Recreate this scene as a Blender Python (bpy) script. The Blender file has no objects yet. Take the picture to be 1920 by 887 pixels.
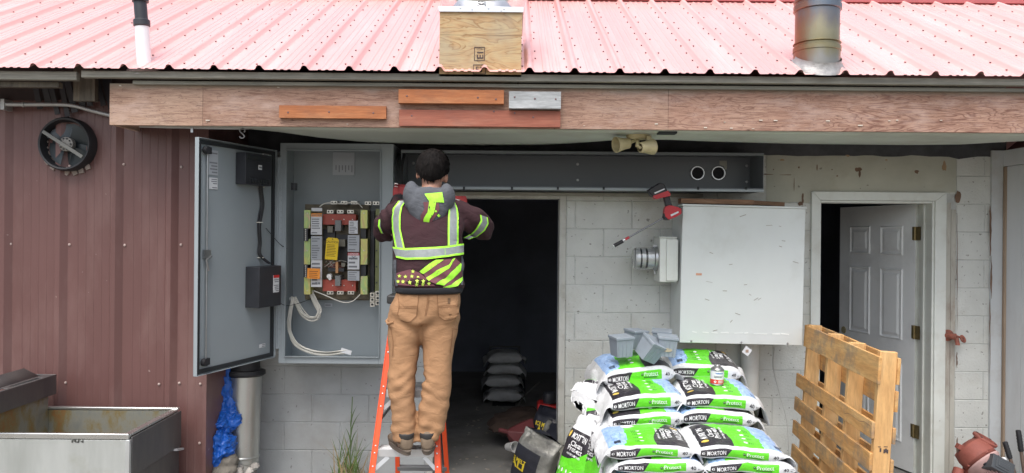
import bpy, bmesh, math, random
from mathutils import Vector, Matrix, noise
from mathutils.bvhtree import BVHTree

# ---------------------------------------------------------------- camera, sky, sun, exposure
S = bpy.context.scene
COL = S.collection
F = 1400.0                      # focal length in pixels of the 1920 px wide photograph
ROLL = math.radians(0.5)
CAMZ = 1.80
cam_d = bpy.data.cameras.new('camera')
cam_d.sensor_width = 36.0
cam_d.lens = F / 1920 * 36.0
cam_d.shift_y = -8.5 / 1920
cam_d.clip_end = 500
cam = bpy.data.objects.new('camera', cam_d)
COL.objects.link(cam)
r_ = Vector((math.cos(ROLL), 0, math.sin(ROLL)))
u_ = Vector((-math.sin(ROLL), 0, math.cos(ROLL)))
b_ = Vector((0, -1, 0))
cam.matrix_world = Matrix(((r_.x, u_.x, b_.x, 0), (r_.y, u_.y, b_.y, 0), (r_.z, u_.z, b_.z, CAMZ), (0, 0, 0, 1)))
S.camera = cam

W = bpy.data.worlds.new('World'); S.world = W
W.use_nodes = True
nt = W.node_tree
sky = nt.nodes.new('ShaderNodeTexSky')
sky.sky_type = 'NISHITA'; sky.sun_disc = False
SUN_EL, SUN_AZ = 63.0, 15.0     # sun behind the camera, a little to the left
sky.sun_elevation = math.radians(SUN_EL)
sky.sun_rotation = math.radians(180 + SUN_AZ)
sky.dust_density = 4.0; sky.air_density = 1.0; sky.ozone_density = 1.0
bg = nt.nodes['Background']
bg.inputs[1].default_value = 0.15
hs = nt.nodes.new('ShaderNodeHueSaturation'); hs.inputs['Saturation'].default_value = .6   # overcast: greyer sky
nt.links.new(sky.outputs[0], hs.inputs['Color']); nt.links.new(hs.outputs[0], bg.inputs[0])
sun_d = bpy.data.lights.new('sun', 'SUN')
sun_d.energy = 1.3; sun_d.angle = math.radians(42); sun_d.color = (1.0, 0.96, 0.9)
sun = bpy.data.objects.new('sun', sun_d); COL.objects.link(sun)
sun.rotation_euler = (math.radians(90 - SUN_EL), 0, math.radians(-SUN_AZ))
S.view_settings.view_transform = 'Standard'
S.view_settings.look = 'None'
S.view_settings.exposure = 0.85
S.view_settings.gamma = 1.0
S.view_settings.use_curve_mapping = False

random.seed(7)
R = random.uniform
PI = math.pi


def w(u, v, Y):
    """world point at depth Y that the photograph shows at pixel (u, v)"""
    dx, dy = u - 960.0, 435.0 - v
    a = dx * math.cos(ROLL) - dy * math.sin(ROLL)
    b = dx * math.sin(ROLL) + dy * math.cos(ROLL)
    return Vector((a / F * Y, Y, CAMZ + b / F * Y))


def wz(u, v, Z):
    """point on the level plane Z"""
    dx, dy = u - 960.0, 435.0 - v
    b = dx * math.sin(ROLL) + dy * math.cos(ROLL)
    return w(u, v, (Z - CAMZ) * F / b)


# ---------------------------------------------------------------- materials
def srgb(r, g, b):
    f = lambda c: (c / 12.92 if c <= 0.04045 else ((c + 0.055) / 1.055) ** 2.4)
    return (f(r / 255), f(g / 255), f(b / 255))


class NT:
    def __init__(s, m):
        s.t = m.node_tree; s.n = s.t.nodes
        s.bsdf = s.n['Principled BSDF']
        s.tc = s.n.new('ShaderNodeTexCoord')

    def link(s, a, b): s.t.links.new(a, b)

    def mapping(s, scale=(1, 1, 1), src='Object', rot=(0, 0, 0), loc=(0, 0, 0)):
        m = s.n.new('ShaderNodeMapping')
        m.inputs['Scale'].default_value = scale
        m.inputs['Rotation'].default_value = rot
        m.inputs['Location'].default_value = loc
        s.link(s.tc.outputs[src], m.inputs['Vector'])
        return m.outputs[0]

    def noise(s, vec, scale=5, detail=4, rough=.55, dist=0):
        n = s.n.new('ShaderNodeTexNoise')
        n.inputs['Scale'].default_value = scale; n.inputs['Detail'].default_value = detail
        n.inputs['Roughness'].default_value = rough; n.inputs['Distortion'].default_value = dist
        s.link(vec, n.inputs['Vector'])
        return n.outputs['Fac']

    def ramp(s, fac, stops):
        r = s.n.new('ShaderNodeValToRGB')
        e = r.color_ramp.elements
        while len(e) < len(stops): e.new(0.5)
        for el, (p, c) in zip(e, stops):
            el.position = p
            el.color = (*c, 1) if not isinstance(c, (int, float)) else (c, c, c, 1)
        s.link(fac, r.inputs[0])
        return r.outputs[0]

    def mix(s, fac, a, b, mode='MIX'):
        m = s.n.new('ShaderNodeMix'); m.data_type = 'RGBA'; m.blend_type = mode
        for sock, val in ((m.inputs[0], fac), (m.inputs[6], a), (m.inputs[7], b)):
            if isinstance(val, (int, float)): sock.default_value = val if sock.type == 'VALUE' else (val, val, val, 1)
            elif isinstance(val, tuple): sock.default_value = (*val, 1)
            else: s.link(val, sock)
        return m.outputs[2]

    def math(s, op, a, b=0.0):
        m = s.n.new('ShaderNodeMath'); m.operation = op
        for sock, val in ((m.inputs[0], a), (m.inputs[1], b)):
            if isinstance(val, (int, float)): sock.default_value = val
            else: s.link(val, sock)
        return m.outputs[0]

    def sep(s, vec):
        m = s.n.new('ShaderNodeSeparateXYZ'); s.link(vec, m.inputs[0]); return m.outputs

    def bump(s, h, strength=.3, dist=.01):
        b = s.n.new('ShaderNodeBump')
        b.inputs['Strength'].default_value = strength; b.inputs['Distance'].default_value = dist
        s.link(h, b.inputs['Height']); s.link(b.outputs[0], s.bsdf.inputs['Normal'])


MATS = {}


def newmat(name):
    m = bpy.data.materials.new(name); m.use_nodes = True
    MATS[name] = m
    return m, NT(m)


def pm(name, col, rough=.6, metal=0.0, var=.12, scale=6, bump=.0, bscale=60, bdist=.003, stretch=(1, 1, 1),
       dirt=None, dirt_amt=.5, dirt_scale=3, spec=None, coat=0.0, fleck=None):
    """plain painted / moulded / cloth surface with uneven colour, dirt patches and fine bump"""
    m, t = newmat(name)
    vec = t.mapping(stretch)
    n1 = t.noise(vec, scale, 5, .6)
    lo = tuple(c * (1 - var) for c in col); hi = tuple(min(1, c * (1 + var)) for c in col)
    c = t.ramp(n1, [(.3, lo), (.7, hi)])
    if dirt is not None:
        n2 = t.noise(t.mapping(stretch, loc=(3.1, 1.7, 9.2)), dirt_scale, 6, .65)
        f = t.ramp(n2, [(.5, 0.0), (.72, dirt_amt)])
        c = t.mix(f, c, dirt)
    if fleck is not None:
        n3 = t.noise(t.mapping((1, 1, 1), loc=(7, 2, 5)), fleck[1], 2, .5)
        f = t.ramp(n3, [(fleck[2], 0.0), (fleck[2] + .03, fleck[3])])
        c = t.mix(f, c, fleck[0])
    t.link(c, t.bsdf.inputs['Base Color'])
    t.bsdf.inputs['Metallic'].default_value = metal
    rr = t.ramp(n1, [(.2, max(0, rough - .08)), (.8, min(1, rough + .08))])
    t.link(rr, t.bsdf.inputs['Roughness'])
    if spec is not None: t.bsdf.inputs['Specular IOR Level'].default_value = spec
    if coat: t.bsdf.inputs['Coat Weight'].default_value = coat
    if bump:
        t.bump(t.noise(vec, bscale, 3, .6), bump, bdist)
    return m


def wood(name, c1, c2, c3, grain=(1, 1, 1), scale=3, rough=.75, bump=.4, bscale=1.0, dirt=None, dirt_amt=.5, bdist=.003):
    m, t = newmat(name)
    v = t.mapping(grain)
    n = t.noise(v, scale, 6, .6, 1.2)
    c = t.ramp(n, [(.28, c1), (.5, c2), (.7, c3)])
    fine = t.noise(t.mapping(tuple(g * 6 for g in grain)), scale, 4, .7)
    c = t.mix(t.ramp(fine, [(.35, .35), (.6, 0.0)]), c, tuple(x * .45 for x in c1))
    if dirt is not None:
        n2 = t.noise(t.mapping((1, 1, 1), loc=(2, 5, 1)), 5, 6, .7)
        c = t.mix(t.ramp(n2, [(.48, 0.0), (.7, dirt_amt)]), c, dirt)
    t.link(c, t.bsdf.inputs['Base Color'])
    t.bsdf.inputs['Roughness'].default_value = rough
    t.bump(fine, bump, bdist)
    return m


# ---------------------------------------------------------------- mesh builder
def origin_of(parent):
    o = Vector((0, 0, 0))
    while parent is not None:
        o += parent.location; parent = parent.parent
    return o


class MB:
    def __init__(s):
        s.v = []; s.f = []; s.m = []; s.sm = []; s.uv = None

    def add(s, vs, fs, m=0, M=None, smooth=True):
        b = len(s.v)
        s.v += [(M @ Vector(p)) if M is not None else Vector(p) for p in vs]
        for f in fs:
            s.f.append([b + i for i in f]); s.m.append(m); s.sm.append(smooth)
        return s

    def box(s, x0, x1, y0, y1, z0, z1, m=0, M=None):
        x0, x1 = min(x0, x1), max(x0, x1); y0, y1 = min(y0, y1), max(y0, y1); z0, z1 = min(z0, z1), max(z0, z1)
        vs = [(x0, y0, z0), (x1, y0, z0), (x1, y1, z0), (x0, y1, z0), (x0, y0, z1), (x1, y0, z1), (x1, y1, z1), (x0, y1, z1)]
        fs = [(0, 3, 2, 1), (4, 5, 6, 7), (0, 1, 5, 4), (1, 2, 6, 5), (2, 3, 7, 6), (3, 0, 4, 7)]
        return s.add(vs, fs, m, M)

    def cbox(s, c, sx, sy, sz, m=0, M=None, rot=None):
        T = Matrix.Translation(Vector(c))
        if rot is not None: T = T @ rot.to_4x4()
        if M is not None: T = M @ T
        return s.box(-sx / 2, sx / 2, -sy / 2, sy / 2, -sz / 2, sz / 2, m, T)

    def beam(s, p, q, wd, th, m=0, up=(0, 0, 1), M=None):
        """rectangular bar from p to q: wd across, th along 'up'"""
        p, q = Vector(p), Vector(q); d = (q - p); L = d.length; d.normalize()
        upv = Vector(up); x = d.cross(upv)
        if x.length < 1e-4: x = d.cross(Vector((1, 0, 0)))
        x.normalize(); z = x.cross(d)
        vs = []
        for e in (p, q):
            for a, b in ((-1, -1), (1, -1), (1, 1), (-1, 1)):
                vs.append(e + x * a * wd / 2 + z * b * th / 2)
        fs = [(0, 1, 2, 3), (7, 6, 5, 4), (0, 4, 5, 1), (1, 5, 6, 2), (2, 6, 7, 3), (3, 7, 4, 0)]
        return s.add(vs, fs, m, M)

    def tube(s, pts, rad, n=12, m=0, caps=True, M=None, sx=None):
        """round tube along pts; rad a number or list; sx optional list of (rx, ry) ellipse radii"""
        pts = [Vector(p) for p in pts]
        k = len(pts)
        rads = [rad] * k if isinstance(rad, (int, float)) else rad
        vs = []; fs = []
        prev = None
        for i, p in enumerate(pts):
            d = (pts[min(i + 1, k - 1)] - pts[max(i - 1, 0)]).normalized()
            if prev is None:
                a = Vector((0, 0, 1)) if abs(d.z) < .9 else Vector((1, 0, 0))
                x = d.cross(a).normalized()
            else:
                x = (prev - d * prev.dot(d)).normalized()
            prev = x
            y = d.cross(x)
            for j in range(n):
                t = 2 * PI * j / n
                vs.append(p + (x * math.cos(t) + y * math.sin(t)) * rads[i])
        for i in range(k - 1):
            for j in range(n):
                fs.append((i * n + j, i * n + (j + 1) % n, (i + 1) * n + (j + 1) % n, (i + 1) * n + j))
        if caps:
            fs.append(tuple(range(n - 1, -1, -1))); fs.append(tuple((k - 1) * n + j for j in range(n)))
        return s.add(vs, fs, m, M)

    def rings(s, rings, m=0, caps=True, M=None):
        """loft closed rings of equal vertex count"""
        n = len(rings[0]); vs = [p for r in rings for p in r]; fs = []
        for i in range(len(rings) - 1):
            for j in range(n):
                fs.append((i * n + j, i * n + (j + 1) % n, (i + 1) * n + (j + 1) % n, (i + 1) * n + j))
        if caps:
            fs.append(tuple(range(n - 1, -1, -1))); fs.append(tuple((len(rings) - 1) * n + j for j in range(n)))
        return s.add(vs, fs, m, M)

    def lathe(s, prof, M=None, n=24, m=0, caps=False):
        """profile (r, z) about local z"""
        rr = [[Vector((r * math.cos(2 * PI * j / n), r * math.sin(2 * PI * j / n), z)) for j in range(n)] for r, z in prof]
        return s.rings(rr, m, caps, M)

    def prism(s, poly, y0, y1, m=0, M=None, mat_fn=None):
        """polygon in XZ extruded from y0 to y1"""
        n = len(poly)
        vs = [(x, y0, z) for x, z in poly] + [(x, y1, z) for x, z in poly]
        fs = [tuple(range(n)), tuple(range(2 * n - 1, n - 1, -1))]
        for i in range(n): fs.append((i, i + n, (i + 1) % n + n, (i + 1) % n))
        return s.add(vs, fs, m, M)

    def quad(s, a, b, c, d, m=0, M=None):
        return s.add([a, b, c, d], [(0, 1, 2, 3)], m, M)

    def grid(s, fn, nu, nv, m=0, M=None):
        vs = [fn(i / nu, j / nv) for j in range(nv + 1) for i in range(nu + 1)]
        fs = [(j * (nu + 1) + i, j * (nu + 1) + i + 1, (j + 1) * (nu + 1) + i + 1, (j + 1) * (nu + 1) + i) for j in range(nv) for i in range(nu)]
        return s.add(vs, fs, m, M)

    def xform(s, M, start=0):
        for i in range(start, len(s.v)): s.v[i] = M @ s.v[i]
        return s

    def mesh(s, name, mats, off=Vector((0, 0, 0)), angle=35):
        me = bpy.data.meshes.new(name)
        me.from_pydata([tuple(p - off) for p in s.v], [], s.f)
        mats = mats if isinstance(mats, (list, tuple)) else [mats]
        for mt in mats: me.materials.append(mt)
        me.polygons.foreach_set('material_index', s.m)
        bm = bmesh.new(); bm.from_mesh(me)
        if not getattr(s, 'open', False): bmesh.ops.recalc_face_normals(bm, faces=bm.faces)
        bm.to_mesh(me); bm.free()
        me.polygons.foreach_set('use_smooth', [True] * len(me.polygons))
        me.set_sharp_from_angle(angle=math.radians(angle))
        me.update()
        return me

    def build(s, name, mats, parent=None, loc=None, bevel=0.0, seg=2, angle=35):
        if parent is not None: off = origin_of(parent)
        elif loc is not None: off = Vector(loc)
        else:
            xs = [p.x for p in s.v]; ys = [p.y for p in s.v]; zs = [p.z for p in s.v]
            off = Vector(((min(xs) + max(xs)) / 2, (min(ys) + max(ys)) / 2, min(zs)))
        o = bpy.data.objects.new(name, s.mesh(name, mats, off, angle))
        COL.objects.link(o)
        if parent is not None: o.parent = parent
        else: o.location = off
        if bevel:
            b = o.modifiers.new('bevel', 'BEVEL'); b.width = bevel; b.segments = seg
            b.limit_method = 'ANGLE'; b.angle_limit = math.radians(40)
        return o


def tag(o, label=None, cat=None, group=None, kind=None):
    if label: o['label'] = label
    if cat: o['category'] = cat
    if group: o['group'] = group
    if kind: o['kind'] = kind
    return o


def thing(name, label, cat, loc=(0, 0, 0), group=None):
    o = bpy.data.objects.new(name, None); COL.objects.link(o)
    o.location = loc; o.empty_display_size = .1
    return tag(o, label, cat, group)


_txt = {}


def text2d(s, size=1.0, bold=0.0, align='LEFT'):
    """flat lettering as (verts2d, faces); cap height is about 0.7*size"""
    key = (s, bold)
    if key not in _txt:
        cu = bpy.data.curves.new('t', 'FONT'); cu.body = s; cu.size = 1.0; cu.offset = bold
        cu.resolution_u = 2; cu.fill_mode = 'FRONT'
        ob = bpy.data.objects.new('t', cu); COL.objects.link(ob)
        dg = bpy.context.evaluated_depsgraph_get()
        me = bpy.data.meshes.new_from_object(ob.evaluated_get(dg))
        vs = [(p.co.x, p.co.y) for p in me.vertices]; fs = [tuple(p.vertices) for p in me.polygons]
        bpy.data.objects.remove(ob); bpy.data.meshes.remove(me)
        _txt[key] = (vs, fs)
    vs, fs = _txt[key]
    x0 = min(p[0] for p in vs); x1 = max(p[0] for p in vs)
    sh = {'LEFT': -x0, 'CENTER': -(x0 + x1) / 2, 'RIGHT': -x1}[align]
    return [((x + sh) * size, y * size) for x, y in vs], fs, (x1 - x0) * size


def letters(mb, s, size, fn, m=0, bold=0.0, align='LEFT', width=None):
    """put lettering through fn(x, y) -> point"""
    vs, fs, wd = text2d(s, size, bold, align)
    k = width / wd if width else 1.0
    mb.add([fn(x * k, y) for x, y in vs], fs, m)


def fbm(p, sc, seed=0.0):
    return noise.fractal(Vector(p) * sc + Vector((seed, seed * 1.7, -seed)), 1.0, 2.0, 3)


def remesh(mb, voxel, smooth=6, fac=.5):
    """union overlapping lofts into one continuous surface; returns a fresh Mesh in world coordinates"""
    me = mb.mesh('tmp', [])
    ob = bpy.data.objects.new('tmp', me); COL.objects.link(ob)
    r = ob.modifiers.new('r', 'REMESH'); r.mode = 'VOXEL'; r.voxel_size = voxel
    if smooth:
        q = ob.modifiers.new('s', 'SMOOTH'); q.iterations = smooth; q.factor = fac
    dg = bpy.context.evaluated_depsgraph_get()
    out = bpy.data.meshes.new_from_object(ob.evaluated_get(dg))
    bpy.data.objects.remove(ob); bpy.data.meshes.remove(me)
    return out


def mesh_obj(name, me, mats, parent=None, loc=None):
    off = origin_of(parent) if parent is not None else Vector(loc or (0, 0, 0))
    for vtx in me.vertices: vtx.co = vtx.co - off
    me.materials.clear()
    for mt in (mats if isinstance(mats, (list, tuple)) else [mats]): me.materials.append(mt)
    me.polygons.foreach_set('use_smooth', [True] * len(me.polygons))
    me.name = name
    o = bpy.data.objects.new(name, me); COL.objects.link(o)
    if parent is not None: o.parent = parent
    else: o.location = off
    return o


def spline(pts, n):
    """Catmull-Rom through pts, n samples a span"""
    P = [Vector(p) for p in pts]; out = []
    for i in range(len(P) - 1):
        a, b, c, d = P[max(i - 1, 0)], P[i], P[i + 1], P[min(i + 2, len(P) - 1)]
        for k in range(n):
            t = k / n
            out.append(.5 * ((2 * b) + (c - a) * t + (2 * a - 5 * b + 4 * c - d) * t * t + (3 * b - a - 3 * c + d) * t ** 3))
    out.append(P[-1])
    return out


ROTX = lambda d: Matrix.Rotation(math.radians(d), 4, 'X')
ROTY = lambda d: Matrix.Rotation(math.radians(d), 4, 'Y')
ROTZ = lambda d: Matrix.Rotation(math.radians(d), 4, 'Z')
TR = lambda *p: Matrix.Translation(Vector(p if len(p) == 3 else p[0]))

# ---------------------------------------------------------------- shared materials
M_block = pm('painted_block', (.585, .60, .57), .85, var=.08, scale=4, bump=.8, bscale=70, bdist=.005,
             dirt=(.36, .32, .23), dirt_amt=.45, dirt_scale=2.0, fleck=((.15, .14, .12), 34, .665, .7))
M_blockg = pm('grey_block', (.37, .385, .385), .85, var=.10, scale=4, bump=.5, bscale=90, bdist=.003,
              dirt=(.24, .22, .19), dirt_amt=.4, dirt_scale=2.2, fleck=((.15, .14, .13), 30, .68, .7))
M_mortar = pm('mortar', (.47, .485, .465), .9, var=.2, scale=12)
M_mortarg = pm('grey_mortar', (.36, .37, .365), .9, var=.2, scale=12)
M_roof = pm('faded_red_roof_metal', (.72, .385, .365), .36, coat=.45, var=.07, scale=1.2, stretch=(3, .35, .35), dirt=(.80, .58, .56), dirt_amt=.5, dirt_scale=1.6)
M_screw = pm('screw_heads', (.16, .10, .10), .5, metal=.3)
M_siding = pm('maroon_siding', (.136, .066, .060), .42, var=.10, scale=2.2, stretch=(1, 1, .3), dirt=(.30, .2, .18), dirt_amt=.35, dirt_scale=3,
              fleck=((.5, .42, .38), 26, .76, .5), bump=.05, bscale=8)
M_dark = pm('gap_shade_and_black', (.02, .02, .024), .9)  # near-black: painted shade in gaps and openings; also plain black parts
def fascia_mat(name, k, swirl, red):
    m, _t = newmat(name)
    mulc = lambda c: (c[0] * k * red * .93, c[1] * k * .97, c[2] * k * .86)
    _pale = _t.noise(_t.mapping((1.2, 1, 3.5), loc=(5, 1, 2)), 1.6, 7, .72)
    wn = _t.noise(_t.mapping((.75, 1, 4.2), loc=(1.7, 0, .3)), 2.1, 2, .5, 1.2)
    sw = _t.math('FRACT', _t.math('MULTIPLY', wn, 15.0))
    base = _t.ramp(_t.noise(_t.mapping((.8, 1, 1.6)), 2.2, 6, .6), [(.3, mulc((.36, .21, .165))), (.5, mulc((.46, .275, .225))), (.72, mulc((.52, .34, .285)))])
    grain = _t.noise(_t.mapping((3, 1, 45)), 2.5, 5, .75, .8)
    crack = _t.noise(_t.mapping((14, 1, 40), loc=(3, 3, 3)), 2.0, 4, .8, 1.5)
    c = _t.mix(_t.ramp(grain, [(.36, .8), (.54, 0.0)]), base, mulc((.20, .10, .08)))
    c = _t.mix(_t.ramp(crack, [(.34, .8), (.42, 0.0)]), c, (.10, .055, .045))
    area = _t.ramp(_t.noise(_t.mapping((.45, 1, .9), loc=(8, 0, 1)), 1.5, 3, .5), [(.34, 0.0), (.48, 1.0)])
    c = _t.mix(_t.math('MULTIPLY', area, _t.ramp(sw, [(.0, swirl), (.30, 0.0), (.85, 0.0), (1.0, swirl)])), c, mulc((.19, .085, .07)))
    c = _t.mix(_t.ramp(_pale, [(.50, 0.0), (.72, .6)]), c, (.60, .46, .40))
    sx = _t.sep(_t.tc.outputs['Object'])
    bare = _t.math('MULTIPLY', _t.ramp(_t.math('SUBTRACT', _t.math('ADD', sx[2], _t.math('MULTIPLY', _pale, .09)), 2.662), [(.0, 0.0), (.03, 1.0)]), .7)
    c = _t.mix(bare, c, (.30, .27, .22))
    _t.link(c, _t.bsdf.inputs['Base Color']); _t.bsdf.inputs['Roughness'].default_value = .8
    _t.bump(_t.mix(.5, grain, crack), .6, .004)
    return m


M_fascia = fascia_mat('weathered_fascia', .95, .35, 1.0)
M_fascia_l = fascia_mat('pale_fascia', 1.08, .15, .95)
M_fascia_r = fascia_mat('grained_fascia', .92, .95, 1.04)
M_soffit = pm('soffit_paint', (.50, .54, .48), .8, var=.08, scale=2, dirt=(.24, .22, .17), dirt_amt=.5, dirt_scale=1.5)
M_eave = wood('grey_eave_board', (.15, .15, .13), (.23, .225, .19), (.31, .30, .25), (.6, 4, 14), 2)
M_white = pm('white_trim_paint', (.66, .69, .65), .55, var=.05, scale=5, dirt=(.40, .36, .28), dirt_amt=.3, dirt_scale=6,
             fleck=((.2, .16, .12), 22, .77, .6))
M_trim = pm('peeling_trim', (.44, .43, .38), .8, var=.15, scale=8, stretch=(1, 1, .3), dirt=(.19, .12, .085), dirt_amt=.8, dirt_scale=7)
M_trimg = pm('grey_trim_paint', (.54, .57, .58), .7, var=.06, scale=3, dirt=(.28, .2, .14), dirt_amt=.3, dirt_scale=5)
M_door = pm('door_paint', (.78, .81, .82), .45, var=.03, scale=3, dirt=(.32, .32, .33), dirt_amt=.25, dirt_scale=3)
M_panelwall = pm('panel_wall_paint', (.66, .69, .71), .6, var=.05, scale=2, stretch=(1, 1, .3), dirt=(.34, .3, .27), dirt_amt=.25, dirt_scale=3)
M_rust = pm('brown_stain', (.17, .105, .07), .85, var=.3, scale=12)
M_brass = pm('aged_brass', (.30, .24, .12), .45, metal=.8, var=.2, scale=30)
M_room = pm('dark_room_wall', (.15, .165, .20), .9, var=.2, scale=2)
M_conc = pm('concrete', (.24, .235, .22), .85, var=.18, scale=3, bump=.3, bscale=30, dirt=(.10, .095, .085), dirt_amt=.7, dirt_scale=1.6,
            fleck=((.4, .38, .33), 40, .76, .6))
M_dirt = pm('gravel_dirt', (.20, .18, .15), .95, var=.3, scale=20, bump=.6, bscale=50, bdist=.01)

YW = 5.42        # face of the block wall
YF = 4.40        # face of the fascia
ZS = 2.413       # underside of fascia and soffit

# ---------------------------------------------------------------- ground and floor
mb = MB(); mb.quad((-60, -30, -.004), (60, -30, -.004), (60, 60, -.004), (-60, 60, -.004))
tag(mb.build('ground', M_dirt, loc=(0, 0, 0)), kind='structure')
mb = MB(); mb.quad((-5.4, 3.2, 0), (5.4, 3.2, 0), (5.4, 9.9, 0), (-5.4, 9.9, 0))
tag(mb.build('floor', M_conc, loc=(0, 0, 0)), kind='structure')

# ---------------------------------------------------------------- the building
bld = thing('storage_building', 'low block and metal sided building under the faded red ribbed metal roof', 'building', (0, YW, 0))

DX0, DX1, DZ = w(812, 850, YW).x, w(1047, 650, YW).x, 2.044      # plain doorway
EX0, EX1, EZ = 2.228, 3.060, 2.05                                # doorway with the panelled door
WX0, WX1 = -1.93, 3.58


def block_wall(mb, x0, x1, ztop, holes, phase, bl=.4115, mat=0, mort=1):
    bh = .2032; g = .0030; ch = .0034; dep = .0042
    nz = int(ztop / bh) + 1
    for k in range(nz):
        z0, z1 = k * bh, min((k + 1) * bh, ztop)
        if z1 - z0 < .03: continue
        i = 0
        x = x0 - ((x0 - phase - (bl / 2 if k % 2 else 0)) % bl)
        while x < x1:
            segs = [(max(x, x0), min(x + bl, x1), z0, z1)]
            for hx0, hx1, hz in holes:
                out = []
                for a, b, c, d in segs:
                    if c >= hz - 1e-4 or b <= hx0 or a >= hx1: out.append((a, b, c, d)); continue
                    lo = c
                    if d > hz + .02: out.append((a, b, hz, d))
                    d2 = min(d, hz)
                    if a < hx0: out.append((a, hx0, lo, d2))
                    if b > hx1: out.append((hx1, b, lo, d2))
                segs = out
            for a, b, c, d in segs:
                if b - a < .025 or d - c < .02: continue
                a += g; b -= g; c += g * .8; d -= g * .8
                y = YW + R(-.0012, .0012)
                o = [(a, YW + dep, c), (b, YW + dep, c), (b, YW + dep, d), (a, YW + dep, d)]
                n = [(a + ch, y, c + ch), (b - ch, y, c + ch), (b - ch, y, d - ch), (a + ch, y, d - ch)]
                mb.add(o + n, [(4, 5, 6, 7), (0, 1, 5, 4), (1, 2, 6, 5), (2, 3, 7, 6), (3, 0, 4, 7)], mat)
            x += bl


mb = MB(); mb.open = True
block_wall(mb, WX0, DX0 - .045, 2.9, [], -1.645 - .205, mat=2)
block_wall(mb, DX0 - .045, DX1 + .045, 2.9, [(DX0 - .2, DX1 + .2, DZ + .045)], .665)
block_wall(mb, DX1 + .045, EX0 - .055, 2.9, [], .665)
block_wall(mb, EX0 - .055, EX1 + .16, 2.9, [(EX0 - .2, EX1 + .2, EZ + .055)], 2.35)
block_wall(mb, EX1 + .16, WX1, 2.9, [], EX1 + .16, bl=.42)
ym = YW + .0040
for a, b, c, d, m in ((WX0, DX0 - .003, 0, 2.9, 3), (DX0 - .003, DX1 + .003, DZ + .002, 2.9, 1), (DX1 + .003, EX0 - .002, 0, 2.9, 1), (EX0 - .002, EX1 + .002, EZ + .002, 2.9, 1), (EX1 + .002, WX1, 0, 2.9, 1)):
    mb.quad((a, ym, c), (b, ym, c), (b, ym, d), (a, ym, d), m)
for a, b, zt in ((DX0, DX1, DZ), (EX0, EX1, EZ)):                # reveals
    for x in (a - .003, b + .003): mb.quad((x, ym, 0), (x, 5.62, 0), (x, 5.62, zt), (x, ym, zt), 0)
    mb.quad((a, ym, zt + .002), (b, ym, zt + .002), (b, 5.62, zt + .002), (a, 5.62, zt + .002), 0)


# brown and rusty marks on the upper wall, broken mortar, as thin patches of stain


def blotch(mb, u, v, rx, rz, y, seed, m=0):
    c = w(u, v, y); n = 14
    vs = [c] + [c + Vector((math.cos(t) * rx * (1 + .6 * noise.noise(Vector((math.cos(t) * 1.3, math.sin(t) * 1.3, seed)))), 0,
                            math.sin(t) * rz * (1 + .6 * noise.noise(Vector((math.cos(t) * 1.3, seed, math.sin(t) * 1.3)))))) for t in [2 * PI * k / n for k in range(n)]]
    mb.add(vs, [(0, k + 1, (k + 1) % n + 1) for k in range(n)], m)


ys = YW - .0036
M_stain2 = pm('orange_stain', (.36, .25, .15), .9, var=.3, scale=15)
for u, v, rx, rz, m in ((1609, 318, .03, .022, 0), (1612, 326, .012, .03, 0), (1719, 322, .022, .018, 0), (1771, 312, .02, .05, 1), (1450, 318, .006, .006, 0), (1498, 314, .008, .01, 0),
                        (1532, 314, .005, .03, 0), (1501, 382, .03, .02, 0), (1505, 372, .012, .05, 0), (1489, 345, .003, .06, 0), (1590, 292, .02, .01, 1), (1662, 300, .012, .008, 1), (1570, 330, .008, .008, 0),
                        (1560, 318, .006, .006, 0), (1466, 300, .02, .01, 1), (1440, 327, .06, .003, 0), (1475, 328, .06, .003, 0), (1796, 370, .03, .06, 0)):
    blotch(mb, u, v, rx * .75, rz * .75, ys - R(0, .0015), u * .37 + v, m + 4)
M_parge = pm('smooth_parging', (.44, .44, .37), .9, var=.12, scale=3, bump=.3, bscale=25, dirt=(.33, .29, .20), dirt_amt=.6, dirt_scale=2.5, fleck=((.14, .12, .10), 16, .70, .6))
px0, px1 = w(1437, 320, YW).x, EX1 + .16
n = 40
vs = []
for i in range(n + 1):
    x = px0 + (px1 - px0) * i / n
    zl = 2.114 if x > EX0 - .07 else 2.03 + .012 * noise.noise(Vector((x * 9, 0, 3)))
    vs += [Vector((x, YW - .0022, zl)), Vector((x, YW - .0026, 2.385 + .012 * noise.noise(Vector((x * 8, 1, 1)))))]
mb.add(vs, [(2 * i, 2 * i + 2, 2 * i + 3, 2 * i + 1) for i in range(n)], 6)
vs = []  # dark band along the wall top: stain with soffit shade painted in
for i in range(80 + 1):
    x = WX0 + (WX1 - WX0) * i / 80
    vs += [Vector((x, YW - .0031, 2.372 + .022 * noise.noise(Vector((x * 6, 4, 1))) + .01 * noise.noise(Vector((x * 23, 4, 1))))), Vector((x, YW - .0031, 2.7))]
mb.add(vs, [(2 * i, 2 * i + 2, 2 * i + 3, 2 * i + 1) for i in range(80)], 7)
mb.build('block_wall', [M_block, M_mortar, M_blockg, M_mortarg, M_rust, M_stain2, M_parge, pm('wall_top_stain_and_shade', (.07, .072, .078), .9, var=.3, scale=9)], bld)

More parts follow.
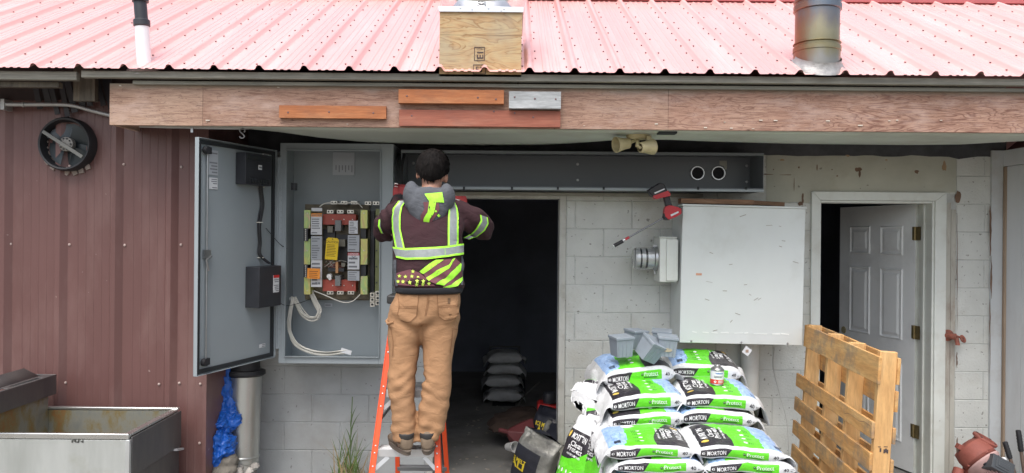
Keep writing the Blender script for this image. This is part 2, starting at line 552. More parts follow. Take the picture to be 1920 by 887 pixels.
# roof
RX0, RX1, PITCH, RPH = -5.6, 5.6, .2595, .093
SL = .53; RUN = 1.90; Z0 = 2.722; Y0 = 4.30
RN = Vector((0, -SL, 1)).normalized()
RP = lambda x, r, h: Vector((x, Y0 + r, Z0 + SL * r)) + RN * h
prof = []
k0 = int((RX0 - RPH) / PITCH) - 1
for k in range(k0, k0 + 46):
    x = RPH + k * PITCH
    prof += [(x - .030, 0), (x - .022, .007), (x - .013, .022), (x - .005, .0265), (x + .005, .0265), (x + .013, .022), (x + .022, .007), (x + .030, 0)]
    for q in (.088, .13, .172): prof += [(x + q - .012, 0), (x + q - .006, .0045), (x + q + .006, .0045), (x + q + .012, 0)]
prof = [p for p in prof if RX0 <= p[0] <= RX1]
mb = MB(); mb.open = True
NR = 10
vs = [RP(x, RUN * j / NR, h) for j in range(NR + 1) for x, h in prof]
n = len(prof)
mb.add(vs, [(j * n + i, j * n + i + 1, (j + 1) * n + i + 1, (j + 1) * n + i) for j in range(NR) for i in range(n - 1)], 0)
for k in range(k0, k0 + 46):
    x = RPH + k * PITCH
    if not RX0 + .1 < x < RX1 - .1: continue
    for j in range(12):
        r = .10 + j * .152 + R(-.012, .012)
        for dx in (-.042, .042):
            if (j + k) % 3 == 0 and dx > 0: continue
            c = RP(x + dx + R(-.004, .004), r, .003)
            mb.cbox(c, .0085, .0085, .007, 1, rot=Matrix.Rotation(math.atan(SL), 3, 'X'))
roof = mb.build('roof', [M_roof, M_screw], bld, angle=25)
mb = MB()
mb.quad((RX0, Y0 + RUN - .002, Z0 + SL * RUN - .02), (RX1, Y0 + RUN - .002, Z0 + SL * RUN - .02), (RX1, 10.2, 2.0), (RX0, 10.2, 2.0))
mb.build('rear_roof_slope', M_roof, bld)
mb = MB()
prf = [(-.06, -.012), (-.055, .05), (.06, .085), (.18, .05), (.2, -.03)]
mb.prism([(0, 0)] * 0 or [(y, z) for y, z in prf], RX0, RX1, 0, M=Matrix(((0, 1, 0, 0), (1, 0, 0, Y0 + RUN), (0, 0, 1, Z0 + SL * RUN), (0, 0, 0, 1))))
mb.build('ridge_cap', pm('ridge_red', (.40, .10, .10), .4), roof)
mb = MB()
for x in (RX0 + .05, RX1 - .05):
    mb.prism([(Y0 + .15, 0), (10.1, 0), (10.1, 2.05), (Y0 + RUN, Z0 + SL * RUN - .02), (Y0 + .15, Z0 + .05)], 0, .06, 0,
             M=Matrix(((0, 1, 0, x), (1, 0, 0, 0), (0, 0, 1, 0), (0, 0, 0, 1))))
mb.box(RX0, RX1, 10.0, 10.05, 0, 2.1)
mb.build('end_wall', M_siding, bld)

# eave boards and fascia
mb = MB()
e0, e1 = w(150, 140, 4.36).x, RX1
mb.box(RX0, w(148, 135, 4.37).x, 4.345, 4.385, 2.662, 2.712)
mb.box(e0 + .02, RX1, 4.335, 4.375, 2.676, 2.716)
mb.box(e0 + .30, RX1, 4.372, 4.396, 2.646, 2.668)
mb.build('eave_board', M_eave, bld, bevel=.003)
FX0 = w(205, 190, YF).x
mb = MB()
cuts = [FX0, w(380, 200, YF).x, w(1253, 200, YF).x, RX1]
for a, b in zip(cuts, cuts[1:]):
    mb.box(a + .001, b - .001, YF + R(0, .003), YF + .03, ZS - .002, 2.655, cuts.index(a) if cuts.index(a) != 1 else 3)
mb.box(FX0, FX0 + .03, YF + .031, 4.70, ZS, 2.655)
fmb = mb

mb = MB(); mb.box(FX0 + .03, RX1, YF + .032, YF + .10, ZS - .001, 2.64)
mb.build('eave_beam', wood('rough_beam', (.12, .075, .05), (.2, .13, .09), (.27, .18, .13), (1, 4, 8), 2), bld)
mb = fmb   # paint flakes along the fascia
M_flake = pm('bare_flake', (.62, .56, .48), .8)
for _ in range(34):
    u, v = R(215, 1900), (R(226, 243) if R(0, 1) < .65 else R(160, 172))
    p = w(u, v, YF - .003); s = R(.003, .012)
    if p.z < ZS + .004 or p.z > 2.64: continue
    mb.box(p.x, p.x + s * R(1, 2.5), YF - .0035, YF + .001, p.z, p.z + s * .6, 4)
fas = mb.build('fascia', [M_fascia_l, M_fascia_l, M_fascia_r, M_fascia, M_flake], bld)

# soffit: a warped sheet, torn back towards the left
edge = [(300, 233), (380, 236), (450, 239), (520, 246), (600, 257), (700, 267), (800, 272), (900, 274), (1000, 272), (1100, 266), (1150, 262), (1250, 261), (1350, 265), (1500, 269), (1700, 271), (1800, 270), (1870, 266), (1990, 258)]
mb = MB()
back = []
for u, v in edge:
    p = wz(u, v, ZS); p.y = min(max(p.y, YF + .101), YW - .04)
    q = w(u, v, p.y); back.append(q)
nv = 6
for i, q in enumerate(back):
    for j in range(nv + 1):
        t = j / nv; y = YF + .033 + (q.y - YF - .033) * t
        mb.v.append(Vector((q.x * (1 - .12 * (1 - t)) if False else q.x, y, ZS - .004 - .012 * math.sin(t * PI) * (1 if i > 3 else 0) + (q.z - ZS) * t)))
nn = nv + 1
for i in range(len(back) - 1):
    for j in range(nv):
        mb.f.append([i * nn + j, i * nn + j + 1, (i + 1) * nn + j + 1, (i + 1) * nn + j]); mb.m.append(0); mb.sm.append(True)
so = mb.build('soffit', M_soffit, bld)
sd = so.modifiers.new('t', 'SOLIDIFY'); sd.thickness = .008; sd.offset = 1
mb = MB(); mb.box(-2.3, 3.7, 4.62, 5.40, 2.56, 2.57)  # near-black sheet paints the attic shade seen past the torn soffit
mb.build('attic_shade_sheet', M_dark, bld)

# siding on the left
YS = 4.72
SX1 = w(388, 780, YS).x
RIBP = 103.5 / (F / YS)
rx0 = w(213, 400, YS).x
prof = []
k = -8
while True:
    x = rx0 + k * RIBP
    if x > SX1 + .1: break
    prof += [(x - .022, 0), (x - .004, .028), (x + .026, .028), (x + .062, 0)]
    for q in (.125, .175, .225, .275): prof += [(x + q - .005, 0), (x + q - .002, .0016), (x + q + .002, .0016), (x + q + .005, 0)]
    k += 1
prof = [p for p in prof if -5.6 <= p[0] <= SX1 - .03] + [(SX1 - .03, 0), (SX1 - .025, .012), (SX1, .012), (SX1, -.70)]
mb = MB(); mb.open = True
n = len(prof)
zs = [0, .5, 1.0, 1.6, 2.1, 2.605]
mb.add([Vector((x, YS - h, z)) for z in zs for x, h in prof], [(j * n + i, j * n + i + 1, (j + 1) * n + i + 1, (j + 1) * n + i) for j in range(len(zs) - 1) for i in range(n - 1)], 0)
for v in (203, 311, 457, 720, 830):
    for u in (20, 131, 234, 338, 124, 300, 374):
        if ((u in (124, 300, 374)) and v not in (720, 830)) or (u in (131, 234) and v > 700): continue
        p = w(u + R(-2, 2), v + R(-3, 3), YS - .004)
        mb.lathe([(0, .006), (.007, .004), (.009, 0)], TR(p.x, p.y, p.z) @ ROTX(90), 8, 1)
M_screwl = pm('siding_screw', (.42, .33, .30), .5)
sid = mb.build('siding', [M_siding, M_screwl], bld, angle=20)
mb = MB()
mb.box(RX0, SX1 + .0, YS - .006, YS + .02, 2.607, 2.93, 0)
p = w(150, 165, 4.55); mb.box(w(141, 165, 4.55).x, w(181, 165, 4.55).x, 4.53, 4.57, w(150, 190, 4.55).z, 2.80, 1)
mb.box(RX0, FX0 - .3, 4.40, 4.44, 2.63, 2.66, 1)
mb.build('frieze', [pm('dark_frieze', (.05, .036, .036), .8, var=.3, scale=4), wood('dull_post', (.07, .06, .05), (.13, .115, .09), (.19, .16, .12), (8, 8, 1), 2)], bld)
mb = MB()      # torn black plastic under the eave
for i in range(9):
    u = 60 + i * 17 + R(-4, 4); a = w(u, 145 + R(0, 6), 4.66); b = w(u + R(9, 16), 205 + R(-12, 14), 4.685)
    mb.beam(a, b, R(.03, .06), .004, 0, up=(0, 1, 0))
mb.build('torn_plastic', pm('black_plastic', (.022, .02, .026), .45), sid)

# plain doorway frame
mb = MB(); f0 = .047
mb.box(DX0 - f0, DX0, YW - .012, YW + .10, 0, DZ + f0)
mb.box(DX1, DX1 + f0, YW - .012, YW + .10, 0, DZ + f0)
mb.box(DX0, DX1, YW - .010, YW + .10, DZ, DZ + f0)
mb.build('doorway_frame', pm('old_frame_paint', (.50, .50, .46), .7, var=.1, scale=6, dirt=(.2, .17, .12), dirt_amt=.6, dirt_scale=5), bld, bevel=.003)

# white casing and jambs of the panelled doorway
mb = MB(); cs = .062
y0 = YW - .022
mb.prism([(EX0 - cs, 0), (EX0, 0), (EX0, EZ), (EX0 - cs, EZ + cs)], y0, YW + .004)
mb.prism([(EX1, 0), (EX1 + cs + .02, 0), (EX1 + cs + .02, EZ + cs), (EX1, EZ)], y0, YW + .004)
mb.prism([(EX0 + .0005, EZ + .0005), (EX1 - .0005, EZ + .0005), (EX1 + cs + .0195, EZ + cs), (EX0 - cs + .0005, EZ + cs)], y0 + .0005, YW + .004)
mb.box(EX0 - .002, EX0 + .012, YW - .008, 5.60, 0, EZ - .001)
mb.box(EX1 - .014, EX1 + .002, YW - .008, 5.60, 0, EZ - .001)
mb.box(EX0 + .013, EX1 - .015, YW - .006, 5.60, EZ - .016, EZ - .001)
mb.box(EX1 - .028, EX1 - .0145, 5.50, 5.535, 0, EZ - .017)
mb.build('door_casing', M_white, bld, bevel=.003)

# the door: six panels, swung inward
hinge = Vector((EX1 - .035, 5.60, 0)); lat = Vector((2.80, 6.385, 0))
dv = (lat - hinge).normalized(); DW = .81
nx = Vector((-dv.y, dv.x, 0)); nx = nx if nx.y < 0 else -nx        # visible face, towards the camera and the left
DM = Matrix(((dv.x, -nx.x, 0, hinge.x), (dv.y, -nx.y, 0, hinge.y), (0, 0, 1, .015), (0, 0, 0, 1)))   # x along door, y into it, z up
mb = MB(); mb.box(0, DW, 0, .042, 0, 2.02, 0, DM)
door = mb.build('door', M_door, bld, bevel=.002)
mb = MB()
for x0 in (.115, .455):
    for z0, z1 in ((1.63, 1.86), (.98, 1.53), (.20, .80)):
        x1 = x0 + .235
        for k, (ins, h) in enumerate(((0, .006), (.012, .0), (.034, .007))):
            pass
        o = [(x0, -.0005, z0), (x1, -.0005, z0), (x1, -.0005, z1), (x0, -.0005, z1)]
        q = lambda i, h: [(x0 + i, -h, z0 + i), (x1 - i, -h, z0 + i), (x1 - i, -h, z1 - i), (x0 + i, -h, z1 - i)]
        rr = [o, q(.010, .009), q(.022, .001), q(.036, .002), q(.052, .009)]
        mb.rings([[Vector(p) for p in r] for r in rr], 0, True, DM)
mb.build('door_panel', M_door, door, angle=15)
mb = MB()
mb.box(-.0045, -.0005, .001, .041, .002, 2.018, 0, DM)
mb.build('door_edge', M_white, door)
mb = MB(); mb.lathe([(0, .004), (.026, .004), (.03, 0)], DM @ TR(DW - .055, 0, .98) @ ROTX(90), 20)
mb.build('bore_cover', pm('tan_cover', (.33, .29, .17), .6), door)
for zc in (1.80, 1.06, .32):
    mb = MB()
    mb.box(-.052, -.001, -.004, -.0015, zc - .05, zc + .05, 0, DM)
    mb.box(.0, .026, -.004, -.0015, zc - .05, zc + .05, 0, DM)
    mb.tube([DM @ Vector((-.001, -.006, zc - .051)), DM @ Vector((-.001, -.006, zc + .051))], .0065, 8)
    for dz in (-.03, 0, .03):
        for dx in (-.03, .015): mb.lathe([(0, .006), (.004, .005), (.005, .003)], DM @ TR(dx, 0, zc + dz) @ ROTX(90), 6)
    mb.build('hinge', M_brass, door)

# trims right of the door
mb = MB()
mb.box(EX1 + .086, EX1 + .118, YW - .012, YW + .003, 0, 2.04, 0)
mb.box(EX1 + .124, EX1 + .158, YW - .006, YW + .003, 0, 1.99, 0)
mb.box(EX1 + .1185, EX1 + .1235, YW - .004, YW + .003, 0, 1.99, 1)
mb.box(w(1855, 500, YW).x, w(1877, 500, YW).x, YW - .02, YW + .003, 0, 2.42, 2)

for u, v0, v1, wd in ((1857, 385, 480, .018), (1859, 480, 560, .012), (1856, 560, 700, .008), (1795, 400, 620, .006), (1794, 660, 690, .012), (1795, 820, 860, .012)):
    a = w(u, v0, YW - .024 if u > 1800 else YW - .008); b = w(u, v1, a.y)
    pts = []  # near-black block paints the shade seen through the vent slots
    for i in range(9):
        t = i / 8; pts.append((a.x + (b.x - a.x) * t + R(-.003, .003), a.z + (b.z - a.z) * t, wd * R(.4, 1) * (.3 + math.sin(PI * t))))
    for (xa, za, wa), (xb, zb, wb) in zip(pts, pts[1:]):
        mb.quad((xa - wa / 2, a.y, za), (xa + wa / 2, a.y, za), (xb + wb / 2, a.y, zb), (xb - wb / 2, a.y, zb), 1)
mb.build('trim_board', [M_trim, M_rust, M_trimg], bld)

# panelled side wall on the right, coming forward
SWX = w(1878, 600, YW).x
mb = MB()
ys_ = [YW - .001, 5.215, 5.02, 4.82, 4.62, 4.47]
for a, b in zip(ys_, ys_[1:]):
    mb.box(SWX, SWX + .02, b + .0025, a - .0025, 0, 2.30)
    mb.box(SWX + .006, SWX + .025, a - .0024, a + .0024, 0, 2.30, 1)
mb.box(SWX - .008, SWX + .02, 4.47, YW - .02, 2.305, 2.42, 0)
mb.box(SWX + .021, SWX + .1, 4.46, YW - .02, 0, 2.42, 0)
mb.build('side_wall', [M_panelwall, M_rust], bld, bevel=.001)
mb = MB()
mb.box(SWX - .014, SWX - .0005, YW - .048, YW - .026, 0, 2.3, 0)
mb.build('corner_strip', pm('stained_strip', (.33, .25, .18), .8, var=.25, scale=6, stretch=(1, 1, .25)), bld)

# room inside
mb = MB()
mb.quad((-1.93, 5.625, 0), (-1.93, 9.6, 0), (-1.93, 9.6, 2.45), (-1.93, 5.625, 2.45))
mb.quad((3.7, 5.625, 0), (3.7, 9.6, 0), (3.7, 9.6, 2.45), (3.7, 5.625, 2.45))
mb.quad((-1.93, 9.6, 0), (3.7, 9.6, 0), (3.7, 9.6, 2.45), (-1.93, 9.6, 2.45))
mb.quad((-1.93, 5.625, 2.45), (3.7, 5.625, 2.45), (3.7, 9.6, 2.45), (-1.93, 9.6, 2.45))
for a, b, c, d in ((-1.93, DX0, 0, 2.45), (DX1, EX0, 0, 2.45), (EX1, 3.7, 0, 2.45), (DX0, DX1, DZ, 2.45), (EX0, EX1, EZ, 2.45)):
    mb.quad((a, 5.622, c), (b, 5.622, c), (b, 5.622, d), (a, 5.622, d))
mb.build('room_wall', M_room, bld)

# ================================================================ on the roof
M_pvcw = pm('white_plastic_pipe', (.78, .78, .80), .4, var=.03)
M_black = pm('black_rubber', (.018, .019, .022), .55, var=.2, scale=10)
M_blackp = pm('black_plastic_part', (.03, .032, .038), .4, var=.15, scale=10)
M_galv = pm('galvanised', (.50, .52, .54), .38, metal=.85, var=.12, scale=18)
M_alu = pm('aluminium', (.68, .70, .72), .32, metal=.9, var=.06, scale=10, bump=.05, bscale=40)
M_steel = pm('steel', (.42, .43, .44), .35, metal=.9, var=.12, scale=12)

t = thing('vent_pipe', 'slim white plastic vent pipe with black top on the roof left side', 'vent pipe', w(271, 122, 4.42))
b = w(271, 128, 4.42); c = w(266, 47, 4.42); d = w(259, -40, 4.42); ax = (c - b).normalized()
mb = MB(); mb.tube([b - ax * .05, c], .0405, 24); mb.build('lower_pipe', M_pvcw, t)
mb = MB(); mb.tube([c - ax * .012, c - ax * .006, c + ax * .026, c + ax * .030], [.041, .0465, .0465, .043], 24); mb.build('coupling', M_blackp, t)
mb = MB(); mb.tube([c + ax * .031, d], .036, 24); mb.tube([c + ax * .137, c + ax * .165], .046, 24); mb.build('upper_pipe', M_blackp, t)
mb = MB(); mb.lathe([(.10, -.002), (.07, .012), (.045, .03)], TR(b) @ ROTX(28), 24); mb.build('boot', M_pvcw, t)

# plywood curb with an upblast fan
YB = 4.335
t = thing('roof_fan', 'silver dome fan on a square plywood curb at the roof eave', 'roof fan', w(902, 137, YB))
x0, x1 = w(824, 80, YB).x, w(979, 80, YB).x
zt = w(900, 22, YB).z
M_ply, _t = newmat('plywood')
_n = _t.noise(_t.mapping((1.1, .6, 4.2)), 2.4, 3, .5, 1.6)
_r = _t.math('FRACT', _t.math('MULTIPLY', _n, 6))
_c = _t.ramp(_r, [(.0, (.30, .17, .075)), (.25, (.46, .30, .15)), (.8, (.50, .37, .20)), (1, (.42, .30, .16))])
_c = _t.mix(_t.ramp(_t.noise(_t.mapping((1, 1, 1), loc=(4, 1, 1)), 4, 4, .6), [(.45, 0.0), (.7, .6)]), _c, (.34, .32, .25))
_c = _t.mix(_t.ramp(_t.noise(_t.mapping((4, 4, 70)), 3, 4, .7), [(.35, .35), (.5, 0.0)]), _c, (.2, .12, .06))
_t.link(_c, _t.bsdf.inputs['Base Color']); _t.bsdf.inputs['Roughness'].default_value = .75
zmid = w(900, 66, YB).z
mb = MB()
th = .018
zb = 2.70
mb.box(x0, x1 - .004, YB, YB + th, zb, zmid - .0008); mb.box(x0 + .001, x1, YB, YB + th, zmid + .0008, zt)
mb.box(x0 + .0005, x0 + th, YB + th, YB + .48, zb, zt); mb.box(x1 - th, x1 - .0045, YB + th, YB + .48, zb, zt)
mb.box(x0, x1 - .005, YB + .48, YB + .5, zb, zt)
curb = mb.build('plywood_curb', M_ply, t)
M_ink = pm('stamp_ink', (.07, .05, .05), .8)
mb = MB(); yk = YB - .0022


def rectline(mb, u0, v0, u1, v1, wd, y, m=0):
    a, b2 = w(u0, v1, y), w(u1, v0, y)
    for q in ((a.x, b2.x, a.z, a.z + wd), (a.x, b2.x, b2.z - wd, b2.z), (a.x, a.x + wd, a.z + wd, b2.z - wd), (b2.x - wd, b2.x, a.z + wd, b2.z - wd)):
        mb.box(q[0], q[1], y, y + .002, q[2], q[3], m)


rectline(mb, 889, 88, 909, 114, .0035, yk); rectline(mb, 887, 121, 911, 139, .0035, yk)
letters(mb, 'E1', .052, lambda x, y: w(906, 110, yk) + Vector((-y, 0, x)), 0, .02)
letters(mb, 'F3', .045, lambda x, y: w(892, 135, yk) + Vector((x, 0, y)), 0, .01)
letters(mb, 'TESTED', .012, lambda x, y: w(893, 93, yk) + Vector((x, 0, y)), 0)
mb.build('stamp', M_ink, curb)
mb = MB()
x0c, x1c = w(822, 20, YB - .01).x, w(982, 20, YB - .01).x
z1 = w(900, 12.5, YB - .01).z
mb.box(x0c, x1c, YB - .012, YB + .515, zt - .005, z1)
cx = (x0c + x1c) / 2; cy = YB + .25
for u, v in ((863, 15), (945, 17), (940, 20), (885, 18), (916, 16)):
    q = w(u, v, YB - .0125); mb.lathe([(0, .005), (.004, .004), (.005, 0)], TR(q) @ ROTX(90), 8)
mb.build('curb_cap', M_alu, t, bevel=.003)
cx = (x0c + x1c) / 2; cy = YB + .25
mb = MB()
mb.lathe([(.195, z1 - .002), (.215, z1 + .02), (.245, z1 + .06), (.262, z1 + .12), (.266, z1 + .17), (.272, z1 + .175), (.27, z1 + .185), (.255, z1 + .18)], TR(cx, cy, 0), 40)
mb.lathe([(.2, z1 + .18), (.22, z1 + .22), (.21, z1 + .34), (.15, z1 + .41), (0, z1 + .43)], TR(cx, cy, 0), 32)
mb.build('fan_bowl', pm('spun_aluminium', (.78, .76, .77), .2, metal=1.0, var=.03), t, angle=60)
mb = MB()
p = w(902, 10, cy - .225)
mb.tube([p + Vector((.024 * math.cos(a), -.008, .013 * math.sin(a))) for a in [2 * PI * k / 16 for k in range(17)]], .004, 8)
mb.box(p.x + .012, p.x + .03, p.y - .005, p.y + .01, p.z - .008, p.z + .02)
mb.build('latch', M_steel, t)

# stove pipe
M_stove, _t = newmat('heat_tinted_steel')
_o = _t.sep(_t.tc.outputs['Object'])
_n = _t.noise(_t.mapping((3, 3, 1.4)), 3, 5, .6)
_z = _t.math('ADD', _o[2], _t.math('MULTIPLY', _t.math('SUBTRACT', _n, .5), .22))
_c = _t.ramp(_t.math('MULTIPLY', _z, 2.0), [(.04, (.26, .25, .23)), (.2, (.24, .21, .12)), (.42, (.30, .27, .18)), (.55, (.21, .19, .18)), (.75, (.15, .18, .22)), (1.0, (.15, .15, .18))])
_x = _t.math('ADD', _o[0], _t.math('MULTIPLY', _t.math('SUBTRACT', _n, .5), .16))
_c = _t.mix(_t.ramp(_x, [(.0, .8), (.04, 0.0)]), _c, (.36, .20, .12)) if False else _t.mix(_t.ramp(_t.math('ADD', _t.math('MULTIPLY', _x, 4), .55), [(.1, .75), (.32, 0.0)]), _c, (.30, .12, .06))
_t.link(_c, _t.bsdf.inputs['Base Color']); _t.bsdf.inputs['Metallic'].default_value = .8; _t.bsdf.inputs['Roughness'].default_value = .36
_t.bump(_t.noise(_t.mapping((6, 6, 2)), 20, 3), .06, .002)
YP = 4.435
b = Vector((w(1531, 125, YP).x, YP, Z0 + SL * (YP - Y0))); a = w(1534, -60, YP); ax = (a - b).normalized()
t = thing('stove_pipe', 'wide metal stove pipe with heat stains on the roof right side', 'stove pipe', b)
rp = .129
mb = MB(); mb.tube([b - ax * .06, b + ax * .10], rp + .002, 40); mb.tube([b + ax * .1, b + ax * .36], rp - .004, 40); mb.tube([b + ax * .36, a], rp - .001, 40)
mb.build('pipe', M_stove, t)
for h, wd in ((.085, .034), (.132, .010), (.33, .036), (.38, .018)):
    mb = MB()
    mb.tube([b + ax * h, b + ax * (h + .004), b + ax * (h + wd - .004), b + ax * (h + wd)], [rp, rp + .006, rp + .006, rp], 40)
    mb.build('clamp_band', M_stove, t)
mb = MB()
mb.lathe([(.165, -.004), (.158, .008), (.148, .02), (.134, .04), (.131, .06)], TR(b) @ ROTX(27), 40)
mb.build('flashing', pm('crumpled_flashing', (.42, .41, .40), .55, metal=.6, var=.25, scale=14, bump=.6, bscale=22, bdist=.01), t, angle=70)

# ================================================================ boards nailed to the fascia
M_cedar = wood('orange_cedar', (.30, .095, .035), (.44, .16, .06), (.52, .23, .10), (.7, 3, 9), 2.5, dirt=(.22, .12, .08), dirt_amt=.4)
M_redwood = wood('red_plank_paint', (.27, .085, .055), (.36, .12, .075), (.42, .17, .11), (.6, 3, 11), 2.5, dirt=(.25, .13, .10), dirt_amt=.4)
M_greywood = wood('silver_wood', (.26, .27, .27), (.40, .42, .43), (.52, .54, .55), (.8, 3, 8), 3)


def plank(name, u0, v0, u1, v1, y, th, mat, label, group, nails):
    a = w(u0, v1, y); b2 = w(u1, v0, y)
    cx, cz = (a.x + b2.x) / 2, (a.z + b2.z) / 2
    mb = MB()
    L, H = b2.x - a.x, b2.z - a.z - (u1 - u0) * math.sin(ROLL) * y / F * -1 * 0
    nseg = 14
    rg = []
    for i in range(nseg + 1):
        x = -L / 2 + L * i / nseg
        e = lambda k: .0018 * noise.noise(Vector((x * 14, k, u0)))
        rg.append([Vector((x, 0, -H / 2 + e(1))), Vector((x, th, -H / 2 + e(1))), Vector((x, th, H / 2 + e(2))), Vector((x, 0, H / 2 + e(2)))])
    mb.rings(rg, 0, True, TR(cx, y, cz))
    for u, v in nails:
        p = w(u, v, y - .001); mb.lathe([(0, .002), (.005, .0015), (.006, 0)], TR(p) @ ROTX(90), 8, 1)
    o = mb.build(name, [mat, M_screw], loc=(cx, y, cz), bevel=.001)
    return tag(o, label, 'board', group)


G = 'scrap boards nailed to the fascia'
plank('wooden_board', 523, 199, 724, 221, YF - .028, .026, M_cedar, 'orange board nailed alone on the fascia left of the other boards', G, ((540, 211), (617, 210), (700, 212)))
plank('wooden_board', 748, 208, 1051, 236, YF - .024, .022, M_redwood, 'longest red board along the lower edge of the fascia', G, ((772, 217), (926, 209), (1000, 220), (965, 212)))
plank('wooden_board', 747, 169, 945, 193, YF - .052, .05, M_cedar, 'short orange board mounted over the top of the long red board', G, ((763, 180), (896, 183), (930, 186)))
plank('wooden_board', 954, 172, 1052, 203, YF - .056, .054, M_greywood, 'short silver grey board at the right end of the boards', G, ((965, 182), (1003, 185), (1042, 186)))

# ================================================================ left wall fittings
M_conduit = pm('conduit_metal', (.42, .42, .41), .45, metal=.6, var=.12, scale=10)
mb = MB()
pts = [w(-150, 195, 4.62), w(40, 196, 4.63), w(100, 196, 4.64), w(135, 198, 4.65), w(170, 207, 4.66), w(208, 217, 4.67), w(260, 232, 4.66)]
mb.tube(spline(pts, 6), .0125, 12)
p = w(42, 196, 4.63); q = w(46, 196, 4.63); mb.tube([p, q], .017, 12)
pc = mb.build('conduit', M_conduit)
tag(pc, 'grey metal conduit bending down across the maroon siding into the fascia', 'conduit')
mb = MB(); p = w(20, 208, 4.69); mb.box(p.x - .012, p.x + .012, 4.612, 4.690, p.z - .004, p.z + .062); mb.build('strap', M_conduit, pc)
mb = MB()
yc = YF + .075
pts = [w(262, 236, yc), w(330, 238, yc), w(440, 240, yc), w(470, 239, yc + .03), w(520, 236, yc + .10)]
mb.tube(spline(pts, 6), .0105, 12)
pc = mb.build('conduit', M_conduit)
tag(pc, 'thin grey conduit under the fascia above the open cabinet door', 'conduit')
mb = MB(); p = w(360, 239, yc - .012); mb.box(p.x - .007, p.x + .007, p.y - .003, p.y, p.z - .03, p.z + .03); mb.build('strap', M_galv, pc)

# s hook
mb = MB(); c = w(454, 250, 4.47)
k = .03
pts = [(.1, .95), (-.3, .75), (-.5, .5), (-.2, .12), (.25, -.25), (.45, -.6), (.15, -.95), (-.3, -.9), (-.45, -.6)]
mb.tube(spline([c + Vector((x * k, 0, z * k)) for x, z in pts], 5), .0042, 8)
mb.tube(spline([c + Vector((x * k, .004, z * k)) for x, z in ((.1, .9), (.45, .75), (.5, .45), (.3, .25))], 5), .0042, 8)
mb.tube([c + Vector((.1 * k, 0, .9 * k)), c + Vector((.1 * k, 0, 2.1 * k))], .003, 6)
tag(mb.build('hook', pm('hook_steel', (.20, .20, .20), .5, metal=.3)), 'small steel s shaped hook hanging under the fascia', 'hook')

# wall fan
c = w(128, 271, YS - .03)
t = thing('wall_fan', 'round black exhaust fan set in the maroon siding', 'fan', c)
FM = TR(c.x, YS - .075, c.z) @ ROTX(90)      # local z points at the camera
M_fan = pm('fan_grey', (.045, .055, .06), .35, metal=.3, var=.2, scale=5)
mb = MB(); mb.lathe([(.168, -.10), (.168, -.01), (.160, .006), (.150, .002), (.146, -.02), (.143, -.09)], FM, 48); mb.build('shroud', M_black, t)
mb = MB(); mb.lathe([(.144, -.085), (.12, -.075), (.05, -.07), (0, -.07)], FM, 32); mb.build('back_dish', M_fan, t)
for kk in range(4):
    mb = MB()
    a0 = kk * PI / 2 + .55
    pts = []
    for i in range(7):
        for j in range(5):
            r = .035 + .10 * i / 6; a = a0 + (j / 4 - .5) * (1.25 + .2 * i / 6)
            pts.append(Vector((r * math.cos(a), r * math.sin(a), -.055 + .022 * (j / 4 - .5) * 2)))
    mb.add(pts, [(i * 5 + j, i * 5 + j + 1, (i + 1) * 5 + j + 1, (i + 1) * 5 + j) for i in range(6) for j in range(4)], 0, FM)
    mb.build('blade', M_fan, t)
mb = MB(); mb.lathe([(0, -.012), (.028, -.012), (.044, -.018), (.046, -.05), (.04, -.055)], FM, 28)
for j in range(10):
    a = 2 * PI * j / 10; mb.lathe([(0, -.0095), (.0055, -.0095), (.0055, -.012)], FM @ TR(.034 * math.cos(a), .034 * math.sin(a), 0), 8, 1)
mb.build('motor', [pm('fan_motor', (.22, .21, .19), .5, metal=.3), M_black], t)
mb = MB(); mb.beam((-.128, .074, .003), (.118, -.082, .003), .020, .012, 0, M=FM); mb.beam((-.128, .074, .0095), (.118, -.082, .0095), .006, .003, 0, M=FM)
mb.build('mount_bar', pm('fan_bracket', (.20, .20, .185), .5, metal=.3, var=.2), t)
mb = MB()
for i in range(13):
    a = 2.2 + 3.2 * i / 12; mb.cbox(Vector((.168 * math.cos(a), .168 * math.sin(a), -.068)), .05, .03, .012, 0, FM, Matrix.Rotation(a + R(-.4, .4), 3, 'Z'))
mb.build('sealant', pm('dry_sealant', (.30, .25, .22), .9, var=.3), t)

# ================================================================ electrical cabinet
M_cab = pm('cabinet_grey', (.285, .325, .345), .42, var=.04, scale=2, bump=.04, bscale=300, bdist=.001)
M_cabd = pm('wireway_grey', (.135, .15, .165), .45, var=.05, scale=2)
M_gask = pm('gasket', (.02, .024, .027), .7)
M_lab = pm('label_white', (.66, .68, .70), .5, var=.03)
M_labg = pm('label_silver', (.42, .45, .48), .45, var=.04)
M_line = pm('print_grey', (.20, .21, .23), .6)
M_yel = pm('tag_yellow', (.80, .56, .01), .5, var=.04)
M_org = pm('tag_orange', (.85, .30, .03), .5, var=.04)
M_redl = pm('label_red', (.55, .03, .03), .5)
M_zinc, _t = newmat('yellow_zinc')
_n = _t.noise(_t.mapping((3, 1, 1.2)), 4, 3, .5, 1.5)
_t.link(_t.ramp(_n, [(.3, (.55, .42, .22)), (.45, (.62, .62, .20)), (.55, (.38, .55, .22)), (.7, (.62, .45, .30))]), _t.bsdf.inputs['Base Color'])
_t.bsdf.inputs['Metallic'].default_value = .35; _t.bsdf.inputs['Roughness'].default_value = .38
M_redb = pm('red_insulator', (.40, .075, .05), .5, var=.1)
M_lug = pm('lug_metal', (.62, .60, .54), .35, metal=.7, var=.15, scale=40)
M_wire = pm('white_wire', (.62, .61, .55), .5, var=.05)

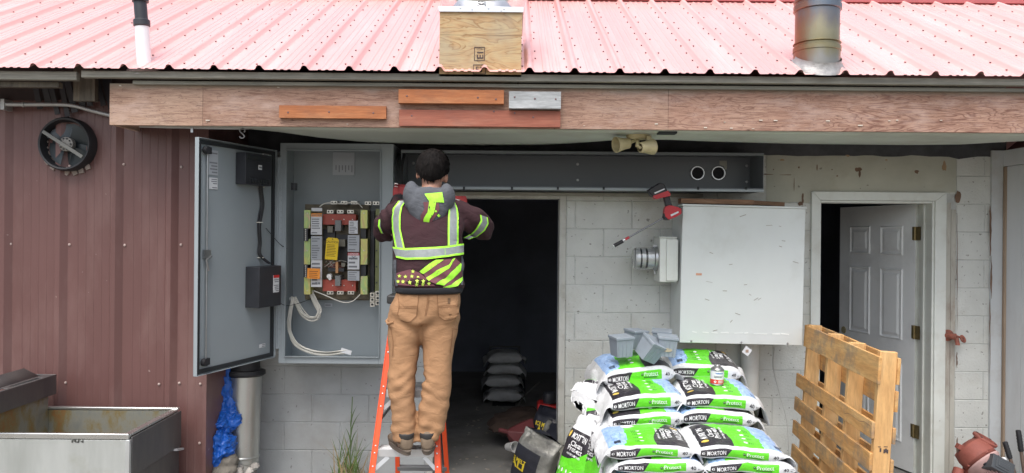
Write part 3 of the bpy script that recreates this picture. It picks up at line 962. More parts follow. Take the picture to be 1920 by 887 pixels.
YC = 5.10
YCB = YW - .012
X0, X1 = w(524, 480, YC).x, w(736, 480, YC).x
Z0c, Z1c = w(628, 682, YC).z, w(628, 269, YC).z
t = thing('transfer_switch_cabinet', 'tall grey electrical cabinet standing open beside the man on the ladder', 'electrical cabinet', ((X0 + X1) / 2, YC, Z0c))
th = .004
mb = MB()
mb.box(X0, X0 + th, YC + .001, YCB, Z0c, Z1c); mb.box(X1 - th, X1, YC + .001, YCB, Z0c, Z1c)
mb.box(X0 + th, X1 - th, YC + .001, YCB, Z0c, Z0c + th); mb.box(X0 + th, X1 - th, YC + .001, YCB, Z1c - th, Z1c)
mb.box(X0 + th, X1 - th, YCB - .004, YCB, Z0c + th, Z1c - th)
ix0, ix1, iz0, iz1 = w(537, 480, YC).x, w(712, 480, YC).x, w(628, 668, YC).z, w(628, 283, YC).z
mb.box(X0, ix0, YC - .003, YC + .0005, Z0c, Z1c); mb.box(ix1, X1, YC - .003, YC + .0005, Z0c, Z1c)
mb.box(ix0, ix1, YC - .003, YC + .0005, Z0c, iz0); mb.box(ix0, ix1, YC - .003, YC + .0005, iz1, Z1c)
# drip lip round the opening
l = .006
for a, b2, c, d in ((ix0 - l, ix0, iz0 - l, iz1 + l), (ix1, ix1 + l, iz0 - l, iz1 + l), (ix0, ix1, iz0 - l, iz0), (ix0, ix1, iz1, iz1 + l)):
    mb.box(a, b2, YC - .019, YC - .0032, c, d)
enc = mb.build('enclosure', M_cab, t, bevel=.0015)
mb = MB(); mb.box(X0 - .010, X0 + .018, YC - .0075, YC - .0035, Z0c + .10, Z1c - .10)
for i in range(34):
    z = Z0c + .12 + i * .038; mb.lathe([(0, .003), (.004, .002), (.005, 0)], TR(X0 + .008, YC - .0075, z) @ ROTX(90), 6)
mb.tube([(X0 - .012, YC - .010, Z0c + .1), (X0 - .012, YC - .010, Z1c - .1)], .006, 10)
mb.build('hinge_strip', M_cab, t)

# door in its own frame: x from hinge out, y = inner face towards viewer, z up
H0 = Vector((w(519, 480, YC - .01).x, YC - .012, 0)); O0 = Vector((w(371, 480, 4.385).x, 4.385, 0))
dd = (O0 - H0); DWd = dd.length; dd.normalize()
nn = Vector((-dd.y, dd.x, 0)); nn = nn if nn.x > 0 else -nn            # inner face looks right, to the camera side
zb, zt_ = w(519, 668, YC).z - .004, w(519, 284, YC).z + .006
DMx = Matrix(((dd.x, nn.x, 0, H0.x), (dd.y, nn.y, 0, H0.y), (0, 0, 1, zb), (0, 0, 0, 1)))
DH = zt_ - zb
mb = MB()
mb.box(.004, DWd, -.028, -.024, 0, DH, 0, DMx)
for q in ((.004, .007, 0, DH), (DWd - .003, DWd, 0, DH), (.007, DWd - .003, 0, .003), (.007, DWd - .003, DH - .003, DH)):
    mb.box(q[0], q[1], -.024, .0, q[2], q[3], 0, DMx)
cdoor = mb.build('cabinet_door', M_cab, t, bevel=.0012)
mb = MB()
g0, g1 = .010, .034
for q in ((g0, g1, g0, DH - g0), (DWd - g1, DWd - g0, g0, DH - g0), (g1, DWd - g1, g0, g1), (g1, DWd - g1, DH - g1, DH - g0)):
    mb.box(q[0], q[1], -.0238, -.012, q[2], q[3], 0, DMx)
mb.build('gasket', M_gask, cdoor)
mb = MB()
xr = DWd - .085
mb.tube([DMx @ Vector((xr, -.010, .05)), DMx @ Vector((xr, -.010, DH * .50))], .005, 8)
mb.tube([DMx @ Vector((xr, -.010, DH * .52)), DMx @ Vector((xr, -.010, DH - .07))], .005, 8)
for z in (.075, DH - .07):
    mb.lathe([(0, .018), (.022, .016), (.024, -.01)], DMx @ TR(xr + .022, 0, z) @ ROTX(-90), 16, 1); mb.box(xr - .02, xr + .02, -.02, .004, z - .02, z + .02, 1, DMx)
mb.box(xr - .03, xr + .025, -.02, -.004, DH * .50 - .01, DH * .52 + .012, 0, DMx)
mb.tube([DMx @ Vector((xr - .03, .0, DH * .5)), DMx @ Vector((xr + .02, .004, DH * .485)), DMx @ Vector((xr, .004, DH * .44))], .006, 8)
mb.build('latch_rod', [M_steel, M_black], cdoor)


def dlabel(mb, x0, x1, z0, z1, lines, hdr=None, y=-.0215, M=None, base=0, seed=1):
    """printed sheet: base sheet, optional header band and rows of print"""
    M = M or DMx
    rnd = random.Random(seed)
    xa, xb = min(x0, x1), max(x0, x1)
    mb.box(xa, xb, y, y + .002, z0, z1, base, M)
    s = 1
    top = z1 - (z1 - z0) * .06
    if hdr is not None:
        h = (z1 - z0) * .16; mb.box(xa, xb, y + .0022, y + .0032, z1 - h, z1, hdr, M); top = z1 - h * 1.4
    W_ = xb - xa; pitch = (top - z0) * .95 / max(lines, 1)
    for i in range(lines):
        z = top - (i + .5) * pitch
        if rnd.random() < .12: continue
        l = rnd.uniform(.45, .84)
        mb.box(xa + W_ * .08, xa + W_ * (.08 + l), y + .0022, y + .0029, z - pitch * .22, z + pitch * .22, 3, M)


LM = [M_lab, M_labg, M_yel, M_line, M_redl, M_org]
mb = MB()
fx = lambda u: DWd * (517 - u) / 147.0          # pixel column to distance from hinge (small door, near enough)


def dz(u, v):
    # height on the door for a pixel: intersect the pixel ray with the door plane
    d = (w(u, v, 1.0) - Vector((0, 0, CAMZ))); o = Vector((0, 0, CAMZ)) - H0
    tt = -(o.dot(nn)) / d.dot(nn); p = Vector((0, 0, CAMZ)) + d * tt
    return (p - H0).dot(dd), p.z - zb


def duv(u0, v0, u1, v1):
    a = dz(u0, v1); b2 = dz(u1, v0)
    return min(a[0], b2[0]), max(a[0], b2[0]), a[1], b2[1]


q = duv(394, 283, 414, 327); dlabel(mb, *q, 7, None, base=1, seed=2)
mb.build('rating_label', LM, cdoor)
mb = MB(); q = duv(397, 334, 413, 354); dlabel(mb, *q, 5, None, seed=3); mb.build('rating_label', LM, cdoor)
mb = MB(); q = duv(491, 644, 502, 653); dlabel(mb, *q, 2, None, seed=4); mb.build('paper_sticker', LM, cdoor)
mb = MB(); q = duv(497, 287, 508, 295); dlabel(mb, *q, 1, None, seed=5); mb.build('paper_sticker', LM, cdoor)
# controller
q = duv(447, 296, 496, 342)
mb = MB(); mb.box(q[0], q[1], -.0215, .055, q[2] - .01, q[3] + .01, 0, DMx)
for i in range(8): mb.box(q[0] + .02 + i * (q[1] - q[0] - .04) / 8, q[0] + .035 + i * (q[1] - q[0] - .04) / 8, .0552, .062, q[2] + .0, q[2] + .03, 1, DMx)
mb.box(q[0] + .01, q[1] - .01, .0552, .059, q[3] - .035, q[3] - .005, 1, DMx)
ctl = mb.build('controller', [M_blackp, M_gask], cdoor, bevel=.004)
mb = MB(); dlabel(mb, q[0] + .10, q[0] + .135, (q[2] + q[3]) / 2, (q[2] + q[3]) / 2 + .03, 1, y=.0555); mb.build('small_label', LM, ctl)
# black cover box low on the door
q = duv(465, 497, 516, 577)
mb = MB()
mb.prism([(q[0], -.0215), (q[0], .03), (q[0] + .05, .085), (q[1], .085), (q[1], -.0215)], q[2], q[3], 0, M=DMx @ Matrix(((1, 0, 0, 0), (0, 0, 1, 0), (0, 1, 0, 0), (0, 0, 0, 1))))
cb = mb.build('terminal_cover', M_blackp, cdoor, bevel=.002)
mb = MB(); dlabel(mb, q[0] + .075, q[0] + .135, q[2] + .09, q[3] - .06, 7, hdr=4, y=.0855, seed=8); mb.build('warning_label', LM, cb)
mb = MB()
for i in range(3):
    mb.box(q[0] - .004, q[0] + .03, -.015, .03, q[3] - .10 - i * .085, q[3] - .045 - i * .085, 0, DMx)
mb.build('plug', M_wire, cb)
# wiring loom on the door
def dp(u, v, off=0.0):
    x, z = dz(u, v); return DMx @ Vector((x, off, z))


mb = MB()
base = [dp(486, 343, .01), dp(491, 362, -.005), dp(493, 385, -.008), dp(490, 405, -.008), dp(488, 425, -.008), dp(489, 455, -.008), dp(488, 478, -.006), dp(497, 494, .03)]
for k in range(6):
    o = Vector((R(-.009, .009), R(-.004, .008), R(-.004, .004)))
    mb.tube(spline([p + o + Vector((R(-.003, .003), 0, 0)) for p in base], 5), .0048, 6)
mb.build('wiring_loom', M_black, cdoor)
mb = MB()
for u, v in ((491, 351), (488, 417), (490, 483)):
    p = dp(u, v, -.004); mb.cbox(p, .04, .014, .005, 0)
mb.build('cable_tie', M_wire, cdoor)
mb = MB()
pts = [dp(501, 428, -.01), dp(509, 440, .0), w(525, 458, 5.05), w(538, 466, 5.16)]
mb.tube(spline(pts, 6), .0022, 6)
pts = [dp(512, 555, 0), w(530, 571, 5.06), w(548, 572, 5.2), w(585, 560, 5.33)]
mb.tube(spline(pts, 6), .0018, 6)
mb.build('loose_wire', M_gask, t)

# mechanism on the back panel
YB_ = YCB - .006
mech = MB()
def rb(mb, u0, v0, u1, v1, y0, y1, m=0):
    a = w(u0, v1, y0); b2 = w(u1, v0, y0); mb.box(a.x, b2.x, y0, y1, a.z, b2.z, m)


rb(mech, 574, 392, 694, 560, 5.34, 5.36)
rb(mech, 572, 384, 692, 404, 5.375, 5.40); rb(mech, 572, 545, 692, 562, 5.375, 5.40)
mo = mech.build('switch_base', [pm('dark_phenolic', (.15, .125, .08), .5, var=.45, scale=14)], t)
for u0, u1 in ((570, 582), (676, 689)):
    mb = MB()
    for va, vb in ((394, 428), (448, 496), (518, 552)): rb(mb, u0, va, u1, vb, 5.24, 5.338)
    rb(mb, u0 + (0 if u0 < 600 else -0), 428, u1 - 3, 448, 5.262, 5.337, 1); rb(mb, u0, 496, u1 - 3, 518, 5.262, 5.337, 1)
    for v in (400, 545, 470): q = w((u0 + u1) / 2, v, 5.24); mb.lathe([(0, .004), (.004, .003), (.005, 0)], TR(q) @ ROTX(90), 8, 2)
    mb.build('side_rail', [M_zinc, M_blackp, M_lug], t)
mb = MB(); rb(mb, 703, 392, 712, 556, 5.30, 5.37); rb(mb, 694, 395, 702, 552, 5.33, 5.39, 1)
for v in (405, 440, 470, 500, 530): q = w(706, v, 5.295); mb.lathe([(0, .004), (.006, .003), (.006, 0)], TR(q) @ ROTX(90), 8, 1)
mb.build('bus_bracket', [pm('olive_zinc', (.2, .22, .10), .45, metal=.4, var=.2), M_blackp], t)
for va, vb in ((402, 421), (525, 546)):
    mb = MB(); rb(mb, 605, va, 667, vb, 5.26, 5.339)
    for u in (624, 645, 661): q = w(u, (va + vb) / 2, 5.258); mb.lathe([(0, .003), (.004, .002), (.004, 0)], TR(q) @ ROTX(90), 8, 1)
    mb.build('terminal_block', [M_redb, M_lug], t)
for uc, v in [(619, 397), (638, 397), (657, 397), (619, 549), (638, 549), (658, 549), (626, 380), (645, 380), (664, 380), (690, 381), (705, 381)]:
    mb = MB(); rb(mb, uc - 6, v - 3, uc + 6, v + 3, 5.25, 5.335)
    for d in (-3, 3): q = w(uc + d, v, 5.2485); mb.lathe([(0, .001), (.006, .001), (.006, -.001)], TR(q) @ ROTX(90), 10, 1)
    mb.build('cable_lug', [M_lug, M_gask], t)
for uc, v in ((698, 553), (698, 562), (698, 571), (708, 550), (708, 559), (708, 568)):
    mb = MB(); rb(mb, uc - 4.2, v - 4, uc + 4.2, v + 4, 5.22, 5.30)
    q = w(uc, v, 5.2185); mb.lathe([(0, .001), (.0085, .001), (.0085, -.001)], TR(q) @ ROTX(90), 10, 1)
    mb.build('cable_lug', [M_lug, M_gask], t)
mb = MB()
rb(mb, 628, 413, 639, 433, 5.22, 5.33, 0); rb(mb, 628, 517, 638, 536, 5.22, 5.33, 0)
rb(mb, 634, 449, 647, 462, 5.25, 5.33, 1); rb(mb, 614, 424, 624, 436, 5.28, 5.33, 1); rb(mb, 630, 440, 655, 492, 5.31, 5.338, 2)
rb(mb, 615, 503, 645, 509, 5.24, 5.33, 2); rb(mb, 629, 491, 634, 512, 5.23, 5.33, 3); rb(mb, 640, 493, 647, 500, 5.25, 5.33, 1)
rb(mb, 606, 430, 628, 450, 5.31, 5.338, 2)
for i in range(12):
    p = w(606 + R(0, 44), 488 + R(0, 14), 5.27); q = w(606 + R(0, 44), 486 + R(0, 16), 5.28)
    mb.tube(spline([p, (p + q) / 2 + Vector((0, -.02, R(-.02, .02))), q], 5), .0022, 6, R(0, 1) < .5 and 4 or 5)
mb.build('contact_mechanism', [pm('lever_grey', (.19, .2, .2), .5), pm('olive_block', (.20, .19, .15), .5), M_blackp, pm('copper_bar', (.5, .27, .13), .4, metal=.6), M_wire, pm('wire_pink', (.45, .2, .18), .5)], t, bevel=.0015)
mb = MB(); q = w(617, 518, 5.235); mb.lathe([(0, .006), (.016, .004), (.019, -.02)], TR(q) @ ROTX(90), 14)
mb.lathe([(0, .006), (.010, .004), (.012, -.01)], TR(q + Vector((.006, 0, -.017))) @ ROTX(90), 12)
mb.build('white_cap', pm('white_cap', (.8, .8, .78), .4), t)
# terminal strips on the left
for v0, v1 in ((428, 452), (496, 520)):
    mb = MB(); rb(mb, 569, v0, 577, v1, 5.215, 5.262, 0)
    for i in range(6): q = w(573, v0 + 3 + i * (v1 - v0 - 5) / 5, 5.2135); mb.lathe([(0, .002), (.0045, .001), (.0045, -.001)], TR(q) @ ROTX(90), 8, 1)
    mb.build('terminal_strip', [M_blackp, M_lug], t)


def ilabel(name, u0, v0, u1, v1, y, lines, hdr=None, base=0, seed=1, extra=None):
    mb = MB(); a = w(u0, v1, y); b2 = w(u1, v0, y)
    M = Matrix(((1, 0, 0, 0), (0, -1, 0, y), (0, 0, 1, 0), (0, 0, 0, 1)))
    dlabel(mb, a.x, b2.x, a.z, b2.z, lines, hdr, y=0, M=M, base=base, seed=seed)
    if extra: extra(mb, a, b2, M)
    return mb.build(name, LM, t)


def standee(k):
    def f(mb, a, b2, M):
        cx, cz = (a.x + b2.x) / 2, a.z + (b2.z - a.z) * .68
        for p, q in (((-.012, -.010), (.0, .002)), ((.0, .002), (.012, .012)), ((.0, .002), (-.010, .012)), ((.0, .002), (.012, -.008))):
            mb.beam((cx + p[0] * k, .0035, cz + p[1] * k), (cx + q[0] * k, .0035, cz + q[1] * k), .004, .001, 3, up=(0, 1, 0), M=M)
    return f


def hdrtext(s, m, sz):
    def f(mb, a, b2, M):
        letters(mb, s, sz, lambda x, y: M @ Vector(((a.x + b2.x) / 2 + x, .0037, b2.z - (b2.z - a.z) * .13 + y)), m, .02, 'CENTER')
    return f


ilabel('caution_label', 583, 400, 604, 440, 5.225, 7, hdr=5, seed=11, extra=hdrtext('CAUTION', 3, .020))
ilabel('wiring_label', 583, 443, 604, 487, 5.225, 9, base=1, seed=12)
def rows(mb, a, b2, M):
    for i in range(2):
        for j in range(4):
            z = a.z + (b2.z - a.z) * (.1 + .19 * j); x = a.x + (b2.x - a.x) * (.5 + .25 * i); mb.box(x - .007, x + .007, .0032, .004, z, z + .014, 3, M)
ilabel('wiring_label', 583, 488, 604, 538, 5.225, 6, base=0, seed=13, extra=rows)
ilabel('paper_label', 584, 390, 604, 396, 5.225, 1, base=0, seed=14)
ilabel('paper_label', 654, 414, 671, 438, 5.225, 7, base=0, seed=15)
ilabel('rating_label', 652, 441, 674, 472, 5.225, 6, base=1, seed=16)
ilabel('danger_label', 652, 474, 674, 505, 5.225, 3, hdr=4, seed=17, extra=lambda mb, a, b2, M: (standee(1.2)(mb, a, b2, M), hdrtext('DANGER', 0, .018)(mb, a, b2, M)))
ilabel('rating_label', 652, 508, 674, 526, 5.225, 4, base=1, seed=18)
ilabel('diagram_sheet', 624, 286, 665, 328, YB_ - .004, 0, base=1, seed=19,
       extra=lambda mb, a, b2, M: [mb.box(a.x + .02 + i * .023, a.x + .027 + i * .023, .0022, .003, a.z + (.02 if i % 2 else .035), a.z + .07, 3, M) or
                                   mb.box(a.x + .02 + i * .023, a.x + .025 + i * .023, .0022, .003, a.z + .10, a.z + .135, 3, M) for i in range(6)])
ilabel('paper_label', 609, 569, 623, 575, YB_ - .004, 1, base=1, seed=20)
# hanging tags
mb = MB(); p = w(624, 446, 5.19)
TM = TR(p) @ ROTY(4) @ Matrix(((1, 0, 0, 0), (0, -1, 0, 0), (0, 0, 1, 0), (0, 0, 0, 1)))
wd, ht = .086, .152
mb.prism([(-wd / 2, -ht), (wd / 2, -ht), (wd / 2, -.012), (wd / 2 - .012, 0), (-wd / 2 + .012, 0), (-wd / 2, -.012)], 0, .002, 0, TM)
letters(mb, 'CAUTION', .021, lambda x, y: TM @ Vector((x, .0028, -.036 + y)), 1, .02, 'CENTER')
for i in range(8): mb.box(-wd * .4, wd * R(.1, .4), .0022, .0030, -.052 - i * .011, -.048 - i * .011, 1, TM)
mb.lathe([(0, .003), (.005, .003), (.005, .001)], TM @ TR(0, 0, -.009) @ ROTX(-90), 8, 1)
mb.build('caution_tag', [M_yel, pm('tag_print', (.25, .15, .01), .6)], t)
mb = MB(); p = w(588, 514, 5.18)
TM2 = TR(p) @ ROTY(2) @ Matrix(((1, 0, 0, 0), (0, -1, 0, 0), (0, 0, 1, 0), (0, 0, 0, 1)))
mb.box(-.044, .044, 0, .002, -.012 - .02, .05 - .02 + .01, 0, TM2)
for i in range(4): mb.box(-.03, R(.01, .036), .0022, .003, -.022 + i * .013, -.018 + i * .013, 1, TM2)
mb.build('orange_tag', [M_org, pm('tag_print_dark', (.25, .08, .02), .6)], t)
# white cable bundles
def bundle(name, pts, n, spread, r=.0031):
    mb = MB()
    for k in range(n):
        o = Vector((R(-1, 1), R(-1, 1), R(-1, 1))) * spread
        mb.tube(spline([p + o * R(.6, 1.2) for p in pts], 6), r, 6)
    return mb.build(name, M_wire, t)


bundle('cable_bundle', [w(580, 545, 5.30), w(590, 566, 5.28), w(598, 584, 5.25), w(594, 596, 5.24), w(580, 598, 5.24), w(566, 588, 5.25), w(556, 570, 5.26), w(550, 560, 5.27)], 15, .017)
bundle('cable_bundle', [w(550, 560, 5.25), w(545, 585, 5.24), w(543, 612, 5.22), w(549, 635, 5.2), w(563, 650, 5.18), w(588, 660, 5.17), w(615, 663, 5.16), w(636, 661, 5.14), w(648, 659, 5.14)], 17, .015)
bundle('cable_bundle', [w(600, 388, 5.22), w(612, 381, 5.2), w(640, 382, 5.2), w(668, 380, 5.2), w(680, 390, 5.23)], 2, .002, .003)
bundle('cable_bundle', [w(588, 545, 5.26), w(608, 553, 5.24), w(640, 566, 5.24), w(660, 565, 5.24), w(675, 552, 5.26)], 2, .002, .003)
mb = MB(); mb.cbox(w(649, 659, 5.13), .075, .004, .03, 0, rot=Matrix.Rotation(.3, 3, 'Y')); mb.build('cable_label', M_lab, t)
mb = MB(); p = w(549, 560, 5.27); mb.cbox(p, .035, .05, .02)
q = w(546, 350, 5.2); mb.cbox(Vector((ix0 + .02, 5.2, q.z)), .03, .05, .05, 1)
mb.build('cable_clip', [pm('clip_grey', (.4, .42, .42), .5), M_blackp], t)

# ================================================================ wireway trough over the doorway
YT = 5.12
t = thing('wireway', 'long dark grey metal trough mounted above the open doorway', 'wireway', w(1090, 357, YT))
xa, xb = w(752, 320, YT).x, w(1432, 320, YT).x
za, zb2 = w(1090, 356, YT).z, w(1090, 284, YT).z
yb = YW - .006
mb = MB()
mb.box(xa, xb, yb - .003, yb, za, zb2)
mb.box(xa, xb, YT, yb - .003, zb2 - .003, zb2); mb.box(xa, xb, YT, yb - .003, za, za + .003)
mb.box(xa, xa + .003, YT, yb - .003, za + .003, zb2 - .003); mb.box(xb - .003, xb, YT, yb - .003, za + .003, zb2 - .003)
mb.box(xa, xb, YT - .002, YT, zb2 - .020, zb2 - .0005); mb.box(xa, xb, YT - .002, YT, za + .0005, za + .020, 0)
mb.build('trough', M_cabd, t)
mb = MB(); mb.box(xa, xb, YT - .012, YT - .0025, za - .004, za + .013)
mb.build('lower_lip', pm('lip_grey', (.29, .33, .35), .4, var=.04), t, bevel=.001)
for u in (1046, 1132, 1222, 1309, 1399, 870, 960):
    mb = MB(); p = w(u, 353, YT - .013); mb.cbox(p, .014, .006, .02); mb.build('cover_clip', M_gask, t)
for u, v in ((1083, 308), (1083, 338), (1400, 311), (1400, 341), (775, 306)):
    mb = MB(); p = w(u, v, yb - .004); mb.lathe([(0, .006), (.008, .005), (.011, 0)], TR(p) @ ROTX(90), 10); mb.build('screw', M_steel, t)
for u, v in ((1307, 325), (1346, 325)):
    mb = MB(); p = w(u, v, yb - .004)
    mb.lathe([(.042, .001), (.043, .02), (.049, .02), (.051, .001)], TR(p) @ ROTX(90), 32, 0)
    mb.lathe([(0, .0015), (.042, .0015)], TR(p) @ ROTX(90), 32, 1)
    mb.build('conduit_bushing', [M_alu, M_dark], t)
mb = MB(); q0 = w(1356, 309, yb - .006); mb.prism([(-.026, .03), (.026, .03), (.026, -.034), (.012, -.034), (.006, -.012), (-.012, -.004), (-.026, .0)], 0, .003, 0, TR(q0)); mb.build('paper_sticker', pm('old_sticker', (.33, .33, .28), .6), t)
mb = MB(); mb.tube([(X1 - .01, 5.26, w(742, 330, 5.26).z), (xa + .01, 5.26, w(742, 330, 5.26).z)], .055, 24)
mb.build('nipple', M_cabd, t)
mb = MB(); mb.box(xa + .25, xb - .35, YW - .055, YW - .012, za - .030, za - .008); mb.build('wood_cleat', wood('cleat', (.25, .24, .2), (.34, .33, .28), (.4, .39, .33), (.5, 3, 9), 3), t)
mb = MB()
for k in range(3):
    mb.tube(spline([w(748 + k * 5, 290, 5.20), w(743 + k * 5, 312, 5.06), w(746 + k * 3, 333, 4.90), w(752 + k, 350, 4.80)], 6), .012, 10)
mb.build('black_cable', M_black, t)

# ================================================================ twin flood light under the soffit
M_ivory = pm('yellowed_plastic', (.45, .39, .22), .5, var=.15, scale=10, dirt=(.2, .16, .1), dirt_amt=.6, dirt_scale=8)
p = w(1196, 250, 4.58)
t = thing('flood_light', 'yellowed twin head flood light under the soffit', 'flood light', p)
mb = MB(); mb.lathe([(0, -.02), (.06, -.018), (.072, -.005), (.074, .012)], TR(p.x, p.y, ZS - .02) @ Matrix.Scale(.7, 4, Vector((0, 1, 0))), 20); mb.box(p.x + .045, p.x + .075, p.y - .05, p.y - .02, ZS - .05, ZS - .02)
mb.build('base', M_ivory, t, bevel=.003)


def lamp(c, yaw, tilt, roll):
    M = TR(c) @ ROTZ(yaw) @ ROTX(tilt) @ ROTY(roll) @ Matrix.Scale(.88, 4)
    mb = MB()
    mb.lathe([(.028, -.05), (.036, -.046), (.040, -.01), (.052, .04), (.056, .052), (.056, .058), (.050, .056), (.046, .03), (.03, .0), (0, -.004)], M, 24)
    o = mb.build('lamp_head', M_ivory, t)
    mb = MB(); mb.tube([M @ Vector((0, 0, -.045)), M @ Vector((.0, .01, -.075)), Vector((p.x, p.y, ZS - .035))], .011, 10); mb.build('swivel_arm', M_ivory, o)


lamp(w(1168, 270, 4.56), 0, 112, -66)
lamp(w(1211, 276, 4.52), 0, 104, 118)
mb = MB(); q = w(1252, 246, 4.46); mb.box(q.x - .055, q.x + .055, 4.445, 4.52, ZS - .018, ZS - .004)
tag(mb.build('soffit_bracket', M_gask, bevel=.003), 'small dark bracket on the soffit edge right of the flood light', 'bracket')

# ================================================================ white box, meter, driver
M_box = pm('white_box_paint', (.63, .665, .655), .5, var=.04, scale=2, dirt=(.45, .46, .42), dirt_amt=.5, dirt_scale=2, fleck=((.2, .17, .13), 18, .78, .6))
BX0, BX1 = w(1275, 500, 5.08).x, w(1505, 500, 5.08).x
BZ0, BZ1 = w(1385, 645, 5.08).z, w(1385, 389, 5.08).z
RB = TR((BX0 + BX1) / 2, 0, BZ0) @ ROTY(.9) @ TR(-(BX0 + BX1) / 2, 0, -BZ0)
t = thing('wall_box', 'big scratched white metal box mounted on the block wall', 'wall box', ((BX0 + BX1) / 2, 5.08, BZ0))
mb = MB(); mb.box(BX0 + .004, BX1 - .004, 5.09, YW - .003, BZ0 + .004, BZ1 - .004, 0, RB); mb.build('body', M_box, t, bevel=.003)
mb = MB(); mb.box(BX0, BX1, 5.075, 5.088, BZ0, BZ1, 0, RB); mb.box(BX0 - .006, BX1 + .006, 5.066, 5.20, BZ1 + .0005, BZ1 + .014, 0, RB)
cov = mb.build('cover', M_box, t, bevel=.003)
mb = MB()
for q in range(18):
    x = R(BX0 + .05, BX1 - .05); z = R(BZ0 + .05, BZ1 - .04); L = R(.008, .045); s = R(-.012, .02)
    mb.beam((x, 5.0738, z), (x + L, 5.0738, z + s), R(.0015, .004), .0015, 0 if q < 20 else 1, up=(0, 1, 0), M=RB)
for q in range(10):
    x = BX0 + .1 + q * .065 + R(-.02, .02); mb.beam((x, 5.0738, BZ0 + .075 + R(-.004, .004)), (x + R(.02, .06), 5.0738, BZ0 + .075 + R(-.004, .004)), R(.004, .01), .0015, 2, up=(0, 1, 0), M=RB)
mb.box(BX0 + .10, BX0 + .14, 5.0735, 5.0745, BZ0 + .46, BZ0 + .475, 3, RB)
mb.build('scratches', [pm('scratch_brown', (.27, .24, .2), .8), pm('scratch_dark', (.08, .07, .06), .8), pm('scratch_pale', (.8, .82, .8), .6), pm('old_sticker_orange', (.6, .33, .22), .7)], cov)
mb = MB()
for x in (BX0 + .08, BX0 + .42, BX1 - .1): mb.lathe([(0, .008), (.006, .007), (.008, 0)], RB @ TR(x, 5.075, BZ0 + .012) @ ROTX(90), 8)
mb.build('cover_screw', M_steel, cov)
mb = MB(); mb.cbox(Vector((BX0 + .455, 5.062, BZ0 - .045)), .05, .003, .05, 0, rot=Matrix.Rotation(.6, 3, 'Y')); mb.tube([(BX0 + .455, 5.064, BZ0 - .01), (BX0 + .458, 5.064, BZ0 - .03)], .002, 5)
mb.box(BX0 + .445, BX0 + .465, 5.0595, 5.0603, BZ0 - .055, BZ0 - .035, 1)
mb.build('paper_tag', [M_lab, pm('tag_stain', (.35, .25, .2), .8)], t)
# old board lying on the box
mb = MB(); zt_ = BZ1 + .018
mb.cbox(Vector((BX0 + .26, 5.16, zt_ + .022)), .50, .10, .034, 0, rot=Matrix.Rotation(math.radians(.9), 3, 'Y'))
mb.cbox(Vector((BX0 + .60, 5.24, zt_ + .018)), .30, .10, .028, 0, rot=Matrix.Rotation(math.radians(3), 3, 'Y'))
tag(mb.build('wooden_board', wood('old_brown_board', (.16, .085, .045), (.25, .14, .08), (.34, .21, .13), (.6, 3, 8), 3), bevel=.003), 'brown weathered board lying on top of the big white wall box', 'board')

# meter box facing left
t = thing('electric_meter', 'round glass electric meter sticking out of a narrow white box', 'electric meter', w(1250, 530, 5.2))
a0, a1 = w(1237, 480, 5.14), w(1272, 480, 5.14)
MX0, MX1 = a0.x, BX0 + .002
mz0, mz1 = w(1250, 529, 5.14).z, w(1250, 446, 5.14).z
mb = MB()
mb.box(MX0, MX1 - .012, 5.14, 5.36, mz0, mz1); mb.box(MX0 + .045, MX1 - .004, 5.128, 5.139, mz0 + .01, mz1 - .012); mb.box(MX0 + .02, MX1 - .03, 5.361, YW - .003, mz0 + .02, mz1 - .02)
mb.box(MX0 - .005, MX1 - .012, 5.125, 5.36, mz1 + .0005, mz1 + .008)
mb.build('meter_box', M_white, t, bevel=.003)
cz = w(1215, 485, 5.2).z; cyy = 5.24
MM = TR(MX0, cyy, cz) @ ROTY(-90)        # local z points left
mb = MB(); mb.lathe([(.082, .0), (.086, .004), (.086, .022), (.080, .026)], MM, 36); mb.build('sealing_ring', M_steel, t)
M_glass, _t = newmat('meter_glass'); _t.bsdf.inputs['Transmission Weight'].default_value = 1.0; _t.bsdf.inputs['Roughness'].default_value = .03; _t.bsdf.inputs['Base Color'].default_value = (.97, .985, .99, 1)
mb = MB(); mb.lathe([(.079, .022), (.079, .135), (.074, .158), (.058, .168), (0, .170), (0, .166), (.056, .164), (.071, .155), (.0755, .134), (.0755, .022)], MM, 36); mb.build('glass_cover', M_glass, t, angle=60)
mb = MB(); mb.lathe([(.070, .024), (.070, .158), (.05, .162), (0, .162)], MM, 30, 0)
mb.lathe([(.0712, .072), (.0712, .086)], MM, 30, 1); mb.lathe([(.0712, .112), (.0712, .124)], MM, 30, 1); mb.box(-.085 + .015, -.05, -.02, .02, .088, .110, 1, MM)
mb.build('meter_works', [pm('meter_silver', (.74, .75, .75), .3, metal=.2), M_blackp], t)
mb = MB(); mb.box(-.012, .012, -.098, -.08, -.0, .03, 0, MM @ ROTZ(90)); mb.tube([MM @ Vector((-.085, 0, .012)), MM @ Vector((-.11, 0, .012))], .008, 8); mb.build('seal_clip', M_galv, t)

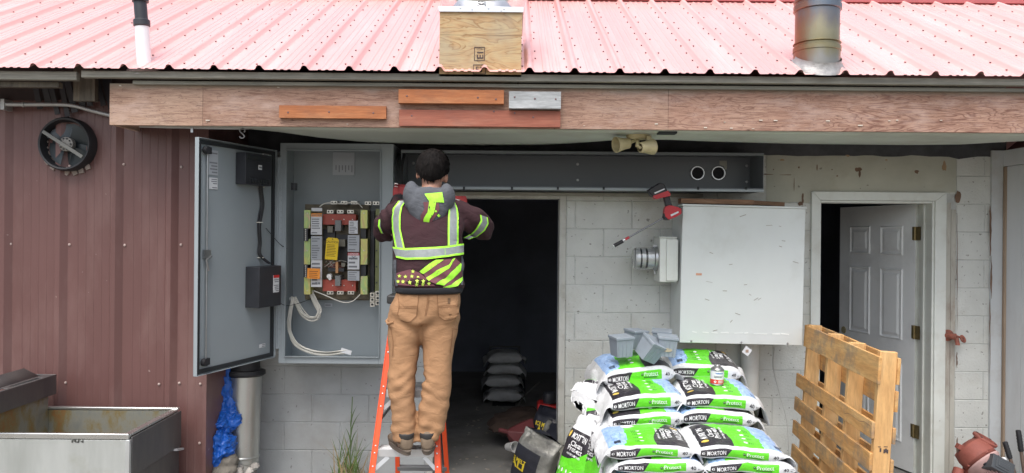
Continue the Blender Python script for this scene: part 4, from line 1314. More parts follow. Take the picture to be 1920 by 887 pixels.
# cordless driver with a long bit
M_tr = pm('tool_red', (.45, .02, .03), .35, var=.06); M_tb = pm('tool_black', (.02, .02, .023), .5)
t = thing('impact_driver', 'red and black cordless driver with long bit hanging by the white box', 'cordless driver', w(1270, 400, 5.04))
yT = 5.035
P_ = lambda u, v, dy=0: w(u, v, yT + dy)
mb = MB()
def slab(mb, pts, y0, y1, m): mb.prism([(P_(u, v).x, P_(u, v).z) for u, v in pts], y0, y1, m)
slab(mb, [(1244, 397), (1246, 388), (1254, 385), (1268, 388), (1276, 392), (1276, 401), (1266, 407), (1252, 412), (1246, 406)], yT - .028, yT + .028, 0)
slab(mb, [(1249, 405), (1255, 413), (1248, 413), (1243, 408), (1244, 400)], yT - .024, yT + .024, 1)
slab(mb, [(1272, 389), (1277, 391), (1277, 400), (1273, 403)], yT - .026, yT + .026, 1)
slab(mb, [(1255, 403), (1270, 396), (1271, 399), (1257, 406)], yT - .031, yT - .0285, 2)
mb.build('motor_housing', [M_tr, M_tb, M_lab], t, bevel=.005)
mb = MB(); slab(mb, [(1243, 370), (1254, 366), (1258, 382), (1262, 389), (1248, 391), (1246, 380)], yT - .019, yT + .019, 0); slab(mb, [(1246, 386), (1250, 381), (1252, 388), (1248, 392)], yT - .008, yT + .008, 1); mb.build('grip', [M_tb, M_tr], t, bevel=.006)
mb = MB(); slab(mb, [(1214, 357), (1236, 343), (1243, 346), (1249, 357), (1247, 362), (1229, 372), (1222, 369), (1215, 361)], yT - .042, yT + .042, 0)
bat = mb.build('battery', M_tb, t, bevel=.005)
mb = MB(); slab(mb, [(1222, 368), (1250, 358), (1255, 364), (1254, 368), (1228, 374)], yT - .043, yT + .043, 0); slab(mb, [(1221, 362), (1244, 352), (1247, 356), (1224, 367)], yT - .0435, yT - .0425, 1); slab(mb, [(1224, 362), (1243, 354), (1244, 356), (1226, 364)], yT - .0445, yT - .0436, 2)
mb.build('battery_foot', [M_tr, M_tb, M_lab], bat, bevel=.003)
mb = MB()
a = P_(1247, 407); b2 = P_(1172, 449); d = (b2 - a)
mb.tube([a, a + d * .95], .0058, 10, 0); mb.tube([a - d * .02, a + d * .06], .011, 12, 1); mb.tube([a + d * .90, a + d * 1.0], .009, 10, 2); mb.tube([a + d * 1.0, a + d * 1.05], .006, 8, 3)
mb.tube([P_(1168, 452), P_(1151, 461)], .0125, 12, 1); mb.tube([P_(1151.5, 460.8), P_(1150.3, 461.4)], .0125, 12, 3)
mb.build('long_bit', [pm('bit_steel', (.22, .23, .24), .4, metal=.7), M_tb, M_tr, M_alu], t)

# pipes and taps on the wall
mb = MB(); p = w(1406, 680, 5.34); mb.tube([(p.x, 5.34, 0), (p.x, 5.34, BZ0 + .03)], .063, 28)
tag(mb.build('drain_pipe', pm('old_white_pipe', (.62, .64, .62), .5, var=.06, dirt=(.4, .38, .33), dirt_amt=.4)), 'thick white plastic pipe standing below the white wall box', 'pipe')
mb = MB(); mb.tube(spline([w(1452, 652, 5.40), w(1450, 690, 5.40), w(1462, 740, 5.38), w(1475, 790, 5.33), w(1479, 850, 5.3), w(1480, 905, 5.3)], 6), .0022, 6)
tag(mb.build('wire', pm('thin_wire', (.42, .42, .4), .5)), 'thin loose wire hanging from the wall box to the ground', 'wire')
p = w(1786, 632, YW - .03)
t = thing('wall_tap', 'rusty red outdoor tap on the blocks right of the door', 'tap', p)
M_rr = pm('rusty_red', (.28, .09, .06), .7, var=.35, scale=25, dirt=(.12, .09, .07), dirt_amt=.6, dirt_scale=20)
mb = MB(); mb.tube([p + Vector((-.035, .028, .01)), p + Vector((-.02, -.02, .008)), p + Vector((0, -.05, .0))], [.024, .02, .017], 14); mb.tube([p + Vector((-.03, .0, .012)), p + Vector((.02, -.01, .012))], .015, 12)
mb.lathe([(.042, -.006), (.042, .008), (.02, .01)], TR(p.x - .025, p.y + .022, p.z + .01) @ ROTX(90), 18)
mb.tube([p + Vector((.0, -.045, .0)), p + Vector((.004, -.055, -.04)), p + Vector((.004, -.055, -.05))], [.015, .014, .017], 12)
mb.build('valve_body', M_rr, t)
mb = MB(); mb.lathe([(.012, .0), (.016, .006), (.027, .006), (.03, .0), (.027, -.006), (.014, -.006)], TR(p + Vector((.045, -.05, -.006))) @ ROTX(60) @ ROTY(30), 18); mb.tube([p + Vector((.02, -.02, .01)), p + Vector((.044, -.048, -.004))], .007, 8); mb.build('handwheel', M_rr, t)

# ================================================================ salt bags
def bag_material(name, flip):
    m, t = newmat(name)
    uv = t.n.new('ShaderNodeUVMap'); uv.uv_map = 'bag'
    s = t.sep(uv.outputs[0]); u, v = s[0], s[1]
    ns = t.noise(uv.outputs[0], 9, 4, .6)
    wob = t.math('MULTIPLY', t.math('SUBTRACT', ns, .5), .16)
    gt = lambda a, b: t.math('GREATER_THAN', a, b)
    lt = lambda a, b: t.math('LESS_THAN', a, b)
    mul = lambda *a: a[0] if len(a) == 1 else t.math('MULTIPLY', a[0], mul(*a[1:]))
    av = t.math('ABSOLUTE', v)
    vb = t.math('SUBTRACT', .540, av)                       # distance from the middle of the rear band
    front = t.math('MINIMUM', av, t.math('ABSOLUTE', vb))
    band = mul(lt(front, .030), gt(u, .045), lt(u, .80))
    slant = t.math('ADD', u, t.math('MULTIPLY', v, -1.1))
    bblack = mul(band, lt(slant, .36))
    uu = t.math('SUBTRACT', 1.0, u) if flip else u
    vv = v
    top = mul(gt(vv, .060), lt(vv, .455), gt(uu, .05), lt(uu, .965))
    bot = mul(lt(vv, -.060), gt(vv, -.455), gt(uu, .05), lt(uu, .965))
    curve = t.math('ADD', uu, t.math('MULTIPLY', t.math('POWER', t.math('MULTIPLY', t.math('ABSOLUTE', t.math('SUBTRACT', vv, .12)), 1.6), 2.0), .9 if not flip else .9))
    tblack = mul(top, lt(curve, .43))
    tblue = mul(top, gt(t.math('ADD', uu, t.math('ADD', wob, t.math('MULTIPLY', vv, .25))), .79))
    # ice blue drawing: slightly streaked
    blue = t.ramp(t.noise(uv.outputs[0], 22, 4, .6), [(.3, (.20, .34, .62)), (.6, (.36, .52, .80)), (.8, (.55, .68, .85))])
    white = (.66, .675, .69); green = (.12, .60, .02)
    dk = t.ramp(t.noise(uv.outputs[0], 35, 3, .6), [(.3, (.016, .015, .019)), (.7, (.036, .030, .040))])
    c = t.mix(top, white, green)
    c = t.mix(tblue, c, blue); c = t.mix(tblack, c, dk)
    c = t.mix(bot, c, green)
    c = t.mix(band, c, green); c = t.mix(bblack, c, dk)
    dirt = t.ramp(t.noise(t.mapping((1, 1, 1)), 7, 6, .7), [(.5, 0.0), (.75, .25)])
    c = t.mix(dirt, c, (.35, .33, .3))
    t.link(c, t.bsdf.inputs['Base Color'])
    t.bsdf.inputs['Roughness'].default_value = .36
    wr = t.noise(t.mapping((1, 1, 1)), 26, 4, .6, 1.0)
    t.bump(wr, .75, .009)
    return m


M_bag = bag_material('salt_bag_print', False)
M_bagf = bag_material('salt_bag_print_turned', True)
M_ptxt = pm('print_white', (.78, .79, .80), .4, var=.02)
M_pblk = pm('print_black', (.02, .02, .025), .4, var=.02)
M_pdk = pm('print_dark_green', (.04, .16, .02), .4, var=.02)
M_pylw = pm('print_yellow', (.7, .5, .1), .4, var=.02)


class Bag:
    def __init__(s, L=.46, Wd=.42, T=.116, seed=0, sag=.25, bulge=1.0, rough=1.0):
        s.L, s.W, s.T, s.seed, s.sag, s.k = L, Wd, T, seed, sag, rough
        N = 400; e = .42
        s.tab = []; acc = 0; pv = None
        for i in range(N + 1):
            p = s.sec(2 * PI * i / N - PI, e)
            if pv: acc += math.hypot(p[0] - pv[0], p[1] - pv[1])
            s.tab.append(acc); pv = p
        s.per = acc; s.e = e; s.N = N
        s.mid = s.tab[N // 2]

    def sec(s, phi, e):
        c, q = math.cos(phi), math.sin(phi)
        return (-s.W / 2 * math.copysign(abs(c) ** e, c), s.T / 2 * math.copysign(abs(q) ** e, q))

    def phi(s, v):
        a = s.mid + v * s.per / 1.08          # printed length 1.08 m round the bag
        a = a % s.per
        lo, hi = 0, s.N
        while hi - lo > 1:
            md = (lo + hi) // 2
            if s.tab[md] <= a: lo = md
            else: hi = md
        f = (a - s.tab[lo]) / max(1e-9, s.tab[hi] - s.tab[lo])
        return 2 * PI * (lo + f) / s.N - PI

    def raw(s, x, phi):
        h = s.L / 2; a = abs(x) / h
        y, z = s.sec(phi, s.e)
        t = max(0.0, (a - .60) / .40)
        if a <= 1: fl = math.sqrt(max(0.0, 1 - t * t * .985)); wf = 1 - .05 * t
        else: fl = .05; wf = .95 + .05 * min(1, (a - 1) * 6)
        p = Vector((x, y * wf, z * fl))
        if z > 0: p.z += .10 * s.T * (1 - min(1, a) ** 2) * (1 - (2 * y / s.W) ** 2) * fl
        q = Vector((x * 5, y * 5, z * 5))
        sd = Vector((s.seed * 3.7, s.seed * 1.3, s.seed * 7.1))
        p += Vector((.25, .8, .9)) * (.011 * s.k * noise.noise(q + sd) * max(.3, fl))
        p.z += .006 * s.k * noise.noise(Vector((x * 9, y * 22, z * 14)) + sd) * max(.4, fl)
        p += Vector((0, .5, .9)) * (.0034 * s.k * (.5 - abs(noise.noise(Vector((x * 15, y * 15, z * 15)) + sd)) * 2) * max(.3, fl))
        # creases running out from the end seams
        p.z += s.k * .009 * t * noise.noise(Vector((x * 4, y * 45, s.seed + z * 9)))
        p.y += s.k * .006 * t * noise.noise(Vector((x * 6, z * 60, s.seed)))
        if a > 1:
            g = 1.7 * (abs(x) - h) / .045
            g = min(g, 2.4)
            p.z += .016 * g * math.sin(y * 26 + s.seed * 2) + .022 * g * noise.noise(Vector((y * 9, x * 12, s.seed))) - .02 * g * g
            p.x += .012 * noise.noise(Vector((y * 14, 2, s.seed))) * g
        p.z -= s.sag * p.x * p.x
        return p

    def S(s, x, v, off=.0018):
        ph = s.phi(v); e = .004
        p = s.raw(x, ph)
        du = s.raw(x + e, ph) - s.raw(x - e, ph); dv = s.raw(x, ph + .02) - s.raw(x, ph - .02)
        n = du.cross(dv)
        if n.length > 1e-9: n.normalize()
        c = Vector((p.x, 0, 0))
        if n.dot(p - c) < 0: n = -n
        return p + n * off

    def mesh(s, M, flip=False, fin=.045, txt='front'):
        mb = MB(); uvs = []
        nx, nf, nphi = 40, 4, 56
        xs = [-s.L / 2 - fin * (1 - i / nf) for i in range(nf)] + [-s.L / 2 + s.L * i / nx for i in range(nx + 1)] + [s.L / 2 + fin * (i + 1) / nf for i in range(nf)]
        vs_ = [-.54 + 1.08 * j / nphi for j in range(nphi)]
        ph = [s.phi(v) for v in vs_]
        for x in xs:
            for p in ph: mb.v.append(s.raw(x, p))
        nX = len(xs)
        for i in range(nX - 1):
            for j in range(nphi):
                mb.f.append([i * nphi + j, (i + 1) * nphi + j, (i + 1) * nphi + (j + 1) % nphi, i * nphi + (j + 1) % nphi]); mb.m.append(0); mb.sm.append(True)
                v0, v1 = vs_[j], vs_[j] + 1.08 / nphi
                u0, u1 = xs[i] / s.L + .5, xs[i + 1] / s.L + .5
                uvs.append([(u0, v0), (u1, v0), (u1, v1), (u0, v1)])
        mb.f.append(list(range(nphi - 1, -1, -1))); mb.m.append(0); mb.sm.append(True); uvs.append([(0, 0)] * nphi)
        mb.f.append([(nX - 1) * nphi + j for j in range(nphi)]); mb.m.append(0); mb.sm.append(True); uvs.append([(0, 0)] * nphi)
        L = s.L; U = lambda u: (u - .5) * L
        if txt in ('front', 'both'):
            letters(mb, 'MORTON', .038, lambda x, y: s.S(U(.115) + x, -.013 + y), 1, .025, width=.098)
            mb.add([s.S(U(.075) + .008 * math.cos(a), .0 + .011 * math.sin(a)) for a in [2 * PI * k / 10 for k in range(10)]], [tuple(range(10))], 1)
            mb.add([s.S(U(.078) + .0025 * math.cos(a), .001 + .008 * math.sin(a), .003) for a in [2 * PI * k / 8 for k in range(8)]], [tuple(range(8))], 2)
            letters(mb, 'Protect', .030, lambda x, y: s.S(U(.555) + x, -.004 + y), 1, .012)
            mb.add([s.S(U(.527) + .008 * math.cos(a), .004 + .008 * math.sin(a)) for a in [2 * PI * k / 10 for k in range(10)]], [tuple(range(10))], 3)
            letters(mb, '& Clean', .010, lambda x, y: s.S(U(.515) + x, .0015 + y, .003), 1)
            mb.add([s.S(U(.545) + x, -.018 + y) for x, y in ((0, 0), (.085, 0), (.085, .007), (0, .007))], [(0, 1, 2, 3)], 3)
            letters(mb, '40', .030, lambda x, y: s.S(U(.85) + x, -.015 + y), 2, .02)
            letters(mb, 'lb', .014, lambda x, y: s.S(U(.935) + x, -.015 + y), 2, .01)
        if txt == 'both':
            letters(mb, 'MORTON', .040, lambda x, y: s.S(U(.12) + x, .53 - y), 1, .025, width=.12)
        # print on the wide face, running across the bag
        f = (lambda u: U(1 - u)) if flip else U
        sg = -1 if flip else 1
        for word, uu, sz, ln in (('MORTON', .16, .048, .20), ('Clean', .25, .044, .15), ('Protect', .315, .044, .19), ('WATER SOFTENER', .37, .016, .19)):
            letters(mb, word, sz, lambda x, y: s.S(f(uu) - sg * y + 0, .25 + sg * (x - ln / 2), .002), 1, .015, width=ln)
        mb.add([s.S(f(.12) + .02 * math.cos(a), .25 - sg * .135 + .014 * math.sin(a), .002) for a in [2 * PI * k / 12 for k in range(12)]], [tuple(range(12))], 4)
        for k in range(4):
            mb.add([s.S(f(.575) + .012 * math.cos(a), .115 + .055 * k + .010 * math.sin(a), .002) for a in [2 * PI * q / 12 for q in range(12)]], [tuple(range(12))], 1)
            for j in range(3):
                uu = .615 + .02 * j
                mb.add([s.S(f(uu) + a * .003, .115 + .055 * k + b, .002) for a, b in ((0, -.014), (1, -.014), (1, .014 - .004 * j), (0, .014 - .004 * j))], [(0, 1, 2, 3)], 3)
        for j in range(7):   # bar code
            mb.add([s.S(f(.895) + a * .05 * 1, .085 + j * .0065 + b, .002) for a, b in ((0, 0), (.7, 0), (.7, .0035), (0, .0035))], [(0, 1, 2, 3)], 2)
        for a0, b0, a1, b1 in ((.80, .20, .90, .20), (.80, .20, .80, .26), (.90, .20, .90, .26), (.80, .26, .90, .26)):
            if a0 == a1: q = [(f(a0) - .001, b0), (f(a0) + .001, b0), (f(a0) + .001, b1), (f(a0) - .001, b1)]
            else: q = [(f(a0), b0 - .001), (f(a1), b0 - .001), (f(a1), b0 + .001), (f(a0), b0 + .001)]
            mb.add([s.S(x, y, .002) for x, y in q], [(0, 1, 2, 3)], 5)
        nb = len(uvs)
        me = mb.mesh('salt_bag', [M_bagf if flip else M_bag, M_ptxt, M_pblk, M_pdk, M_pylw, pm_blue], angle=50)
        ul = me.uv_layers.new(name='bag')
        # recalc may have reversed a face's winding, so look corners up by position in the face list
        return me, mb, uvs

    def make(s, M, label, flip=False, fin=.045, txt='front'):
        global pm_blue
        me, mb, uvs = s.mesh(M, flip, fin, txt)
        ul = me.uv_layers['bag']
        for pi, pol in enumerate(me.polygons):
            if pi >= len(uvs): break
            ref = {vi: uvs[pi][k] for k, vi in enumerate(mb.f[pi])}
            for li in pol.loop_indices: ul.data[li].uv = ref.get(me.loops[li].vertex_index, (0, 0))
        o = bpy.data.objects.new('salt_bag', me); COL.objects.link(o)
        o.matrix_world = M
        return tag(o, label, 'salt bag', 'printed salt bags stacked by the wall')


pm_blue = pm('print_blue', (.12, .2, .4), .4)
bx = lambda x, y, z, yaw=0, tilt=0, pitch=0: TR(x, y, z) @ ROTZ(yaw) @ ROTY(tilt) @ ROTX(pitch)
BAGS = [
    # front pile
    (Bag(.475, .38, .080, 1), bx(.745, 4.15, .650, 1, -1.0, 4), 'left salt bag on top of the front pile, blue end on the left', True, .04),
    (Bag(.475, .38, .084, 2), bx(.79, 4.14, .570, 0, -.5, 2), 'left salt bag second down in the front pile, black name strip fully showing', False, .04),
    (Bag(.475, .38, .080, 3), bx(1.235, 4.15, .650, -1, 2.0, 4.5), 'right salt bag topping the front pile beside the pallet', False, .05),
    (Bag(.475, .38, .084, 4), bx(1.285, 4.14, .568, -1, 1.5, 2), 'right salt bag at the bottom of the front pile nearest the pallet', True, .05),
    (Bag(.475, .38, .088, 5), bx(.80, 4.13, .474, 0, 0), 'salt bag barely showing under the left column of the front pile', True, .04),
    (Bag(.475, .38, .088, 6), bx(1.29, 4.13, .472, 0, 1), 'salt bag barely showing under the right column of the front pile', False, .04),
    # rear pile
    (Bag(.46, .42, .100, 7), bx(.80, 4.64, .817, 4, -4.0, 6), 'left salt bag with black end left, just under the bag carrying grey boxes', False, .07),
    (Bag(.46, .42, .106, 8), bx(.795, 4.61, .710, 4, -4.0, 4), 'third salt bag down in the left column of the rear pile', False, .07),
    (Bag(.46, .42, .10, 9), bx(.81, 4.62, .606, 2, -2.0), 'fourth salt bag down in the left column of the rear pile', False, .07),
    (Bag(.46, .42, .13, 10), bx(.79, 4.89, .922, 6, -5, 5), 'top salt bag of the left column carrying the grey electrical boxes', True, .05),
    (Bag(.46, .42, .100, 11), bx(1.265, 4.64, .816, -2, 1.6, 5), 'right salt bag of the rear pile with the small can standing on it', False, .06),
    (Bag(.46, .42, .096, 12), bx(1.235, 4.62, .718, 0, .5, 3), 'third salt bag down in the right column of the rear pile', True, .05),
    (Bag(.46, .42, .10, 13), bx(1.225, 4.62, .622, 0, .2), 'fourth salt bag down in the right column of the rear pile', False, .05),
    (Bag(.46, .42, .125, 14), bx(1.275, 5.03, .925, -3, 2.0, 5), 'top salt bag of the right column right under the white wall box', True, .05),
]
for bag, M, lab, fl, fin in BAGS: bag.make(M, lab, fl, fin)


def frame(xd, zd):
    x = Vector(xd).normalized(); z = Vector(zd); z = (z - x * z.dot(x)).normalized(); y = z.cross(x)
    return Matrix(((x.x, y.x, z.x, 0), (x.y, y.y, z.y, 0), (x.z, y.z, z.z, 0), (0, 0, 0, 1)))


Bag(.46, .25, .11, 21, .1).make(TR(w(1084, 878, 4.42)) @ frame((-.30, -.06, -.95), (-.72, -.66, .20)), 'salt bag standing on end at the far left beside the doorway frame', False, .05, 'both')
Bag(.46, .26, .12, 22, .1).make(TR(w(1121, 885, 4.30)) @ frame((-.16, -.12, -.95), (-.93, -.30, .1)), 'salt bag standing on end wedged between the leaning bag and the pile', False, .06, 'both')
# slack bag ends sticking out on the left of the rear pile
M_film = pm('white_film', (.6, .61, .62), .35, var=.06, bump=.5, bscale=20, bdist=.006)
for k, (u, v, y, sz, sd) in enumerate(((1102, 732, 4.80, .09, 31), (1104, 782, 4.62, .09, 33))):
    Bag(.16, .20, sz, sd, .2, rough=1.8).make(TR(w(u + 20, v, y)) @ ROTZ(62 + 20 * k) @ ROTY(20 - 30 * k) @ ROTX(12), ('crumpled salt bag end poking out on the left, level with the black ended bag', 'crumpled salt bag end poking out on the left, above the standing bags')[k], False, .08, 'none')

# ================================================================ grey boxes and can on the bags
M_pvc = pm('grey_pvc', (.26, .30, .345), .5, var=.06, scale=8, dirt=(.2, .19, .17), dirt_amt=.25, dirt_scale=12)


def jbox(M, label, s=.125, mark=False):
    t = thing('junction_box', label, 'electrical box', M.to_translation(), 'grey electrical boxes on the salt bags')
    mb = MB(); h = s * .46; b_ = s * .40
    lo = [Vector((a * b_, c * b_, 0)) for a, c in ((-1, -1), (1, -1), (1, 1), (-1, 1))]
    hi = [Vector((a * h, c * h, s * .86)) for a, c in ((-1, -1), (1, -1), (1, 1), (-1, 1))]
    mb.rings([lo, hi], 0, True, M)
    for a in (-.5, -.2, .1, .4): mb.beam(M @ Vector((a * b_ * 1.6, -b_ - .001, .004)), M @ Vector((a * h * 1.6, -h - .001, s * .8)), .003, .004, 0)
    mb.build('box_body', M_pvc, t, bevel=.004)
    mb = MB(); q = s * .5; mb.box(-q, q, -q, q, s * .87, s * 1.0, 0, M)
    for a in (-1, 1): mb.lathe([(0, .003), (.005, .002), (.006, 0)], M @ TR(a * q * .75, -q * .75, s), 8)
    mb.build('box_lid', M_pvc, t, bevel=.004)
    if mark:
        mb = MB(); mb.lathe([(0, .002), (.028, .002), (.028, -.001)], M @ TR(0, -b_ - .004, s * .36) @ ROTX(84) @ Matrix.Scale(.42, 4, Vector((0, 1, 0))), 18); mb.build('knockout_mark', pm('tan_mark', (.33, .29, .2), .7), t)


jb = lambda u, v, y, yaw, a=0, b=0: TR(w(u, v, y)) @ ROTZ(yaw) @ ROTX(a) @ ROTY(b)
jbox(jb(1165, 667, 4.74, 18, 3, -2), 'leftmost grey plastic box upright on the top left salt bag', .128)
jbox(jb(1190, 652, 4.90, 30, 4, 3), 'grey plastic box at the back behind the tilted one', .12)
jbox(jb(1208, 670, 4.72, 22, 26, 24), 'grey plastic box tipped over in the middle of the five', .132)
jbox(jb(1239, 655, 4.93, -12, 2, 3), 'rear right grey plastic box half hidden against the white wall box', .13)
jbox(jb(1249, 666, 4.72, -6, 4, 4), 'front right grey plastic box with a tan oval mark', .125, True)
p = w(1344, 711, 4.60)
t = thing('cement_can', 'small metal can with blue and red label standing on a salt bag', 'can', p)
CM = TR(p.x, p.y, .872) @ ROTY(1.5)
mb = MB(); mb.lathe([(.0, .0), (.040, 0), (.042, .003), (.0405, .006), (.0405, .09), (.042, .094), (.038, .098), (.030, .108), (.02, .112), (.02, .118), (.016, .122), (0, .122)], CM, 28); mb.build('can_body', M_steel, t)
mb = MB(); mb.lathe([(.0412, .010), (.0412, .036)], CM, 28, 1); mb.lathe([(.0412, .0362), (.0412, .086)], CM, 28, 0)
cyl = lambda x, y, r=.0418: CM @ Vector((r * math.sin(x / .041), -r * math.cos(x / .041), y))
for z, a, b2, m in ((.074, -.022, .03, 2), (.070, -.016, .024, 2), (.056, -.03, .028, 3), (.051, -.03, .02, 3), (.047, -.03, .024, 3), (.028, -.004, .03, 0), (.022, -.004, .026, 0), (.016, -.004, .03, 0)):
    mb.grid(lambda i, j: cyl(a + (b2 - a) * i, z + .0028 * j), 6, 1, m)
mb.add([cyl(x, y) for x, y in ((-.03, .023), (-.021, .032), (-.012, .023), (-.021, .014))], [(0, 1, 2, 3)], 0)
mb.build('can_label', [pm('can_white', (.72, .74, .76), .35), pm('can_red', (.62, .05, .03), .35), pm('can_blue', (.05, .18, .5), .35), M_line], t)

# ================================================================ leaning pallet
M_pal = wood('pallet_pine', (.50, .245, .075), (.62, .345, .125), (.70, .44, .19), (5, .7, 5), 2.2, .7, .35, dirt=(.16, .15, .13), dirt_amt=.9)
M_pals = wood('pallet_stringer', (.56, .30, .11), (.68, .41, .17), (.74, .50, .24), (5, 5, .7), 2.0, .7, .3, dirt=(.5, .28, .12), dirt_amt=.4)
yn, yf = 3.955, 5.12
pb = Vector((1.885, yn, 0))
PM = TR(pb) @ ROTZ(-3.6) @ ROTY(3.0) @ ROTX(1.0)
t = thing('pallet', 'pale wooden pallet standing on edge in front of the panelled door', 'pallet', pb)
LY = yf - yn
for i, yy in enumerate((0, .40, .74, LY - .04)):
    mb = MB()
    # notched stringer: side profile in (x, z)
    if i == 0:
        prof = [(0, .0), (.089, .0), (.089, 1.19), (0, 1.19)]
    else: prof = [(0, 0), (.089, 0), (.089, 1.17), (0, 1.17)]
    mb.prism(prof, yy, yy + .038, 0, PM)
    o = mb.build('stringer', M_pals, t, bevel=.003)
    if i == 0:
        mb = MB()
        for s_, z, sz in (('WP', .47, .045), ('JA', .37, .045), ('E-3', .24, .045), ('HT', .10, .045)):
            letters(mb, s_, sz, lambda x, y: PM @ Vector((.03 + y, -.0022, z - x)), 0, .03)
        for x, z in ((.03, .66), (.05, .655), (.058, .66), (.066, .655)): mb.box(x, x + .008, -.0022, -.001, z, z + .02, 0, PM)
        mb.box(.02, .035, -.0022, -.001, .685, .688, 0, PM); mb.box(.05, .07, -.0022, -.001, .688, .691, 0, PM)
        mb.build('stencil', M_ink, o)


def pboard(x, th, z0, z1, ya, yb_, sd):
    mb = MB(); n = 16; rg = []
    for i in range(n + 1):
        y = ya + (yb_ - ya) * i / n
        e = lambda k, a=.004: a * noise.noise(Vector((y * 3.5, k, sd)))
        o = .003 * noise.noise(Vector((y * 2, 9, sd)))
        rg.append([Vector((x + o, y, z0 + e(1))), Vector((x + th + o, y, z0 + e(1))), Vector((x + th + o, y, z1 + e(2))), Vector((x + o, y, z1 + e(2)))])
    mb.rings(rg, 0, True, PM)
    o = mb.build('deck_board', M_pal, t, bevel=.0025)
    return o


for k, (z0, z1, e0, e1) in enumerate(((1.02, 1.165, -.03, .0), (.725, .815, .0, .10), (.555, .648, .0, .105), (.39, .485, -.005, .11), (.225, .32, .0, .10), (.02, .155, .0, .06))):
    pboard(-.0175, .017, z0, z1, e0 + .001, LY + e1, k)
    mb = MB()
for k, (z0, z1) in enumerate(((1.02, 1.16), (.875, .985), (.705, .79), (.53, .62), (.36, .45), (.19, .28), (.0, .13))):
    pboard(.0895, .017, z0, z1, -.006, LY + .02, 20 + k)
mb = MB()
for k in range(5): mb.tube(spline([PM @ Vector((-.019, .02 + .07 * j, .79 - .004 * j + .006 * math.sin(j * 2.1 + k) - k * .002)) for j in range(6)], 4), .0012, 4) if k < 1 else None
mb.build('split_line', M_rust, t)

# ================================================================ pump and bolt cutter
M_iron = pm('red_cast_iron', (.24, .07, .052), .7, var=.2, scale=14, bump=.4, bscale=70, dirt=(.2, .09, .07), dirt_amt=.5)
M_pink = pm('faded_pink_paint', (.46, .30, .285), .75, var=.12, scale=12, dirt=(.32, .16, .13), dirt_amt=.6, dirt_scale=8)
c = w(1830, 853, 5.02)
t = thing('pump', 'red cast iron pump with faded pink ribbed motor lying by the wall', 'pump', (c.x, c.y, 0))
ax = Vector((.40, -.62, -.62)).normalized()
AM = TR(c) @ frame(ax.cross(Vector((0, 0, 1))), ax)
mb = MB(); mb.lathe([(0, -.09), (.06, -.088), (.105, -.06), (.118, -.02), (.116, .03), (.10, .05), (0, .052)], AM, 32)
mb.tube([AM @ Vector((-.07, .04, -.02)), AM @ Vector((-.03, .10, -.03)), c + Vector((.055, .02, .085))], [.07, .062, .055], 18)
for a in (.4, 1.6, 2.8, 4.0, 5.2): mb.lathe([(0, .016), (.012, .014), (.014, 0)], AM @ TR(.105 * math.cos(a), .105 * math.sin(a), .03), 6)
mb.cbox(c + Vector((-.105, .0, .05)), .05, .04, .035, 0, rot=Matrix.Rotation(.5, 3, 'Y')); mb.tube([c + Vector((-.1, .02, -.1)), c + Vector((-.13, .0, -.16))], .035, 12)
mb.tube([c + Vector((0, .0, -.06)), Vector((c.x - .02, c.y + .05, 0.0))], .07, 14)
mb.build('volute', M_iron, t, bevel=.002)
fd = Vector((.42, -.22, .88)).normalized(); fc = c + Vector((.068, .015, .098))
FMx = TR(fc) @ frame(fd.cross(Vector((0, 1, 0))), fd)
mb = MB(); mb.lathe([(.045, -.004), (.047, .012), (.05, .014), (.076, .012), (.08, .006), (.078, -.008), (.05, -.014), (.045, -.06)], FMx, 32)
for k in range(4):
    a = k * PI / 2 + .6; mb.lathe([(0, .0155), (.008, .0155), (.008, .012)], FMx @ TR(.064 * math.cos(a), .064 * math.sin(a), 0), 8, 1)
mb.lathe([(0, -.012), (.0449, -.012)], FMx, 24, 1)
mb.build('flange', [M_iron, M_dark], t)
mb = MB(); mb.lathe([(.115, .052), (.118, .062), (.112, .075), (.085, .095), (.075, .12), (0, .12)], AM, 32)
for a in (1.0, 2.2, 3.4, 4.6, 5.8): mb.lathe([(0, .010), (.010, .009), (.011, 0)], AM @ TR(.1 * math.cos(a), .1 * math.sin(a), .083), 6, 1)
mb.build('adapter', [M_pink, M_dark], t)
mb = MB(); mb.lathe([(0, .12), (.072, .12), (.072, .36), (.05, .37), (0, .37)], AM, 24)
for k in range(36):
    a = 2 * PI * k / 36; mb.beam(AM @ Vector((.078 * math.cos(a), .078 * math.sin(a), .125)), AM @ Vector((.078 * math.cos(a), .078 * math.sin(a), .355)), .0045, .016, 0, up=AM.to_3x3() @ Vector((math.cos(a), math.sin(a), 0)))
mb.build('motor', M_pink, t)
mb = MB(); tb = w(1872, 872, 4.90)
TBM = TR(tb) @ ROTY(28) @ ROTX(-25)
mb.box(-.085, .075, -.05, .06, -.06, .035, 0, TBM); mb.box(-.06, .05, -.055, -.049, -.045, .012, 0, TBM); mb.box(-.045, .035, -.0585, -.0545, -.03, .0, 0, TBM); mb.box(-.07, .06, -.03, .04, .0352, .043, 0, TBM)
mb.lathe([(.016, 0), (.016, .02), (.01, .024), (0, .024)], TBM @ TR(.03, .0, .043), 12, 1)
mb.build('terminal_box', [pm('dark_grey_box', (.055, .062, .07), .5), M_pvcw], t, bevel=.008)

